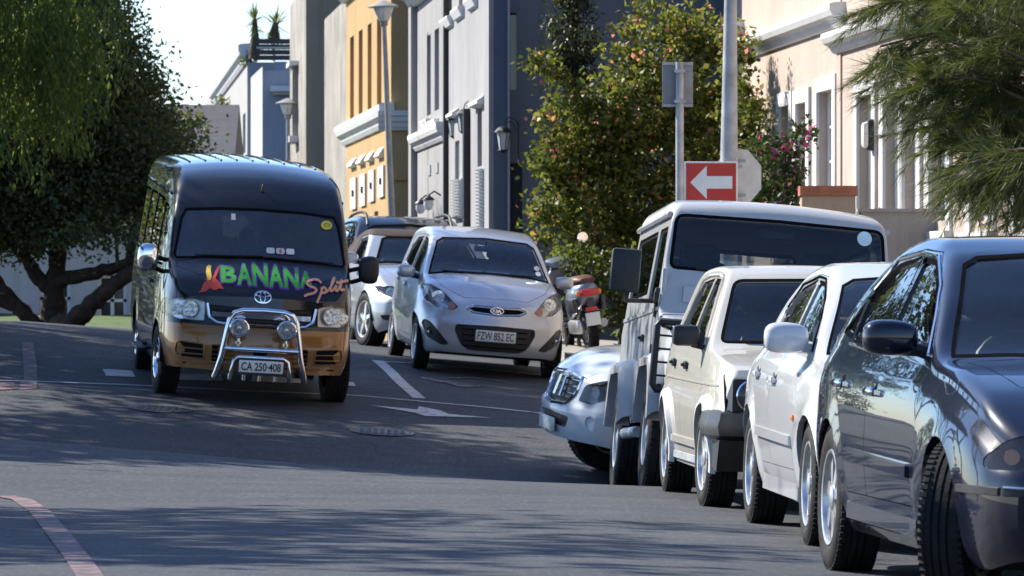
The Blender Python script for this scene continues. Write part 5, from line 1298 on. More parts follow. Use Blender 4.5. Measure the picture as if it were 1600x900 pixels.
for sg in (-1,1):
    cc=c.front_pt(.60*sg,.86)[0]; r=.09
    mb=MB(); mb.lathe([(r*1.1,0),(r*1.12,.014),(r*.99,.018)],24,'X',cc,caps=False); ho=mb.build('headlight', CHROME, c.root, 40)
    mb=MB(); mb.lathe([(r,.012),(r*.8,.004),(0,.003)],24,'X',cc,caps=False); mb.build('reflector', REFL, ho, 40); mb=MB(); mb.lathe([(0,.04),(r*.5,.034),(r*.98,.016)],24,'X',cc,caps=False); mb.build('lens', LENS, ho, 40)
    for z,mm in ((1.01,AMBER),(.70,WHITEP)): mb=MB(); mb.lathe([(.036,0),(.036,.022),(0,.03)],16,'X',c.front_pt(.68*sg,z)[0]); mb.build('indicator', mm, c.root, 40)
    # tubular lamp guard hinged on the wing
    x=c.front_pt(.6*sg,.86)[0].x+.07; a,b=.44,.86; z0,z1=.66,1.10; mb=MB(); xx=[(x,sg*a,z0),(x,sg*b,z0),(x,sg*(b+.02),z0+.03),(x,sg*(b+.02),z1-.03),(x,sg*b,z1),(x,sg*a,z1),(x,sg*(a-.02),z1-.03),(x,sg*(a-.02),z0+.03)]
    mb.tube(xx,.024,8,closed=True); go=mb.build('lamp_guard', BLACKP, c.root, 50)
    for z in np.linspace(z0+.09,z1-.09,4): mb=MB(); mb.tube([(x,sg*(a-.01),z),(x,sg*(b+.01),z)],.008,6); mb.build('guard_bar', BLACKP, go, 50)
    mb=MB(); mb.tube([(x,sg*.84,z1-.02),(c.X(.12),sg*.78,z1-.03)],.02,6); mb.tube([(x,sg*.84,z0+.02),(c.X(.1),sg*.78,z0+.03)],.02,6); mb.build('guard_bracket', BLACKP, go, 50)
c.underside()
mb=MB(); mb.rbox((c.X(-.10),0,.58),(.10,1.66,.15),.02); mb.build('bumper', BLACKP, c.root, 35)
# wide eyebrow arches
for sa in (c.fo, c.fo+c.wb):
    for sg in (-1,1):
        V=[];F=[]; P=[(-.60,.50),(-.575,.60),(-.46,.83),(-.36,.895),(.36,.895),(.46,.83),(.575,.60),(.60,.50)]; I=[(-.50,.46),(-.48,.56),(-.38,.76),(-.30,.825),(.30,.825),(.38,.76),(.48,.56),(.50,.46)]
        for (a,b),(e,f) in zip(P,I):
            x0=c.X(sa); V += [(x0-a,sg*.795,b+.03),(x0-a,sg*.86,b+.012),(x0-a,sg*.895,b-.02),(x0-e,sg*.895,f),(x0-e,sg*.80,f)]
        for i in range(len(P)-1):
            for j in range(4): F.append((5*i+j,5*i+j+1,5*i+j+6,5*i+j+5))
        MB().add(V,F).build('wheel_arch', OFFW, c.root, 35)
    
for sg in (-1,1):
    mb=MB(); mb.tube([(c.X(1.25),sg*.84,.40),(c.X(2.35),sg*.84,.40)],.038,10)
    for s in (1.4,2.2): mb.tube([(c.X(s),sg*.84,.40),(c.X(s),sg*.6,.50)],.02,6)
    mb.build('side_step', STEEL, c.root, 50)
    mb=MB(); P=[c.side_pt(s,1.875,sg)[0]+Vector((0,sg*.014,0)) for s in np.linspace(1.30,3.8,14)]; mb.tube(P,.02,6); mb.build('rain_gutter', OFFW, c.root, 50)
    p,n=c.side_pt(1.16,1.34,sg); cen=Vector((c.X(1.02),sg*(abs(p.y)+.25),1.46)); mb=MB(); mb.rbox(cen,(.06,.20,.29),.025); o=mb.build('side_mirror', BLACKP, c.root, 40); mb=MB(); mb.tube([p+Vector((0,0,-.06)),cen+Vector((0,-sg*.02,-.20)),cen+Vector((0,0,-.10))],.016,8); mb.rbox(p+Vector((0,sg*.01,-.07)),(.05,.04,.20),.012); mb.build('arm', BLACKP, o, 40); mb=MB(); mb.box(cen+Vector((-.032,0,0)),(.004,.17,.25)); mb.build('mirror_glass', MIRRORM, o)
    for z in (1.30,.95,.66): mb=MB(); mb.box((c.X(1.07),sg*.805,z),(.05,.03,.07)); mb.build('hinge', BLACKP, c.root)
    mb=MB(); mb.rbox((c.X(1.07),sg*.76,1.40),(.04,.035,.20),.01); mb.build('screen_bracket', OFFW, c.root, 40)
for sg in (-1,1): mb=MB(); mb.box((c.X(1.035),sg*.38,1.335),(.02,.5,.11),Matrix.Rotation(R(-10),3,'Y')); mb.build('bulkhead_vent', OFFW, c.root)
mb=MB(); mb.rbox((c.X(.55),0,1.175),(.9,.62,.05),.03); mb.build('bonnet_rise', OFFW, c.root, 40)
c.strip('capping', 1.05, 3.85, 1.225, 1.225, .03, OFFW, proud=.012)
P=circ(.575,1.815,.05,20); c.decal('sticker', [(.575,1.815)]+P, [(0,i+1,(i+1)%20+1) for i in range(20)], plain('pale disc', (.55,.72,.74), .5), ws, .004)
c.wiper([(y,1.51) for y in np.linspace(-.55,-.1,6)]); c.wiper([(y,1.51) for y in np.linspace(.05,.5,6)])
c.cabin(1.28,1.40,[(1.85,-.42,.92),(1.85,.42,.92)], bench=(2.75,.92,.6), wheel=(1.52,-.42,1.42,.20,-30), floor=(1.1,3.7,.62))
c.inner_mirror(1.42,1.80)
c.wheels(w=.235, rim=.56, style='steel', offs=-.055, rimmat=plain('silver steel', (.55,.55,.54), .4, metal=.5))
c.finish(); DEF = c.place(sx(1034,37.9), 37.9, 3.6, 'fr')
# ------------------------------------------------------------------ white pick-up nosing out of the side street
PICKW = paint('pick-up white paint', (.48,.52,.56), 0, .38, 1.0, 0, .12)
c = Car('pickup', 'white pick-up truck nosing out from behind the boxy off-roader', 'pickup',
    L=5.03, fo=.82, wb=3.05, r=.365, arch=.42, paint=PICKW,
    top=[(0,.90),(.04,.96),(.14,1.0),(.5,1.09),(1.0,1.14),(1.18,1.16),(1.26,1.20),(1.66,1.52),(1.85,1.64),(2.1,1.70),(2.7,1.72),(3.1,1.68),(3.22,1.60),(3.32,1.22),(3.36,1.09),(3.45,1.08),(4.95,1.08),(5.03,1.05)],
    bot=[(0,.40),(.4,.34),(1.3,.36),(4.4,.38),(5.03,.50)],
    w=[(0,.72),(.05,.78),(.16,.83),(.4,.87),(.8,.89),(4.6,.89),(5.0,.87),(5.03,.85)],
    belt=[(0,.80),(.4,.96),(1.2,1.06),(3.3,1.08),(5.03,1.05)], tumble=[(0,.36),(5.03,.34)], rr=[(0,.06),(.6,.08),(1.2,.06),(1.5,.05),(2.1,.09),(3.1,.08),(3.4,.03),(5.03,.03)],
    side=[(0,.93),(.1,.955),(.5,1.0),(.8,.99),(1,.945)], crown=[(0,.03),(1.2,.04),(2,.02),(3.3,.02),(3.4,.0),(5.03,.0)],
    fprof=[(.3,-.10),(.42,-.02),(.52,0),(.66,0),(.72,-.04),(.9,-.10),(1.05,-.18)], rprof=[(.3,0),(1.2,0)], bowf=.26, blen=1.1, bowr=.02, ws=(1.25,1.85), kws=.15, flare=.02, flare_w=.06)
c.side_windows([roundp([(1.62,1.13),(2.35,1.12),(2.35,1.60),(2.05,1.59)], [.02,.02,.03,.06]), roundp([(2.42,1.12),(3.10,1.14),(3.0,1.58),(2.42,1.60)], .03)], GLASSD, seal=.024)
c.windscreen(mirr([(0,1.20),(.5,1.19),(.68,1.17),(.55,1.58),(.48,1.61),(0,1.64)]), smax=2.2)
c.arches()
c.doors([[(1.45,.48),(1.40,.85),(1.48,1.08),(1.58,1.11),(2.02,1.615),(2.38,1.63),(2.38,.48)], [(2.40,.48),(2.40,1.63),(3.03,1.61),(3.16,1.12),(3.14,.48)]], [[0],[1]], handles=[(2.22,.98),(2.98,.99)], hkind='pull')
c.bonnet([(.12,0),(.18,.42),(.5,.64),(1.16,.72),(1.20,.62),(1.14,0),(1.20,-.62),(1.16,-.72),(.5,-.64),(.18,-.42)], a=.05, b=1.5)
for o,sg in zip(c.headlights(roundp([(.42,.745),(.62,.735),(.77,.80),(.81,.955),(.76,.975),(.60,.94),(.45,.885)], [.03,.03,.03,.02,.03,.03,.03]), [(.56,.835,.062),(.70,.875,.055)], house=ALLOY, smax=.85),(1,-1)): pass
g=c.front_panel('grille', roundp(mirr([(0,.70),(.26,.715),(.345,.80),(.355,.925),(0,.95)]), .03), BLACKP, inset=.03, smax=.6)[0]
for z in (.745,.80,.86,.915): c.front_tube('grille_bar', [(y,z) for y in np.linspace(-.33 if z>.76 else -.27,.33 if z>.76 else .27,11)], .008, CHROME, g, -.008)
c.front_tube('grille_surround', ell(roundp(mirr([(0,.685),(.27,.70),(.36,.80),(.37,.935),(0,.965)]),.03),2), .014, CHROME, g, .002, True)
for y in (-.06,.06): c.front_tube('grille_post', [(y*1.2,.75),(y,.92)], .014, CHROME, g, .0)
c.front_panel('lower_grille', roundp(mirr([(0,.50),(.34,.50),(.38,.60),(0,.62)]), .03), BLACKP, inset=.03, smax=.6)
for o,sg in zip(c.front_panel('fog_recess', circ(.665,.575,.062,18), PICKW, pair=True, inset=.012, smax=.9),(1,-1)): pass
c.underside()
c.plate('CA 814', .0, .49, .36, .13, proud=.03) if False else None
mb=MB(); q=c.front_pt(0,.50)[0].x+.02; mb.rbox((q,0,.505),(.014,.40,.12),.006); mb.build('number_plate', plain('plate grey', (.45,.50,.48), .5, var=.2, scale=20), c.root, 40)
mb=MB(); mb.box((c.X(4.2),0,1.0),(1.5,1.5,.02)); mb.build('load_bed', DARK, c.root)
c.mirrors(1.66,1.14,(.13,.24,.19),PICKW,dy=.05)
c.cabin(1.35,1.13,[(2.0,-.38,.72),(2.0,.38,.72)], wheel=(1.7,-.38,1.1,.19,-28), floor=(1.2,3.2,.5), hw=.76)
c.wheels(w=.24, rim=.60, style='six', steer=0)
c.finish(); PICK = (lambda h: c.place(h.x, h.y, -72.0, 'fr'))(ghit(945,735))
# ------------------------------------------------------------------ high-roof minibus with its driver
def _vanpaint(t):
    v = t.coord(); geo = t.n('ShaderNodeTexCoord'); sn = t.n('ShaderNodeSeparateXYZ'); t.l(geo.outputs['Normal'], sn.inputs[0]); sp_ = t.n('ShaderNodeSeparateXYZ'); t.l(v, sp_.inputs[0])
    side = t.math('GREATER_THAN', t.math('ABSOLUTE', sn.outputs[1]), .75)
    zone = t.math('MULTIPLY', t.math('LESS_THAN', sp_.outputs[2], 1.32), t.math('GREATER_THAN', sp_.outputs[2], .42))
    zone = t.math('MULTIPLY', zone, t.math('LESS_THAN', sp_.outputs[0], 1.9))
    mp = t.n('ShaderNodeMapping'); t.l(v, mp.inputs[0]); mp.inputs['Scale'].default_value = (1.3, 1, 3.2)
    nz = t.ramp(t.noise(3.2, 5, .72, mp.outputs[0], 1.4), [(.53, 0.0), (.56, 1.0)])
    pr = t.math('MULTIPLY', t.math('MULTIPLY', side, zone), t.math('MULTIPLY', nz, .75))
    film = t.math('MULTIPLY', t.noise(9, 6, .65, v), .035)
    c = t.mix(pr, (.006,.0062,.0085,1), (.17,.18,.20,1)); c = t.mix(film, c, (.23,.20,.165,1))
    t.bsdf(c, .34, 0, .06, 1.0, t.math('ADD', t.math('MULTIPLY', film, .2), .008))
VANB = M('black van paint with pale side print', _vanpaint)
PRIV = glass('privacy glass', (.05,.055,.06), .8, 0, .01)
GOLD = paint('gold bumper paint', (.25,.115,.03), .35, .38, 1.0, .05, .16)
c = Car('minibus', 'black high-roof minibus with gold bumper and chrome bull bar driving towards the camera', 'minibus',
    L=5.38, fo=1.00, wb=3.11, r=.335, arch=.385, paint=VANB,
    top=[(0,.985),(.05,1.03),(.22,1.15),(.42,1.255),(.50,1.30),(.56,1.36),(.80,1.66),(.93,1.80),(1.0,1.86),(1.12,1.94),(1.32,2.05),(1.6,2.13),(2.0,2.18),(2.6,2.19),(4.7,2.16),(5.15,2.13),(5.30,2.08),(5.38,1.95)],
    bot=[(0,.31),(.4,.29),(.8,.25),(1.4,.23),(4.9,.24),(5.38,.32)],
    w=[(0,.76),(.06,.815),(.18,.865),(.42,.905),(.9,.932),(1.4,.94),(4.9,.94),(5.25,.915),(5.38,.87)],
    belt=[(0,.92),(.4,1.12),(.7,1.20),(5.38,1.22)], tumble=[(0,.16),(.9,.155),(1.6,.125),(5.38,.12)], rr=[(0,.06),(.45,.06),(.6,.05),(.95,.06),(1.3,.15),(2.0,.17),(5.0,.16),(5.38,.1)],
    side=[(0,.93),(.1,.965),(.35,1.0),(.7,1.0),(.9,.99),(1,.975)], crown=[(0,.03),(.9,.03),(1.2,.06),(2,.05),(5.38,.05)],
    fprof=[(.15,-.05),(.30,0),(.52,0),(.68,-.02),(.76,-.05),(.95,-.08),(1.1,-.10)], rprof=[(.2,-.03),(.5,0),(1.2,-.03),(2.3,-.08)], bowf=.20, blen=1.2, bowr=.05, ws=(.5,1.0), kws=.13, flare=.008)
c.side_windows([roundp([(1.02,1.22),(1.95,1.20),(1.95,1.80),(1.42,1.79)], [.03,.03,.04,.06]), roundp([(2.06,1.21),(3.10,1.21),(3.10,1.84),(2.06,1.83)], .05), roundp([(3.18,1.21),(4.10,1.21),(4.10,1.84),(3.18,1.84)], .05), roundp([(4.18,1.21),(5.12,1.22),(5.06,1.84),(4.18,1.84)], .05)], PRIV, seal=.025)
ws = c.windscreen(mirr([(0,1.355),(.50,1.335),(.80,1.31),(.83,1.345),(.765,1.70),(.72,1.785),(.4,1.815),(0,1.825)]), mat=glass('minibus screen', (.26,.30,.32), 1.25), smax=1.5, seal=.022)
c.rear_window(roundp(mirr([(0,1.25),(.72,1.25),(.66,1.85),(0,1.87)]), .05), 4.6, PRIV)
c.arches()
c.bumper([(-.6,-.1),(.78,-.1),(.78,.60),(.60,.70),(.3,.725),(-.6,.735)], GOLD)
c.doors([[(1.06,.62),(.98,.95),(.96,1.2),(1.36,1.835),(2.0,1.845),(2.0,.30),(1.42,.30),(1.38,.55),(1.22,.70)], [(2.02,.30),(2.02,1.88),(3.14,1.88),(3.14,.30)]], [[0],[1]], handles=[(1.86,1.02),(2.16,1.02)], hmat=BLACKP)
c.bonnet([(.30,0),(.36,.60),(.56,.80),(.64,.80),(.52,0),(.64,-.80),(.56,-.80),(.36,-.60)], a=.02, b=.9)
hl = c.headlights(roundp([(.54,.765),(.88,.77),(.93,.81),(.90,.945),(.66,.965),(.54,.94)], [.02,.03,.02,.03,.02,.02]), [(.68,.865,.078),(.80,.85,.055)], house=ALLOY, smax=1.1, deep=.08)
gr = c.front_panel('grille', roundp(mirr([(0,.745),(.40,.755),(.485,.80),(.505,.92),(0,.905)]), [.01,.05,.03,.01,.01,.01,.03,.05]), BLACKP, inset=.035, smax=.7)[0]
c.front_tube('chrome_frame', fl([(-.515,.93),(-.49,.80),(-.42,.757),(-.36,.75),(.36,.75),(.42,.757),(.49,.80),(.515,.93)],6), .016, CHROME, gr, .004)
V=[];F=[]
for y in np.linspace(-.47,.47,25):
    p,n=c.front_pt(y,.835); p=p+Vector((-.018,0,0)); V += [p+Vector((0,0,-.03)), p+Vector((.016,0,-.024)), p+Vector((.016,0,.022)), p+Vector((0,0,.03))]
for k in range(24):
    for j in range(3): F.append((4*k+j,4*k+j+1,4*k+j+5,4*k+j+4))
MB().add(V,F).build('chrome_bar', CHROME, gr, 40)
for z in (.78,.885): c.front_tube('grille_bar', fl([(-.46,z),(.46,z)],14), .008, BLACKP, gr, -.012)
c.underside()
def on_nose(name, P, mat, proud=.003, parent=None):
    """a dark recess plate laid into the bumper"""
    cx = sum(p[0] for p in P)/len(P); cz = sum(p[1] for p in P)/len(P); V=[(cx,cz)]+[(p[0],p[1]) for p in P]; n=len(P)
    return c.decal(name, V, [(0,i+1,(i+1)%n+1) for i in range(n)], mat, parent or c.root, proud)
for sg in (1,-1):
    P=roundp([(.52*sg,.40),(.76*sg,.41),(.795*sg,.46),(.785*sg,.545),(.75*sg,.56),(.53*sg,.545)], .025)
    o=on_nose('bumper_vent', P, DARK, .002); c.front_tube('vent_surround', P, .008, GOLD, o, .004, closed=True)
    for z in (.445,.495): c.front_tube('vent_bar', fl([(.53*sg,z),(.77*sg,z+.004)],8), .007, GOLD, o, .004)
P=roundp([(-.46,.38),(.46,.38),(.46,.545),(-.46,.545)], .02); o=on_nose('lower_grille', fl(P+[P[0]],3)[:-1], DARK, .003)
c.front_tube('grille_surround', fl(P+[P[0]],3)[:-1], .008, GOLD, o, .003, closed=True)
for z in (.415,.455,.50): c.front_tube('grille_bar', fl([(-.455,z),(.455,z)],14), .006, plain('gold shade plastic', (.10,.05,.02), .5), o, .004)
o=on_nose('skirt_slot', fl([(-.72,.352),(.72,.352),(.72,.366),(-.72,.366)],16), DARK, .004)
# bull bar
bb = MB(); xb = c.front_pt(0,.5)[0].x + .13
def bp(y, z, dx=0): return (xb + dx, y, z)
path=[bp(-.425,.25,-.05),bp(-.41,.31,-.02),bp(-.375,.45),bp(-.335,.70),bp(-.315,.80),bp(-.275,.865),bp(-.20,.893),bp(0,.90),bp(.20,.893),bp(.275,.865),bp(.315,.80),bp(.335,.70),bp(.375,.45),bp(.41,.31,-.02),bp(.425,.25,-.05)]
bb.tube(path, .029, 12); br=bb.build('bull_bar', CHROME, c.root, 50)
mb=MB(); mb.tube([bp(-.36,.53),bp(.36,.53)], .028, 10); mb.build('cross_bar', CHROME, br, 50)
mb=MB(); mb.tube([bp(-.285,.24,-.01),bp(-.275,.32,.02),bp(-.255,.425,.02),bp(-.215,.455,.02),bp(.215,.455,.02),bp(.255,.425,.02),bp(.275,.32,.02),bp(.285,.24,-.01)], .022, 10); mb.build('inner_hoop', CHROME, br, 50)
for y in (-.15,0,.15): mb=MB(); mb.tube([bp(y,.235,-.03),bp(y,.40,-.03)], .017, 8); mb.build('bar_upright', CHROME, br, 50)
for y in (-.39,.39): mb=MB(); mb.tube([bp(y,.32,-.01),(xb-.3,y*.9,.34)], .028, 8); mb.build('bar_bracket', BLACKP, br, 50)
for y,yw in ((-.225,0),(.225,0)):
    cc=Vector(bp(y,.725,.03)); mb=MB(); mb.lathe([(.0,-.09),(.05,-.085),(.085,-.045),(.095,-.005),(.095,.012),(.085,.016)], 24, 'X', cc, caps=False); so=mb.build('spot_lamp', CHROME, c.root, 40)
    mb=MB(); mb.lathe([(.0,-.045),(.03,-.04),(.06,-.022),(.084,.004)], 24, 'X', cc, caps=False); mb.build('reflector', REFL, so, 40)
    mb=MB(); mb.lathe([(0,.022),(.05,.019),(.084,.010)], 24, 'X', cc, caps=False); mb.build('lens', LENS, so, 40)
    mb=MB(); mb.lathe([(0,.012),(.022,.006),(.03,-.01)], 16, 'X', cc, caps=False); mb.build('bulb_shield', ALLOY, so, 40)
    mb=MB(); mb.tube([cc+Vector((-.03,0,-.09)), cc+Vector((-.03,0,-.19))], .016, 8); mb.lathe([(.03,-.012),(.03,.012)], 10,'Z', cc+Vector((-.03,0,-.135))); mb.build('stalk', CHROME, so, 40)
# number plate held by the bar
pz=.375; mb=MB(); mb.rbox((xb+.065,0,pz),(.014,.42,.115),.006); po=mb.build('number_plate', PLATE, c.root, 40)
mb=MB(); mb.box((xb+.060,0,pz-.005),(.012,.45,.155)); mb.build('plate_frame', BLACKP, po)
text_mesh('plate_text', 'CA 250·408', .1, INK, po, (xb+.0735,0,pz), fit=.375, bold=.022, hfit=.078)
# round emblem above the grille
em=c.front_tube('emblem', [(.078*math.cos(a),1.015+.052*math.sin(a)) for a in np.linspace(0,2*math.pi,29)[:-1]], .0085, CHROME, None, .008, True)
c.front_tube('emblem_ring', [(.024*math.cos(a),1.015+.046*math.sin(a)) for a in np.linspace(0,2*math.pi,21)[:-1]], .0065, CHROME, em, .008, True)
c.front_tube('emblem_ring', [(.062*math.cos(a),1.038+.022*math.sin(a)) for a in np.linspace(0,2*math.pi,21)[:-1]], .0065, CHROME, em, .008, True)
# lettering on the nose
GRN=plain('green vinyl', (.05,.36,.04), .45, var=.06); PUR=plain('purple vinyl', (.13,.02,.34), .45, var=.06); ORG=plain('pale orange vinyl', (.74,.38,.12), .45, var=.05); RED=plain('flame red vinyl', (.62,.07,.045), .45, var=.12, scale=14); YEL=plain('yellow vinyl', (.75,.50,.08), .45, var=.06)
word='BANANA'; y0,y1=-.395,.49; n=len(word)
lw=[.155,.15,.155,.15,.15,.14]; tot=sum(lw); yy=y0
hts=[(z+.03,h*.98) for z,h in [(1.095,.150),(1.085,.190),(1.082,.205),(1.078,.205),(1.075,.188),(1.085,.150)]]
lg=empty('lettering', (0,0,0), 0, c.root)
for i,ch in enumerate(word):
    w_=lw[i]/tot*(y1-y0)
    for bold, mat, pr, k in ((.085,PUR,.004,1.15),(.034,GRN,.008,1.0)):
        Vt,Ft,tw,th=text_curve(ch, bold)
        zb,hh=hts[i]; cy=yy+w_/2; cz=zb+hh/2
        c.decal('letter_outline' if mat is PUR else 'letter', *fine([(cy+v.x/tw*w_*.96*k, cz+v.y/th*hh*k) for v in Vt], Ft), mat, lg, pr)
    yy+=w_
S=[(.565,1.128),(.545,1.150),(.50,1.158),(.445,1.143),(.425,1.120),(.45,1.098),(.50,1.082),(.515,1.060),(.485,1.035),(.43,1.020),(.395,1.004)]
def curve(P,k=5):
    P=[(a,b_+.035) for a,b_ in P]; out=[]; m=len(P)
    for i in range(m-1):
        p0,p1,p2,p3=[Vector(P[max(0,min(m-1,i+d))]) for d in (-1,0,1,2)]
        for t in np.linspace(0,1,k)[:-1]:
            out.append(tuple(.5*((2*p1)+(p2-p0)*t+(2*p0-5*p1+4*p2-p3)*t*t+(3*p1-p0-3*p2+p3)*t**3)))
    return out+[tuple(P[-1])]
strokes=[S,[(.575,1.09),(.552,1.02),(.520,.955)],[(.560,1.075),(.592,1.092),(.610,1.070),(.595,1.042),(.563,1.045)],[(.595,1.042),(.640,1.075),(.695,1.160),(.700,1.178),(.680,1.150),(.655,1.085),(.660,1.062),(.685,1.075)],[(.685,1.075),(.715,1.112),(.705,1.080),(.715,1.065),(.735,1.080)],[(.735,1.080),(.775,1.165),(.755,1.100),(.765,1.072),(.79,1.085)],[(.715,1.135),(.765,1.142),(.835,1.160)],[(.725,1.140),(.729,1.147)]]
for q in strokes:
    c.ribbon('script_outline', curve(q), .030, PUR, lg, .011); 
for q in strokes:
    c.ribbon('script_stroke', curve(q), .019, ORG, lg, .014)
def blob(P, mat, pr, nm): 
    P=curve(P+[P[0]],4)[:-1]; cy=sum(p[0] for p in P)/len(P); cz=sum(p[1] for p in P)/len(P); m=len(P)
    c.decal(nm, *fine([(cy,cz)]+P, [(0,i+1,(i+1)%m+1) for i in range(m)]), mat, lg, pr)
blob([(-.60,.985),(-.545,1.015),(-.52,1.06),(-.535,1.12),(-.49,1.09),(-.47,1.13),(-.425,1.215),(-.405,1.235),(-.405,1.20),(-.445,1.13),(-.42,1.105),(-.385,1.06),(-.37,1.03),(-.41,1.035),(-.45,1.015),(-.50,1.03),(-.53,1.00)], RED, .0055, 'flame_mark')
blob([(-.515,1.10),(-.53,1.16),(-.52,1.215),(-.495,1.235),(-.475,1.225),(-.485,1.19),(-.48,1.14),(-.49,1.105)], YEL, .0075, 'banana_mark')
blob([(-.60,.985),(-.575,1.01),(-.56,1.06),(-.535,1.09),(-.52,1.05),(-.545,1.005)], RED, .006, 'flame_mark')
# screen furniture
c.wiper(fl([(-.62,1.35),(.02,1.375)],8)); c.wiper(fl([(.05,1.37),(.70,1.345)],8))
o=c.decal('sticker', *(lambda P:([(.64,1.70)]+P,[(0,i+1,(i+1)%20+1) for i in range(20)]))(circ(.64,1.70,.055,20,.042)), plain('yellow sticker', (.62,.56,.06), .5), ws, .004)
Vt,Ft,tw,th=text_curve('C1',.03); c.decal('sticker_text', [(.64+v.x/tw*.06,1.70+v.y/th*.034) for v in Vt], Ft, plain('sticker ink', (.02,.05,.02), .5), ws, .006)
for yy in (.09,.185,.28):
    P=roundp([(yy-.04,1.412),(yy+.04,1.412),(yy+.04,1.465),(yy-.04,1.465)],.02); m=len(P); c.decal('sticker', [(yy,1.438)]+P, [(0,i+1,(i+1)%m+1) for i in range(m)], plain('sticker white', (.62,.66,.66), .5), ws, .004)
    if yy==.185: c.decal('sticker', [(yy-.012,1.42),(yy+.012,1.42),(yy+.012,1.455),(yy-.012,1.455)], [(0,1,2,3)], plain('sticker red', (.5,.12,.1), .5), ws, .006)
c.decal('sticker', [(-.285,1.70),(-.245,1.70),(-.245,1.76),(-.285,1.76)], [(0,1,2,3)], plain('sticker white', (.62,.66,.66), .5), ws, .004)
mb=MB(); q=c.X(1.12); mb.tube([(q,0,1.74),(q,0,1.60)], .003, 5); mb.tube([(q,0,1.67),(q,-.03,1.60),(q,.03,1.60),(q,0,1.67)], .004, 5)
for yy in (-.028,0,.028): mb.tube([(q,yy,1.60),(q,yy*.7,1.52)], .005, 5)
mb.lathe([(0,.012),(.012,0),(0,-.012)],8,'Z',(q,0,1.50)); mb.build('hanging_ornament', plain('ornament', (.5,.58,.58), .4), c.root)
c.inner_mirror(1.06,1.73,.26)
# high roof: gutter and pressed ribs
for k in range(9):
    y=-.62+k*.155; mb=MB(); P=[]
    for s in np.linspace(2.2,5.0,24): P.append(c.top_pt(s,y)[0]+Vector((0,0,.004)))
    mb.tube(P,.010,6); mb.build('roof_rib', VANB, c.root, 50)
for sg in (-1,1):
    mb=MB(); P=[c.side_pt(s,z,sg)[0]+Vector((0,sg*.006,0)) for s,z in fl([(1.42,1.90),(1.6,1.915),(5.2,1.92)],8)]; mb.tube(P,.014,6); mb.build('roof_gutter', VANB, c.root, 50)
mb=MB(); p,n=c.front_pt(.02,1.98); mb.lathe([(.013,0),(.016,.02),(.006,.07),(0,.075)],8,'Z',p); mb.build('aerial', BLACKP, c.root, 40)
for sg,mm in ((-1,CHROME),(1,BLACKP)):                      # tall door mirrors: bright on the driver's side, black on the other
    p,n=c.side_pt(.92,1.28,sg); cen=Vector((c.X(.80),p.y+sg*.17,1.30))
    o=mirror_shell(cen,.13,.20,.27,sg,mm,c.root); mb=MB(); mb.tube([p,cen+Vector((0,-sg*.05,.02))],.022,8); mb.tube([p+Vector((0,0,-.12)),cen+Vector((0,-sg*.05,-.09))],.022,8); mb.build('arm',BLACKP,o,40)
    mb=MB(); mb.box(cen+Vector((-.068,0,0)),(.004,.16,.22)); mb.build('mirror_glass',MIRRORM,o)
for sg in (-1,1): mb=MB(); mb.rbox((c.X(2.6),sg*.98,.33),(.9,.10,.035),.012); mb.tube([(c.X(2.3),sg*.8,.34),(c.X(2.3),sg*.97,.33)],.02,6); mb.tube([(c.X(2.9),sg*.8,.34),(c.X(2.9),sg*.97,.33)],.02,6); mb.build('side_step',BLACKP,c.root,40)
c.cabin(.95,1.20,[(1.62,-.42,.86),(1.62,.42,.86),(2.7,-.45,.86),(2.7,.3,.86),(3.6,-.45,.86),(3.6,.3,.86)], wheel=(1.22,-.42,1.24,.20,-50), floor=(.9,5.2,.60), hw=.85)
c.wheels(w=.215, rim=.60, style='multi', offs=.02, rimmat=CHROME, steer=4)
c.finish(); VAN = c.place(sx(252,55.4), 55.4, 7.2, 'fr')
# ------------------------------------------------------------------ small silver hatchback
SILVER = paint('silver paint', (.47,.50,.55), .55, .36, 1.0, .06, .10)
c = Car('parked_hatchback', 'small silver hatchback parked nose-out in front of the scooter', 'car',
    L=3.60, fo=.70, wb=2.385, r=.283, arch=.325, paint=SILVER,
    top=[(0,.70),(.05,.745),(.15,.80),(.4,.90),(.7,.965),(.85,1.0),(.95,1.04),(1.4,1.32),(1.6,1.41),(1.8,1.455),(2.2,1.485),(2.7,1.465),(3.15,1.40),(3.3,1.34),(3.5,1.02),(3.57,.95),(3.6,.85)],
    bot=[(0,.22),(.3,.18),(.9,.19),(3.0,.2),(3.4,.24),(3.6,.34)],
    w=[(0,.60),(.05,.665),(.15,.725),(.35,.77),(.7,.796),(2.2,.798),(2.9,.795),(3.3,.76),(3.5,.70),(3.6,.62)],
    belt=[(0,.66),(.3,.80),(.8,.90),(1.2,.93),(2.6,1.01),(3.6,1.02)], tumble=[(0,.34),(3.6,.34)], rr=[(0,.06),(.6,.08),(.9,.06),(1.2,.05),(1.8,.10),(3,.10),(3.6,.06)],
    side=[(0,.90),(.08,.94),(.25,.97),(.5,1.0),(.75,.995),(.92,.96),(1,.915)], crown=[(0,.035),(.8,.045),(1.2,.025),(3.6,.025)],
    fprof=[(.15,-.09),(.24,-.02),(.36,0),(.52,0),(.60,-.025),(.72,-.05),(.9,-.14)], rprof=[(.2,-.05),(.5,0),(1.0,-.02),(1.45,-.1)], bowf=.24, blen=1.0, bowr=.08, ws=(.92,1.6), kws=.16, flare=.014, flare_w=.05)
c.side_windows([roundp([(1.30,.955),(2.02,.97),(2.02,1.375),(1.72,1.36),(1.50,1.24)], [.02,.01,.02,.05,.04]), roundp([(2.09,.975),(2.78,1.04),(2.72,1.22),(2.55,1.35),(2.09,1.378)], [.01,.04,.05,.05,.02])], GLASSD, seal=.022)
ws=c.windscreen(mirr([(0,1.045),(.45,1.03),(.66,.995),(.535,1.35),(.46,1.395),(0,1.42)]), smax=2.1, seal=.02)
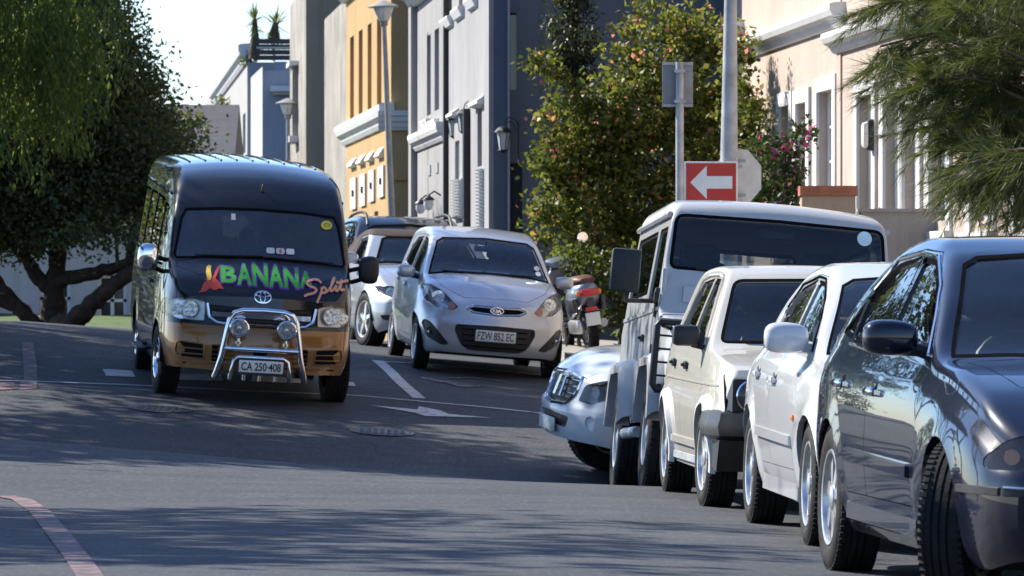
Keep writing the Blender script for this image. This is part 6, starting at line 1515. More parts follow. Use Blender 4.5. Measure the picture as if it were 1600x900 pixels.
c.rear_window(roundp(mirr([(0,1.0),(.50,1.0),(.44,1.32),(0,1.35)]), .04), 2.9)
c.arches()
c.doors([[(1.14,.32),(1.06,.62),(1.10,.88),(1.22,.94),(1.50,1.27),(1.72,1.395),(2.05,1.405),(2.05,.32)], [(2.06,.32),(2.06,1.405),(2.58,1.378),(2.76,1.24),(2.83,1.04),(2.74,.72),(2.66,.40),(2.6,.32)]], [[0],[1]], handles=[(1.92,.84),(2.66,.88)], hkind='pull')
c.bonnet([(.16,0),(.20,.34),(.45,.56),(.86,.66),(.92,.58),(.86,0),(.92,-.58),(.86,-.66),(.45,-.56),(.20,-.34)], a=.05, b=1.1)
c.headlights(roundp([(.40,.70),(.46,.66),(.62,.675),(.745,.76),(.735,.90),(.68,.915),(.56,.86)], [.02,.03,.03,.03,.04,.02,.03]), [(.60,.80,.065),(.47,.715,.042,plain('amber bulb', (.7,.25,.18), .2))], house=ALLOY, smax=1.0)
g=c.front_panel('upper_grille', roundp(mirr([(0,.655),(.24,.67),(.30,.70),(.24,.72),(0,.715)]), .012), DARK, inset=.01, smax=.5)[0]
c.front_tube('grille_surround', ell(roundp(mirr([(0,.645),(.25,.66),(.325,.70),(.25,.735),(0,.73)]),.012),2), .011, CHROME, g, .002, True)
em=c.front_tube('emblem', [(.068*math.cos(a),.69+.033*math.sin(a)) for a in np.linspace(0,2*math.pi,25)[:-1]], .006, CHROME, None, .012, True)
Vt,Ft,tw,th=text_curve('KIA',.02); c.decal('emblem_text', [(v.x/tw*.092,.69+v.y/th*.034) for v in Vt], Ft, CHROME, em, .016)
P=circ(0,.69,.066,20,.031); c.decal('emblem_plate', [(0,.69)]+P, [(0,i+1,(i+1)%20+1) for i in range(20)], DARK, em, .012)
lo=c.front_panel('lower_grille', roundp(mirr([(0,.245),(.28,.255),(.36,.31),(.435,.46),(.42,.525),(0,.535)]), .025), BLACKP, inset=.03, smax=.7)[0]
for z in (.30,.36,.42,.48): c.front_tube('grille_bar', [(y,z) for y in np.linspace(-.35,.35,15)], .007, DARK, lo, -.018)
for o,sg in zip(c.front_panel('fog_pod', roundp([(.47,.30),(.56,.285),(.70,.36),(.755,.50),(.735,.545),(.68,.53),(.58,.42)], .035), BLACKP, pair=True, inset=.012, smax=.8),(1,-1)):
    p,n=c.front_pt(.675*sg,.425); mb=MB(); Mx=Vector((1,n.y*.5,0)).normalized().to_track_quat('Z','Y').to_matrix(); mb.lathe([(.045,.0),(.048,-.01),(.03,-.03),(0,-.036)],18,'Z',p+Vector((.004,0,0)),Mx,caps=False); mb.build('fog_lamp', CHROME, o, 40); mb=MB(); mb.lathe([(0,.006),(.03,.004),(.046,-.002)],18,'Z',p+Vector((.004,0,0)),Mx,caps=False); mb.build('fog_lens', LENS, o, 40)
c.bumper([(-.6,.0),(.42,.0),(.42,.205),(-.6,.205)], BLACKP, 'chin_spoiler')
c.underside()
o=c.plate('FZW 852 EC', .0, .425, .43, .118, proud=.03, ink=plain('dark green ink', (.02,.035,.02), .5))
c.strip('sill_trim', 1.05, 2.62, .245, .25, .05, BLACKP, proud=.006)
c.mirrors(1.30, .955, (.11,.20,.14), SILVER, dy=.04)
c.wiper([(y,1.035+.012*(1-abs(y)/.5)) for y in np.linspace(-.5,.05,8)]); c.wiper([(y,1.045) for y in np.linspace(.0,.5,8)])
for k,(z,hh) in enumerate(((1.085,.045),(1.14,.045))):
    P=circ(.545-.01*k,z,.032,16,.024); c.decal('sticker', [(.545-.01*k,z)]+P, [(0,i+1,(i+1)%16+1) for i in range(16)], plain('sticker white', (.62,.66,.66), .5), ws, .004)
for y in (-.18,.12): mb=MB(); mb.box((c.X(1.16),y,1.055),(.12,.26,.004),Matrix.Rotation(R(12),3,'Y')); mb.build('paper_slip', plain('grey paper', (.45,.47,.5), .8), c.root)
c.cabin(1.05,.98,[(1.72,-.34,.56),(1.72,.34,.56)], bench=(2.45,.55,.55), wheel=(1.40,-.34,.96,.18,-25), floor=(.9,3.3,.30))
c.inner_mirror(1.50,1.30)
c.wheels(w=.165, rim=.68, style='multi')
c.finish(); KIA = c.place(sx(655,61.5), 61.5, 7.2, 'fr')
# ------------------------------------------------------------------ pale convertible with its brown hood up
PALE = paint('pale silver paint', (.42,.45,.50), .45, .36, 1.0, .04, .10)
c = Car('parked_convertible', 'pale silver convertible with brown fabric roof parked half behind the small hatchback', 'car',
    L=4.36, fo=.76, wb=2.66, r=.315, arch=.355, paint=PALE,
    top=[(0,.64),(.05,.69),(.2,.76),(.6,.87),(1.1,.945),(1.42,.975),(1.5,1.01),(1.9,1.25),(2.05,1.33),(2.3,1.385),(2.6,1.39),(3.0,1.34),(3.35,1.20),(3.6,1.03),(3.7,1.0),(4.2,.98),(4.36,.92)],
    bot=[(0,.22),(.3,.17),(1.3,.185),(3.3,.19),(4.1,.22),(4.36,.30)],
    w=[(0,.68),(.06,.735),(.18,.80),(.45,.85),(.9,.872),(2.3,.874),(3.4,.868),(4.0,.83),(4.25,.77),(4.36,.68)],
    belt=[(0,.58),(.3,.71),(1.2,.89),(1.6,.92),(3.4,.96),(4.36,.90)], tumble=[(0,.40),(4.36,.42)], rr=[(0,.06),(.6,.075),(1.4,.06),(1.6,.045),(2.1,.09),(3.0,.10),(3.6,.05),(4.36,.05)],
    side=[(0,.89),(.08,.93),(.22,.965),(.5,1.0),(.74,1.0),(.80,.985),(.92,.955),(1,.918)], crown=[(0,.03),(1.2,.04),(1.7,.02),(4.36,.02)],
    fprof=[(.15,-.10),(.25,-.03),(.42,0),(.54,0),(.60,-.03),(.70,-.07),(.9,-.18)], rprof=[(.2,-.08),(.45,0),(.6,-.01),(1.1,-.06)], bowf=.22, blen=1.1, bowr=.13, ws=(1.5,2.05), kws=.16, flare=.018, flare_w=.05)
c.side_windows([roundp([(1.78,.975),(2.72,.975),(2.66,1.27),(2.32,1.30),(2.10,1.225)], [.02,.02,.03,.05,.04])], GLASS, seal=.022)
c.windscreen(mirr([(0,1.0),(.52,.99),(.665,.975),(.53,1.29),(.46,1.315),(0,1.335)]), smax=2.3)
c.arches()
hood=c.cut(c.sp([(1.98,1.315),(2.02,1.6),(3.65,1.6),(3.62,1.0),(2.78,.99),(2.71,1.30),(2.3,1.325)]),'side',lambda m,n: c.xo-m.x>1.98)
c.part('fabric_roof', hood, plain('brown roof cloth', (.038,.024,.021), .9, var=.15, scale=30, bump=.2, bscale=300), wall=0, inset=-.006)
c.doors([[(1.62,.35),(1.56,.60),(1.62,.92),(1.72,.955),(2.10,1.25),(2.32,1.325),(2.70,1.295),(2.80,.97),(2.80,.35)]], [[0]], handles=[(2.62,.80)], hkind='pull')
c.bonnet([(.16,0),(.24,.42),(.62,.62),(1.38,.70),(1.42,.60),(1.34,0),(1.42,-.60),(1.38,-.70),(.62,-.62),(.24,-.42)], a=.1, b=1.7)
c.headlights(roundp([(.38,.60),(.58,.575),(.77,.64),(.80,.715),(.62,.73),(.44,.70)], [.03,.04,.03,.02,.04,.04]), [(.50,.65,.058),(.65,.66,.052)], house=plain('lamp housing dark', (.03,.03,.034), .3), smax=1.0)
c.front_panel('grille', roundp([(.03,.55),(.20,.56),(.21,.66),(.04,.68)], .03), BLACKP, pair=True, inset=.02, smax=.5)
c.front_panel('fog_vent', roundp([(.46,.30),(.72,.32),(.75,.38),(.50,.40)], .03), BLACKP, pair=True, inset=.02, smax=.8)
c.front_panel('air_intake', roundp(mirr([(0,.25),(.36,.25),(.36,.38),(0,.38)]), .03), BLACKP, inset=.03, smax=.4)
c.underside(); c.mirrors(1.84,.98,(.11,.21,.14),PALE,dy=.04)
c.cabin(1.55,.965,[(2.3,-.37,.48),(2.3,.37,.48)], bench=(3.0,.5,.55), wheel=(1.95,-.37,.90,.185,-22), floor=(1.2,3.7,.30))
c.inner_mirror(2.05,1.26); c.wheels(w=.225, rim=.70, style='five', steer=12, offs=-.01)
c.finish(); BMW = c.place(sx(577,68.0), 68.0, 9.5, 'fr')
# ------------------------------------------------------------------ dark estate off-roader with roof rails
INDIGO = paint('dark indigo paint', (.006,.010,.024), .0, .33, 1.0, .04, .12)
c = Car('parked_suv', 'dark blue tall estate car with roof rails parked behind the pale convertible', 'car',
    L=4.60, fo=.86, wb=2.80, r=.36, arch=.40, paint=INDIGO,
    top=[(0,.86),(.05,.92),(.2,.97),(.7,1.05),(1.2,1.10),(1.32,1.14),(1.75,1.45),(2.0,1.60),(2.25,1.67),(2.8,1.70),(3.6,1.68),(4.1,1.60),(4.3,1.48),(4.5,1.05),(4.57,1.0),(4.6,.9)],
    bot=[(0,.28),(.3,.24),(1.3,.26),(3.6,.26),(4.3,.30),(4.6,.40)],
    w=[(0,.74),(.06,.80),(.2,.87),(.5,.91),(.9,.927),(3.8,.927),(4.3,.90),(4.5,.85),(4.6,.78)],
    belt=[(0,.78),(.3,.90),(1.2,1.02),(1.6,1.05),(3.6,1.10),(4.6,1.05)], tumble=[(0,.36),(4.6,.36)], rr=[(0,.06),(.6,.08),(1.3,.06),(1.6,.05),(2.2,.10),(4.0,.10),(4.6,.06)],
    fprof=[(.2,-.08),(.35,-.02),(.5,0),(.7,0),(.95,-.1)], rprof=[(.3,0),(.6,0),(1.6,-.08)], bowf=.2, blen=1.1, bowr=.08, ws=(1.3,2.0), kws=.15, flare=.012)
c.side_windows([roundp([(1.66,1.10),(2.5,1.10),(2.5,1.56),(2.25,1.56),(1.98,1.42)], .03), roundp([(2.57,1.10),(3.35,1.12),(3.30,1.55),(2.57,1.57)], .03), roundp([(3.45,1.13),(4.1,1.15),(3.95,1.48),(3.42,1.54)], .03)], GLASSD, seal=.022)
c.windscreen(mirr([(0,1.14),(.54,1.13),(.72,1.11),(.58,1.53),(.50,1.57),(0,1.60)]), smax=2.4)
c.rear_window(roundp(mirr([(0,1.15),(.6,1.15),(.52,1.5),(0,1.52)]), .04), 3.9, GLASSD)
c.arches(); c.doors([[(1.5,.38),(1.44,.7),(1.52,1.05),(1.62,1.085),(1.96,1.44),(2.24,1.59),(2.53,1.60),(2.53,.38)], [(2.55,.38),(2.55,1.60),(3.36,1.585),(3.40,1.0),(3.2,.7),(3.1,.38)]], [[0],[1]], handles=[(2.38,.95),(3.24,.97)], hkind='pull')
c.bonnet([(.14,0),(.2,.5),(.6,.70),(1.26,.77),(1.30,.66),(1.22,0),(1.30,-.66),(1.26,-.77),(.6,-.70),(.2,-.5)], a=.05, b=1.6)
c.headlights(roundp([(.42,.72),(.78,.70),(.82,.80),(.72,.86),(.45,.85)], .03), [(.55,.79,.058),(.68,.785,.052)], house=ALLOY, smax=1.0)
c.front_panel('grille', roundp(mirr([(0,.70),(.34,.70),(.36,.85),(0,.86)]), .03), BLACKP, inset=.03, smax=.5); c.underside()
for sg in (-1,1):
    P=[]; 
    for s in np.linspace(2.15,4.15,16): p=c.top_pt(s,sg*.57)[0]; P.append(p+Vector((0,0,.055)))
    P=[c.top_pt(1.98,sg*.575)[0]]+P+[c.top_pt(4.28,sg*.565)[0]]
    mb=MB(); mb.tube(P,.02,8); mb.build('roof_rail', BLACKP, c.root, 50)
    for s in (2.3,3.2,4.0): pass
c.mirrors(1.72,1.10,(.12,.23,.17),INDIGO,dy=.05); c.cabin(1.42,1.09,[(2.15,-.39,.68),(2.15,.39,.68)], bench=(3.0,.74,.6), wheel=(1.8,-.39,1.06,.19,-25), floor=(1.2,4.2,.4)); c.inner_mirror(1.95,1.47)
c.wheels(w=.235, rim=.64, style='five'); c.finish(); SUV = c.place(sx(556,76.5), 76.5, 9.0, 'fr')
# ------------------------------------------------------------------ scooter seen from behind
SCS = paint('scooter silver', (.20,.225,.27), .4, .35, 1.0); SCD = plain('scooter dark panel', (.03,.032,.04), .4, coat=.5)
def scooter(X, d, a, z0):
    t = empty('scooter', (X, d, z0), R(a)); t.rotation_euler = (0, R(-9), R(a)); tag(t, 'silver scooter with brown seat parked facing away beside the silver hatchback', 'scooter')
    # local: +Y is forward (away from the camera), rear wheel at y=0
    def wheel(y, r, w):
        e = empty('wheel', (0, y, r), R(90), t); wheel_parts(e, r, w, .62, 'five', 1, ALLOY)
    wheel(0, .235, .12); wheel(1.28, .235, .11)
    def loft(name, secs, mat, n=18):
        V = []; F = []
        for (y, z, hw, hh, p) in secs:
            for k in range(n):
                A = 2*math.pi*k/n; ca, sa = math.cos(A), math.sin(A); V.append((math.copysign(abs(ca)**p, ca)*hw, y, z + math.copysign(abs(sa)**p, sa)*hh))
        m = len(secs)
        for i in range(m-1):
            for k in range(n): l = (k+1) % n; F.append((i*n+k, i*n+l, (i+1)*n+l, (i+1)*n+k))
        F += [tuple(range(n)), tuple((m-1)*n + k for k in range(n-1, -1, -1))]
        return MB().add(V, F).build(name, mat, t, 45)
    tail = loft('tail_body', [(-.26,.66,.085,.075,.75),(-.22,.66,.125,.115,.7),(-.08,.63,.165,.155,.7),(.18,.58,.18,.19,.7),(.40,.50,.15,.20,.7),(.48,.46,.11,.17,.7)], SCS)
    for sg in (-1,1): MB().rbox((sg*.165,.0,.53),(.06,.42,.18),.028, Matrix.Rotation(R(sg*6),3,'Y')).build('side_panel', SCD, t, 40)
    loft('seat', [(-.20,.80,.07,.03,.8),(-.14,.805,.125,.05,.7),(.10,.81,.145,.055,.7),(.35,.80,.135,.05,.7),(.52,.79,.08,.035,.8)], plain('brown seat hide', (.10,.045,.03), .55))
    MB().rbox((0,.78,.30),(.34,.52,.05),.02).build('footboard', SCD, t, 40)
    loft('leg_shield', [(1.02,.62,.20,.33,.6),(1.08,.64,.19,.33,.6),(1.14,.66,.12,.28,.7)], SCS)
    MB().tube([(0,1.28,.26),(0,1.16,.55),(0,1.04,.98)],.03,8).build('fork', SCD, t, 40)
    loft('front_mudguard', [(1.06,.40,.05,.03,.8),(1.18,.50,.075,.04,.8),(1.32,.50,.075,.04,.8),(1.46,.38,.05,.03,.8)], SCS)
    hb = loft('handlebar_cowl', [(.90,1.00,.14,.04,.8),(.96,1.02,.20,.06,.7),(1.06,1.02,.18,.075,.7),(1.13,1.0,.10,.06,.8)], SCS)
    for sg in (-1,1):
        MB().tube([(sg*.16,1.0,1.01),(sg*.34,.93,1.02)],.018,8).build('grip', BLACKP, hb, 40); MB().tube([(sg*.20,1.02,1.03),(sg*.36,.98,1.0)],.007,6).build('lever', ALLOY, hb, 40)
        st = MB().tube([(sg*.20,1.0,1.05),(sg*.25,1.0,1.16),(sg*.30,1.0,1.24)],.007,6).build('mirror_stalk', BLACKP, hb, 40)
        m = MB(); m.lathe([(.0,.016),(.045,.014),(.062,0),(.06,-.008)],20,'Y',(sg*.31,1.0,1.27), Matrix.Rotation(R(8),3,'X'), caps=False); m.lathe([(0,-.008),(.06,-.008)],20,'Y',(sg*.31,1.0,1.27),Matrix.Rotation(R(8),3,'X'),caps=False); m.build('mirror', MIRRORM, hb, 40)
    MB().rbox((0,-.275,.665),(.20,.05,.085),.022).build('tail_light', REDL, t, 40)
    for sg in (-1,1): MB().rbox((sg*.125,-.245,.665),(.05,.05,.06),.018).build('indicator', AMBER, t, 40)
    MB().rbox((0,-.27,.475),(.14,.03,.05),.012).build('reflector', REDL, t, 40)
    MB().box((0,-.24,.50),(.08,.06,.20)).build('plate_bracket', SCD, t); MB().rbox((0,-.285,.36),(.17,.012,.15),.006).build('number_plate', PLATE, t, 40)
    loft('rear_mudguard', [(-.28,.42,.06,.02,.8),(-.2,.48,.08,.03,.8),(.0,.50,.08,.03,.8)], SCD)
    MB().tube([(.13,-.22,.30),(.15,.05,.27),(.12,.3,.26)],[.05,.05,.03],12).build('exhaust', STEEL, t, 40)
    m = MB(); m.rbox((-.12,.12,.28),(.10,.5,.16),.04); m.build('engine_case', ALLOY, t, 40)
    MB().tube([(-.12,.45,.25),(-.22,.5,.0)],.012,6).build('side_stand', BLACKP, t, 40)
    return t
SCOOT = scooter(sx(926,66.2), 66.2, 12, gz(sx(926,66.2),66.2)+.19)
# ------------------------------------------------------------------ driver seen dimly through the minibus screen
def skin_body(name, J, edges, mat, parent, lv=2, root=0):
    me = bpy.data.meshes.new(name); me.from_pydata([j[0] for j in J], edges, []); o = bpy.data.objects.new(name, me); COL.objects.link(o); md = o.modifiers.new('skin', 'SKIN'); md.use_smooth_shade = True
    for i, j in enumerate(J): me.skin_vertices[0].data[i].radius = (j[1], j[1] if len(j) < 3 else j[2]); me.skin_vertices[0].data[i].use_root = (i == root)
    sb = o.modifiers.new('sub', 'SUBSURF'); sb.levels = lv; sb.render_levels = lv
    dg = bpy.context.evaluated_depsgraph_get(); dg.update(); m2 = bpy.data.meshes.new_from_object(o.evaluated_get(dg)); bpy.data.objects.remove(o); m2.materials.clear(); m2.materials.append(mat)
    m2.polygons.foreach_set('use_smooth', [True]*len(m2.polygons)); ob = bpy.data.objects.new(name, m2); return link(ob, parent)
SKIN = plain('skin', (.22,.115,.075), .55, var=.08); SHIRT = plain('dark red shirt', (.16,.05,.045), .9, var=.15, scale=20); HAIR = plain('dark hair', (.012,.010,.009), .7)
def seated_driver(car, s, y, zs):
    p = empty('person'); tag(p, 'driver in a dark red shirt holding the wheel of the minibus', 'person'); p.matrix_world = car.root.matrix_world @ Matrix.Translation((car.X(s), y, zs))
    # local: +X forward, seat surface at z = 0
    J = [((-.12,0,.10),.15,.17),((-.15,0,.28),.13,.16),((-.17,0,.45),.12,.18),((-.17,0,.54),.06,.08),((-.15,0,.62),.052),((-.12,0,.70),.08,.085),((-.10,0,.79),.085,.08),((-.10,0,.87),.06,.06),
         ((-.16,-.20,.49),.06),((-.02,-.27,.30),.045),((.22,-.16,.36),.033),((.30,-.13,.40),.03),((-.16,.20,.49),.06),((-.02,.27,.30),.045),((.22,.16,.36),.033),((.30,.13,.40),.03),
         ((.10,-.12,.08),.085),((.40,-.14,.06),.065),((.46,-.13,-.30),.05),((.10,.12,.08),.085),((.40,.14,.06),.065),((.46,.13,-.30),.05)]
    E = [(0,1),(1,2),(2,3),(3,4),(4,5),(5,6),(6,7),(2,8),(8,9),(9,10),(10,11),(2,12),(12,13),(13,14),(14,15),(0,16),(16,17),(17,18),(0,19),(19,20),(20,21)]
    body = skin_body('body', J, E, SKIN, p)
    J2 = [((-.12,0,.12),.165,.185),((-.15,0,.28),.145,.175),((-.17,0,.45),.135,.195),((-.17,0,.53),.075,.09),((-.16,-.21,.49),.072),((-.06,-.26,.36),.062),((-.16,.21,.49),.072),((-.06,.26,.36),.062)]
    skin_body('shirt', J2, [(0,1),(1,2),(2,3),(2,4),(4,5),(2,6),(6,7)], SHIRT, p)
    mb = MB(); mb.lathe([(0,.10),(.05,.092),(.085,.06),(.098,.01),(.092,-.02)],16,'Z',(-.115,0,.84),caps=False); mb.build('hair', HAIR, p, 60)
    for sg in (-1,1):
        mb=MB(); mb.lathe([(0,.012),(.012,.006),(.014,0)],10,'X',(-.025,sg*.032,.785)); mb.build('eye', WHITEP, p, 60)
        mb=MB(); mb.rbox((-.10,sg*.088,.775),(.03,.014,.055),.006); mb.build('ear', SKIN, p, 40)
        for k in range(4): mb=MB(); q=Vector((.31,sg*(.125+.0),.40)); mb.tube([q+Vector((-.02,sg*(-.02+.016*k),.02)),q+Vector((.02,sg*(-.02+.016*k),.035)),q+Vector((.035,sg*(-.02+.016*k),.012)),q+Vector((.022,sg*(-.02+.016*k),-.012))],[.009,.009,.008,.007],6); mb.build('finger', SKIN, p, 60)
        mb=MB(); mb.tube([(.30,sg*.10,.41),(.325,sg*.085,.425),(.33,sg*.10,.435)],[.011,.010,.008],6); mb.build('thumb', SKIN, p, 60)
    mb=MB(); mb.tube([(-.028,0,.80),(-.008,0,.765),(-.022,0,.755)],[.010,.014,.008],8); mb.build('nose', SKIN, p, 60); mb=MB(); mb.rbox((-.028,0,.725),(.014,.045,.012),.004); mb.build('mouth', plain('lips',(.20,.07,.06),.5), p, 40)
    return p
seated_driver(VAN, 1.60, -.42, .96)
# ------------------------------------------------------------------ trees and shrubs
RNG = np.random.default_rng(11)
def leafmat(name, cols, trans=.35, rough=.5, accent=None, acc=.0):
    def f(t):
        g = t.n('ShaderNodeNewGeometry'); v = t.coord(); c = t.ramp(g.outputs['Random Per Island'], [(k/(len(cols)-1), q) for k, q in enumerate(cols)])
        c = t.mix(t.ramp(t.noise(.9, 4, .6, v), [(.35, .55), (.65, 0.0)]), c, tuple(q*.6 for q in cols[0])+(1,))
        if accent:
            wn_ = t.n('ShaderNodeTexWhiteNoise'); t.l(g.outputs['Random Per Island'], wn_.inputs['Vector']); wn_.noise_dimensions = '3D'
            a = t.math('LESS_THAN', wn_.outputs['Value'], t.math('MULTIPLY', t.ramp(t.noise(1.3, 3, .6, v), [(.42, 0.0), (.66, 1.0)]), acc)); c = t.mix(a, c, (*accent, 1))
        b = t.n('ShaderNodeBsdfPrincipled'); t.l(c, b.inputs['Base Color']); b.inputs['Roughness'].default_value = rough; b.inputs['Specular IOR Level'].default_value = .35
        tr = t.n('ShaderNodeBsdfTranslucent'); cc = t.mix(.5, c, (.30,.36,.05,1), 'MIX') if not accent else c; t.l(cc, tr.inputs[0])
        m = t.n('ShaderNodeMixShader'); m.inputs[0].default_value = trans; t.l(b.outputs[0], m.inputs[1]); t.l(tr.outputs[0], m.inputs[2]); t.l(m.outputs[0], t.out.inputs[0])
    return M(name, f)
def bark(name, col): return plain(name, col, .95, var=.35, scale=9, bump=.9, bscale=22, spec=.1)
BARK = bark('dark bark', (.050,.036,.027)); BARKG = bark('grey bark', (.10,.085,.07))
def frames(n):
    a = RNG.normal(size=(n, 3)); a /= np.linalg.norm(a, axis=1, keepdims=True); b = RNG.normal(size=(n, 3)); b -= (a*b).sum(1, keepdims=True)*a; b /= np.linalg.norm(b, axis=1, keepdims=True); return a, b
def leaves(C, ln, wd, down=0.0, outdir=None):
    """a kite-shaped leaf of two triangles at each point"""
    n = len(C); a, b = frames(n)
    if down: a = a*(1-down) + np.array([0, 0, -1.0])*down; a /= np.linalg.norm(a, axis=1, keepdims=True); b -= (a*b).sum(1, keepdims=True)*a; b /= np.linalg.norm(b, axis=1, keepdims=True)
    L_ = ln*RNG.uniform(.6, 1.3, (n, 1)); Wd = wd*RNG.uniform(.6, 1.3, (n, 1)); nn = np.cross(a, b)*L_*.12
    V = np.stack([C, C + a*L_*.45 + b*Wd*.5 + nn, C + a*L_, C + a*L_*.45 - b*Wd*.5 + nn], 1).reshape(-1, 3)
    F = np.arange(n*4).reshape(n, 4); return V, F
def ellipsoid(n, c, r, hollow=.45):
    p = RNG.normal(size=(n, 3)); p /= np.linalg.norm(p, axis=1, keepdims=True); q = (hollow + (1-hollow)*RNG.uniform(0, 1, (n, 1))**.6); return np.array(c) + p*q*np.array(r)
def clumps(blobs, per_m3, cl_r, leaves_per, jitter=.12):
    """leaf clusters spread through a set of ellipsoids: uneven edges, gaps between the clumps"""
    out = []; cent = []
    for (c, r) in blobs:
        n = max(4, int(per_m3*4.2*r[0]*r[1]*r[2])); cc = ellipsoid(n, c, np.array(r)*(1+RNG.uniform(-.1, .12)), .35); cent.append(cc)
        k = RNG.integers(int(leaves_per*.5), int(leaves_per*1.5), n); idx = np.repeat(np.arange(n), k); sz_ = cl_r*RNG.uniform(.6, 1.4, n)
        p = RNG.normal(size=(len(idx), 3)); p[:, 2] *= .7; out.append(cc[idx] + p*sz_[idx][:, None]*.5)
    return np.concatenate(out), np.concatenate(cent)
def limb(mb, pts, r0, r1, n=9, wob=.0):
    P = [Vector(p) for p in pts]; Q = []; m = len(P)
    for i in range(m-1):
        p0, p1, p2, p3 = [P[max(0, min(m-1, i+k))] for k in (-1, 0, 1, 2)]
        for t in np.linspace(0, 1, 6)[:-1]: Q.append(.5*((2*p1)+(p2-p0)*t+(2*p0-5*p1+4*p2-p3)*t*t+(3*p1-p0-3*p2+p3)*t**3))
    Q.append(P[-1]); k = len(Q)
    Q = [q + Vector(RNG.normal(size=3))*wob for q in Q]
    mb.tube(Q, [max(.01, (r0+(r1-r0)*i/(k-1))*(1+RNG.uniform(-.12, .12))) for i in range(k)], n)
def tree(name, label, base, limbs, blobs, mat, barkm, per=3.0, clr=.45, lp=26, ll=.11, lw=.06, down=.15, group=None, twigs=40, cat='tree', tw=.03):
    t = empty(name, base); tag(t, label, cat, group); o = Vector(base)
    mb = MB()
    for pts, r0, r1 in limbs: limb(mb, [Vector(p)-o for p in pts], r0, r1, 9, .012)
    C, cent = clumps(blobs, per, clr, lp)
    ends = [Vector(a).lerp(Vector(b_), k) for l in limbs for a, b_ in zip(l[0][len(l[0])//2-1:-1], l[0][len(l[0])//2:]) for k in (.25, .5, .75, 1)]
    for k in range(min(twigs, len(cent))):
        q = Vector(cent[RNG.integers(len(cent))]); e = min(ends, key=lambda z: (z-q).length); m_ = (e+q)/2 + Vector(RNG.normal(size=3))*.12; limb(mb, [e-o, m_-o, q-o], tw, tw*.25, 5)
    mb.build('trunk', barkm, t, 60)
    V, F = leaves(C - np.array(o), ll, lw, down); tag(big_mesh('crown', V, F, mat, t), kind='stuff'); return t
DARKLEAF = leafmat('dark olive leaf', [(.026,.038,.017),(.046,.062,.025),(.072,.090,.035)], .28)
MIDLEAF = leafmat('mid green leaf', [(.022,.042,.010),(.045,.078,.016),(.075,.115,.022)], .35)
PEPPER = leafmat('fresh green leaf', [(.036,.072,.015),(.075,.135,.028),(.13,.22,.045)], .45)
def B(px, py, d, rx, ry, rz): p = W(px, py, d); return (tuple(p), (rx, ry, rz))
# big spreading tree behind the crest on the left
d=86.0; g0=W(85,512,d)
limbs=[([W(80,520,d),W(84,470,d),W(88,420,d),W(95,350,d),W(120,240,d)],.20,.09),([W(84,440,d),W(120,432,d-.4),W(170,420,d-.8),W(225,400,d-1),W(270,360,d-1)],.13,.05),([W(60,515,d),W(30,480,d),W(-5,440,d),W(-50,380,d)],.14,.06),([W(75,450,d),W(50,420,d),W(30,380,d),W(20,300,d)],.12,.05),
    ([W(85,512,d),W(120,500,d-1.0),W(150,470,d-1.2),W(190,435,d-1.2),W(240,415,d-1),W(300,392,d),W(340,340,d)],.17,.05),([W(190,435,d-1.2),W(205,390,d),W(215,330,d),W(220,260,d)],.09,.04),([W(30,480,d),W(-10,470,d),W(-60,455,d)],.09,.04)]
blobs=[B(60,170,86,1.5,1.6,1.7),B(120,110,87,1.2,1.4,1.3),B(188,165,87,.8,1.2,1.0),B(242,222,88,.55,1.0,.75),B(270,205,89,.35,.8,.4),B(205,270,86,1.1,1.1,.8),B(270,300,87,.6,.9,.6),B(110,300,86,1.3,1.2,.75),B(30,300,86,1.1,1.2,.9),B(128,40,88,.7,1.2,1.2),B(-60,200,86,1.2,1.5,2.0),B(165,360,85,.9,.8,.28),B(40,360,86,.9,.8,.3),B(285,345,86,.5,.6,.35),B(70,-60,88,1.2,1.4,1.2)]
tree('spreading_tree','dark spreading tree with low crooked limbs beyond the crest',tuple(g0),limbs,blobs,DARKLEAF,BARK,per=22,clr=.40,lp=80,ll=.085,lw=.055,twigs=60)
# weeping pepper tree leaning in from the left edge
d=64.0; base=Vector((-7.6,d,gz(-7.6,d))); t=empty('weeping_tree',base); tag(t,'weeping bright green tree hanging over the road at the picture edge','tree'); mb=MB(); limb(mb,[(0,0,0),(.15,0,1.2),(.5,0,2.4),(.8,.1,3.6)],.26,.16); 
tips=[]
for k in range(22):
    a=RNG.uniform(-2.2,2.2); r=RNG.uniform(.6,2.5); z=RNG.uniform(3.4,6.4); e=Vector((.8+r*math.cos(a),r*math.sin(a)*.9,z)); limb(mb,[(.8,.1,3.4),(.8+r*.4*math.cos(a),r*.4*math.sin(a),z-.3+.4),tuple(e)],.07,.015,6); tips.append(e)
mb.build('trunk',BARKG,t,60)
pts=[]
for bn in range(230):
    a=RNG.uniform(0,2*math.pi); r=2.5*RNG.uniform(.1,1)**.55; bx_,by_=.55+r*math.cos(a),r*math.sin(a); zt_=6.6-.30*r*r+RNG.normal()*.3; zl_=max(zt_-RNG.uniform(0,3.8)*(r/2.6)**.5, 3.0+RNG.normal()*.35); br_=RNG.uniform(.14,.34)
    for k in range(int(RNG.integers(8,17))):
        q=RNG.normal(size=2)*br_*.6; ln=RNG.uniform(.4,1.2); n=int(ln*30); s=np.linspace(0,1,n)[:,None]; sway=RNG.normal(size=2)*.10+q*.4
        p=np.concatenate([bx_+q[0]+sway[0]*s**2, by_+q[1]+sway[1]*s**2, zl_-abs(q[0])*.5+RNG.normal()*.1-ln*.8*s],1)+RNG.normal(size=(n,3))*np.array([.045,.045,.02]); pts.append(p)
C=np.concatenate(pts); C=C[C[:,2]>1.0]; V,Fc=leaves(C,.11,.032,.62); tag(big_mesh('crown',V,Fc,PEPPER,t),kind='stuff')
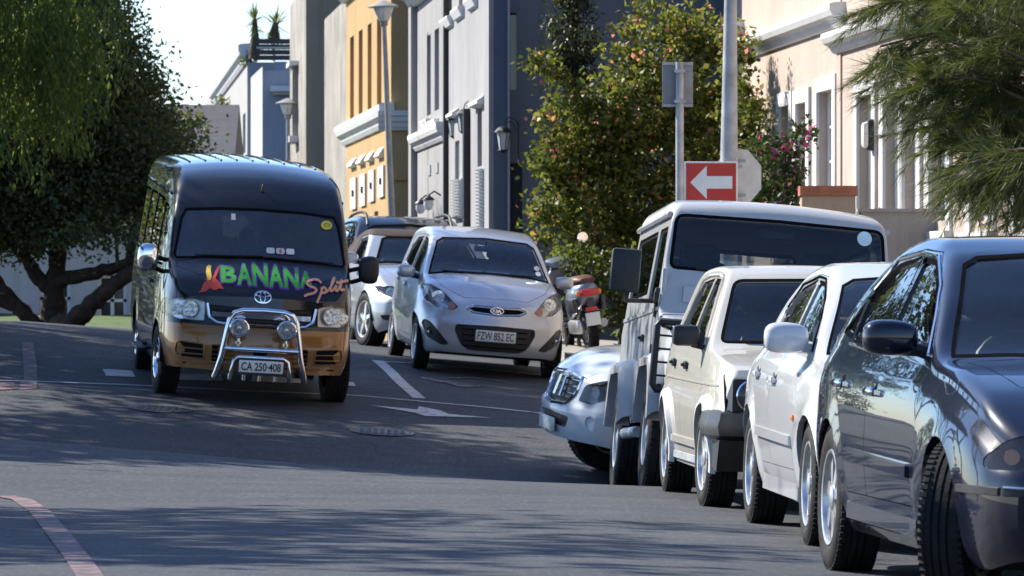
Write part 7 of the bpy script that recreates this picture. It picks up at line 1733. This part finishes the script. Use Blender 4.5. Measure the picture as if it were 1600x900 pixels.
# trees beyond the picture edge on the left whose shade lies over the road
for (x,dd,h,rx,rd,lab) in ((-9.3,33.0,7.0,2.6,3.4,'street tree left of the road, nearest the camera'),(-9.9,43.4,7.0,3.3,2.9,'street tree left of the road, second from the camera'),(-9.7,49.8,7.2,3.5,3.3,'street tree left of the road, third from the camera'),(-10.6,55.6,7.4,3.3,3.4,'street tree left of the road, fourth from the camera'),(-11.0,63.0,7.6,3.2,3.4,'street tree left of the road, behind the weeping tree')):
    gb=Vector((x-.6,dd,gz(x-.6,dd))); bl=[((x+RNG.uniform(-1,1)*rx*.55,dd+RNG.uniform(-1,1)*rd*.6,h+RNG.uniform(-1,1)*.7),(rx*.55,rd*.5,.95)) for k in range(13)]
    tree('street_tree',lab,tuple(gb),[([gb,gb+Vector((.1,0,2)),gb+Vector((0,.2,h-1))],.22,.12),([gb+Vector((.1,0,2.2)),gb+Vector((1.2,.4,h-2)),gb+Vector((2,.6,h-.5))],.12,.05),([gb+Vector((.1,0,2.5)),gb+Vector((-1.0,-.9,h-2)),gb+Vector((-1.6,-1.4,h-.5))],.12,.05)],bl,MIDLEAF,BARKG,per=(1.5 if dd<36 else 3.4),clr=(.42 if dd<36 else .6),lp=26,ll=.22,lw=.14,group='street trees left of the road',twigs=25)
for x,dd,lab in ((-10.6,93,'unseen dark shrub added for the minibus reflection, nearest the spreading tree'),(-13.2,95,'middle one of the three unseen dark shrubs added for the minibus reflection'),(-15.8,92,'unseen dark shrub added for the minibus reflection, farthest from the spreading tree')):  # unseen shrubs, added so that the minibus flank reflects something dark
    gb=Vector((x,dd,gz(x,dd))); tree('reflection_shrub',lab,tuple(gb),[([gb,gb+Vector((0,0,1.5)),gb+Vector((.1,0,3.2))],.10,.04)],[((x,dd,1.4),(1.5,1.2,1.5)),((x+.3,dd,3.0),(1.5,1.2,1.4)),((x-.3,dd,4.4),(1.1,1.0,1.0))],DARKLEAF,BARK,per=6,clr=.45,lp=40,ll=.16,lw=.10,group='unseen shrubs added for the minibus reflection',twigs=10,cat='shrub')
# flowering shrub in front of the slate wall
BOUG=leafmat('sunlit shrub leaf',[(.05,.08,.012),(.15,.18,.028),(.34,.32,.06)],.55,.45,(.62,.24,.16),.10)
d=68.0; blobs=[B(930,330,d,.75,.6,.75),B(1010,300,d,.75,.6,.85),B(920,210,d,.55,.5,.45),B(1000,170,d,.65,.6,.6),B(1070,150,d+.4,.5,.6,.75),B(1085,60,d+.4,.45,.5,.45),B(1020,70,d,.42,.5,.42),B(960,115,d,.36,.4,.3),B(880,190,d,.32,.4,.28),B(858,215,d,.18,.3,.22),B(850,255,d,.13,.2,.1),B(1120,240,d+.4,.5,.5,.8),B(1150,150,d+.6,.25,.4,.6),B(1130,330,d,.5,.5,.5),B(900,270,d,.35,.4,.35),B(1055,15,d+.3,.3,.3,.22),B(905,150,d,.2,.3,.18),B(862,120,d,.10,.15,.10),B(840,95,d,.06,.1,.06),B(875,290,d,.2,.3,.25),B(1165,210,d+.8,.22,.4,.5),B(1170,300,d+.8,.25,.4,.5),B(1140,60,d+.6,.2,.3,.3),B(1165,180,66.5,.26,.4,.5),B(1172,285,66.3,.28,.4,.45),B(1150,85,66.8,.22,.3,.35)]
gb=W(1000,500,d); gb.z=gz(gb.x,gb.y)+.15
tree('flowering_shrub','big flowering shrub with coral bracts climbing in front of the slate end wall',tuple(gb),[([gb,W(995,400,d),W(960,300,d),W(920,200,d)],.07,.02),([gb,W(1020,380,d),W(1040,250,d),W(1075,100,d)],.07,.02),([gb,W(960,420,d),W(900,330,d),W(865,220,d)],.05,.015),([gb,W(1060,400,d),W(1120,300,d),W(1150,180,d)],.05,.015)],blobs,BOUG,BARKG,per=66,clr=.19,lp=38,ll=.08,lw=.06,down=.1,twigs=50,cat='shrub',tw=.012)
PINKF=leafmat('pink shrub leaf',[(.020,.042,.010),(.045,.080,.016),(.09,.13,.024)],.35,.5,(.62,.06,.26),.22)
d=60.5; gb=W(1235,420,d); gb.z=gz(gb.x,gb.y)+.15; tree('pink_flowered_shrub','smaller shrub with pink flowers beside the red arrow sign',tuple(gb),[([gb,W(1230,330,d),W(1215,230,d)],.04,.012),([gb,W(1245,340,d),W(1255,250,d)],.04,.012)],[B(1215,215,d,.22,.25,.25),B(1245,250,d,.20,.25,.25),B(1225,300,d,.32,.3,.35),B(1190,270,d,.2,.2,.35),B(1255,215,d,.12,.15,.12),B(1200,340,d,.3,.3,.3)],PINKF,BARKG,per=110,clr=.15,lp=32,ll=.075,lw=.05,twigs=20,cat='shrub',tw=.01)
d=66.5
for px,py,rx,rz,lab in ((905,420,.35,.38,'leafy green bush behind the scooter handlebar'),(970,440,.36,.36,'dark green bush between the scooter and the off-roader'),(1010,470,.4,.4,'dark green bush half hidden by the off-roader')):
    gb=W(px,500,d+.6); gb.z=gz(gb.x,gb.y)+.16; tree('bush',lab,tuple(gb),[([gb,gb+Vector((0,0,.3)),gb+Vector((.05,0,.6))],.03,.01)],[B(px,py,d+.6,rx,.4,rz),B(px-20,py+30,d+.6,rx*.8,.4,rz),B(px+15,py-25,d+.6,rx*.6,.3,rz*.6)],MIDLEAF,BARKG,per=60,clr=.16,lp=26,ll=.075,lw=.05,twigs=12,group='low bushes behind the scooter',cat='bush')
# dark cypress against the slate wall
d=71.8; gb=W(895,470,d); gb.z=gz(gb.x,gb.y)+.15; CYP=leafmat('cypress leaf',[(.006,.012,.007),(.012,.022,.010),(.022,.034,.014)],.15)
tree('cypress','narrow dark cypress rising behind the flowering shrub',tuple(gb),[([gb,W(897,200,d),W(900,-60,d)],.09,.03)],[B(895,60,d,.36,.36,.55),B(893,-30,d,.34,.34,.6),B(905,150,d,.34,.34,.5),B(865,75,d,.14,.2,.4),B(895,260,d,.36,.36,.7)],CYP,BARK,per=130,clr=.14,lp=40,ll=.09,lw=.03,down=-.3,twigs=0)
# feathery casuarina at the right edge
NEED=leafmat('grey green needle',[(.016,.030,.014),(.034,.056,.024),(.07,.10,.035)],.25); d=47.0; bx=5.3; base=Vector((bx,d,gz(bx,d))); t=empty('feathery_tree',base); tag(t,'feathery needle-leaved tree reaching in at the upper picture edge','tree'); mb=MB(); limb(mb,[(0,0,0),(.05,0,2),(-.05,0,4.2),(0,0,6)],.17,.08)
NV=[]; 
br=[((1525,42),(1366,-2)),((1545,72),(1373,73)),((1565,112),(1390,128)),((1585,42),(1408,-32)),((1585,162),(1418,108)),((1585,182),(1448,188)),((1605,212),(1453,213)),((1605,242),(1483,263)),((1615,262),(1508,293)),((1615,132),(1468,38)),((1625,82),(1478,-12)),((1645,162),(1498,148)),((1645,222),(1528,218)),((1665,282),(1548,298)),((1665,102),(1528,68)),((1665,22),(1538,-52)),((1645,-8),(1478,-62)),((1665,182),(1568,168)),((1675,312),(1598,323)),((1665,252),(1568,258))]
for rep in range(3):
  for (s0,s1) in br:
    dd=d+RNG.normal()*.55; j=RNG.normal(size=2)*(16 if rep else 3); p0=W(s0[0]+60+j[0],s0[1]+j[1]-10,dd); k_=.75+.25*RNG.uniform() if rep else 1; p2=W(s0[0]+(s1[0]-s0[0])*k_+j[0],s0[1]+(s1[1]-s0[1])*k_+j[1],dd+RNG.normal()*.3); p1=(p0+p2)/2+Vector((0,0,.10))
    root=Vector((0,0,min(5.6,max(1.5,p0.z-base.z+.1)))); limb(mb,[root,p0-base,p1-base,p2-base],.03,.006,5)
    a0,a1,a2=[np.array(q-base) for q in (p0,p1,p2)]
    for k2 in range(16):
        u=RNG.uniform(.05,1.0)**.8; q0=a0*(1-u)**2+2*a1*u*(1-u)+a2*u*u; T_=2*(a1-a0)*(1-u)+2*(a2-a1)*u; T_/=np.linalg.norm(T_); dv=T_*.8+RNG.normal(size=3)*.55+np.array([0,0,-.12]); dv/=np.linalg.norm(dv); L2=RNG.uniform(.22,.5)
        n=90; w_=RNG.uniform(0,1,(n,1)); P_=q0+dv*L2*w_+np.array([0,0,-.10])*w_**2*L2; D_=dv+RNG.normal(size=(n,3))*.38+np.array([0,0,-.22]); D_/=np.linalg.norm(D_,axis=1,keepdims=True); S_=np.cross(D_,RNG.normal(size=(n,3))); S_/=np.linalg.norm(S_,axis=1,keepdims=True); ln=RNG.uniform(.10,.25,(n,1)); w=.0026
        NV.append(np.stack([P_-S_*w,P_+S_*w,P_+D_*ln],1).reshape(-1,3))
mb.build('trunk',BARKG,t,60); V=np.concatenate(NV); tag(big_mesh('needles',V,np.arange(len(V)).reshape(-1,3),NEED,t),kind='stuff')
# yuccas and creepers on the roof terrace
YUC=leafmat('yucca blade',[(.05,.09,.02),(.11,.16,.03),(.20,.26,.05)],.3)
for px,py,pb,dd,s,lab in ((398,30,92,133,.9,'slimmer yucca on the roof terrace'),(431,36,66,133,1.05,'bushier yucca on the roof terrace')):
    top=W(px,py,dd); bot=W(px-1 if px<410 else px-4,pb,dd); t=empty('yucca',bot); tag(t,lab,'yucca','yuccas on the roof terrace'); m=MB(); m.tube([(0,0,0),(.02,0,(top-bot).length*.5),top-bot],[.15*s,.11*s,.06*s],9); m.build('trunk',plain('yucca trunk',(.11,.08,.05),.95,var=.3,bump=.8,bscale=30),t,50)
    for k in range(70):
        a=RNG.uniform(0,2*math.pi); el=RNG.uniform(-.9,1.5); L_=RNG.uniform(.4,.66)*s; dv=Vector((math.cos(a)*math.cos(el),math.sin(a)*math.cos(el),math.sin(el))); sd=dv.cross(Vector((0,0,1)));  sd=sd.normalized() if sd.length>1e-3 else Vector((1,0,0)); c0=top-bot-Vector((0,0,RNG.uniform(0,.35 if el<0 else .08))); m=MB(); wv=sd*.022*s; dr=Vector((0,0,-.08*L_))
        m.add([c0-wv*.6,c0+wv*.6,c0+dv*L_*.45+wv,c0+dv*L_*.45-wv,c0+dv*L_+dr],[(0,1,2,3),(3,2,4)]); m.build('leaf',YUC,t)
d=150; gb=W(345,235,d); gb.z=gz(gb.x,gb.y); tree('creeper','leafy creeper growing between the farthest block and the pale house',tuple(gb),[([gb,W(347,200,d),W(346,150,d)],.05,.02)],[B(346,160,d,.14,.3,.3),B(345,200,d,.2,.3,.3),B(350,225,d,.35,.4,.2),B(336,232,d,.3,.3,.14),B(347,180,d,.16,.3,.3)],MIDLEAF,BARKG,per=30,clr=.25,lp=24,ll=.12,lw=.08,twigs=10,cat='creeper')
d=134; gb=W(392,100,d); tree('terrace_plant','trailing plant on the roof terrace edge',tuple(gb),[([gb,W(393,90,d),W(395,82,d)],.03,.01)],[B(391,92,d,.12,.15,.10),B(384,100,d,.10,.12,.06),B(398,86,d,.08,.1,.12)],MIDLEAF,BARKG,per=60,clr=.12,lp=20,ll=.08,lw=.05,twigs=4,cat='plant')
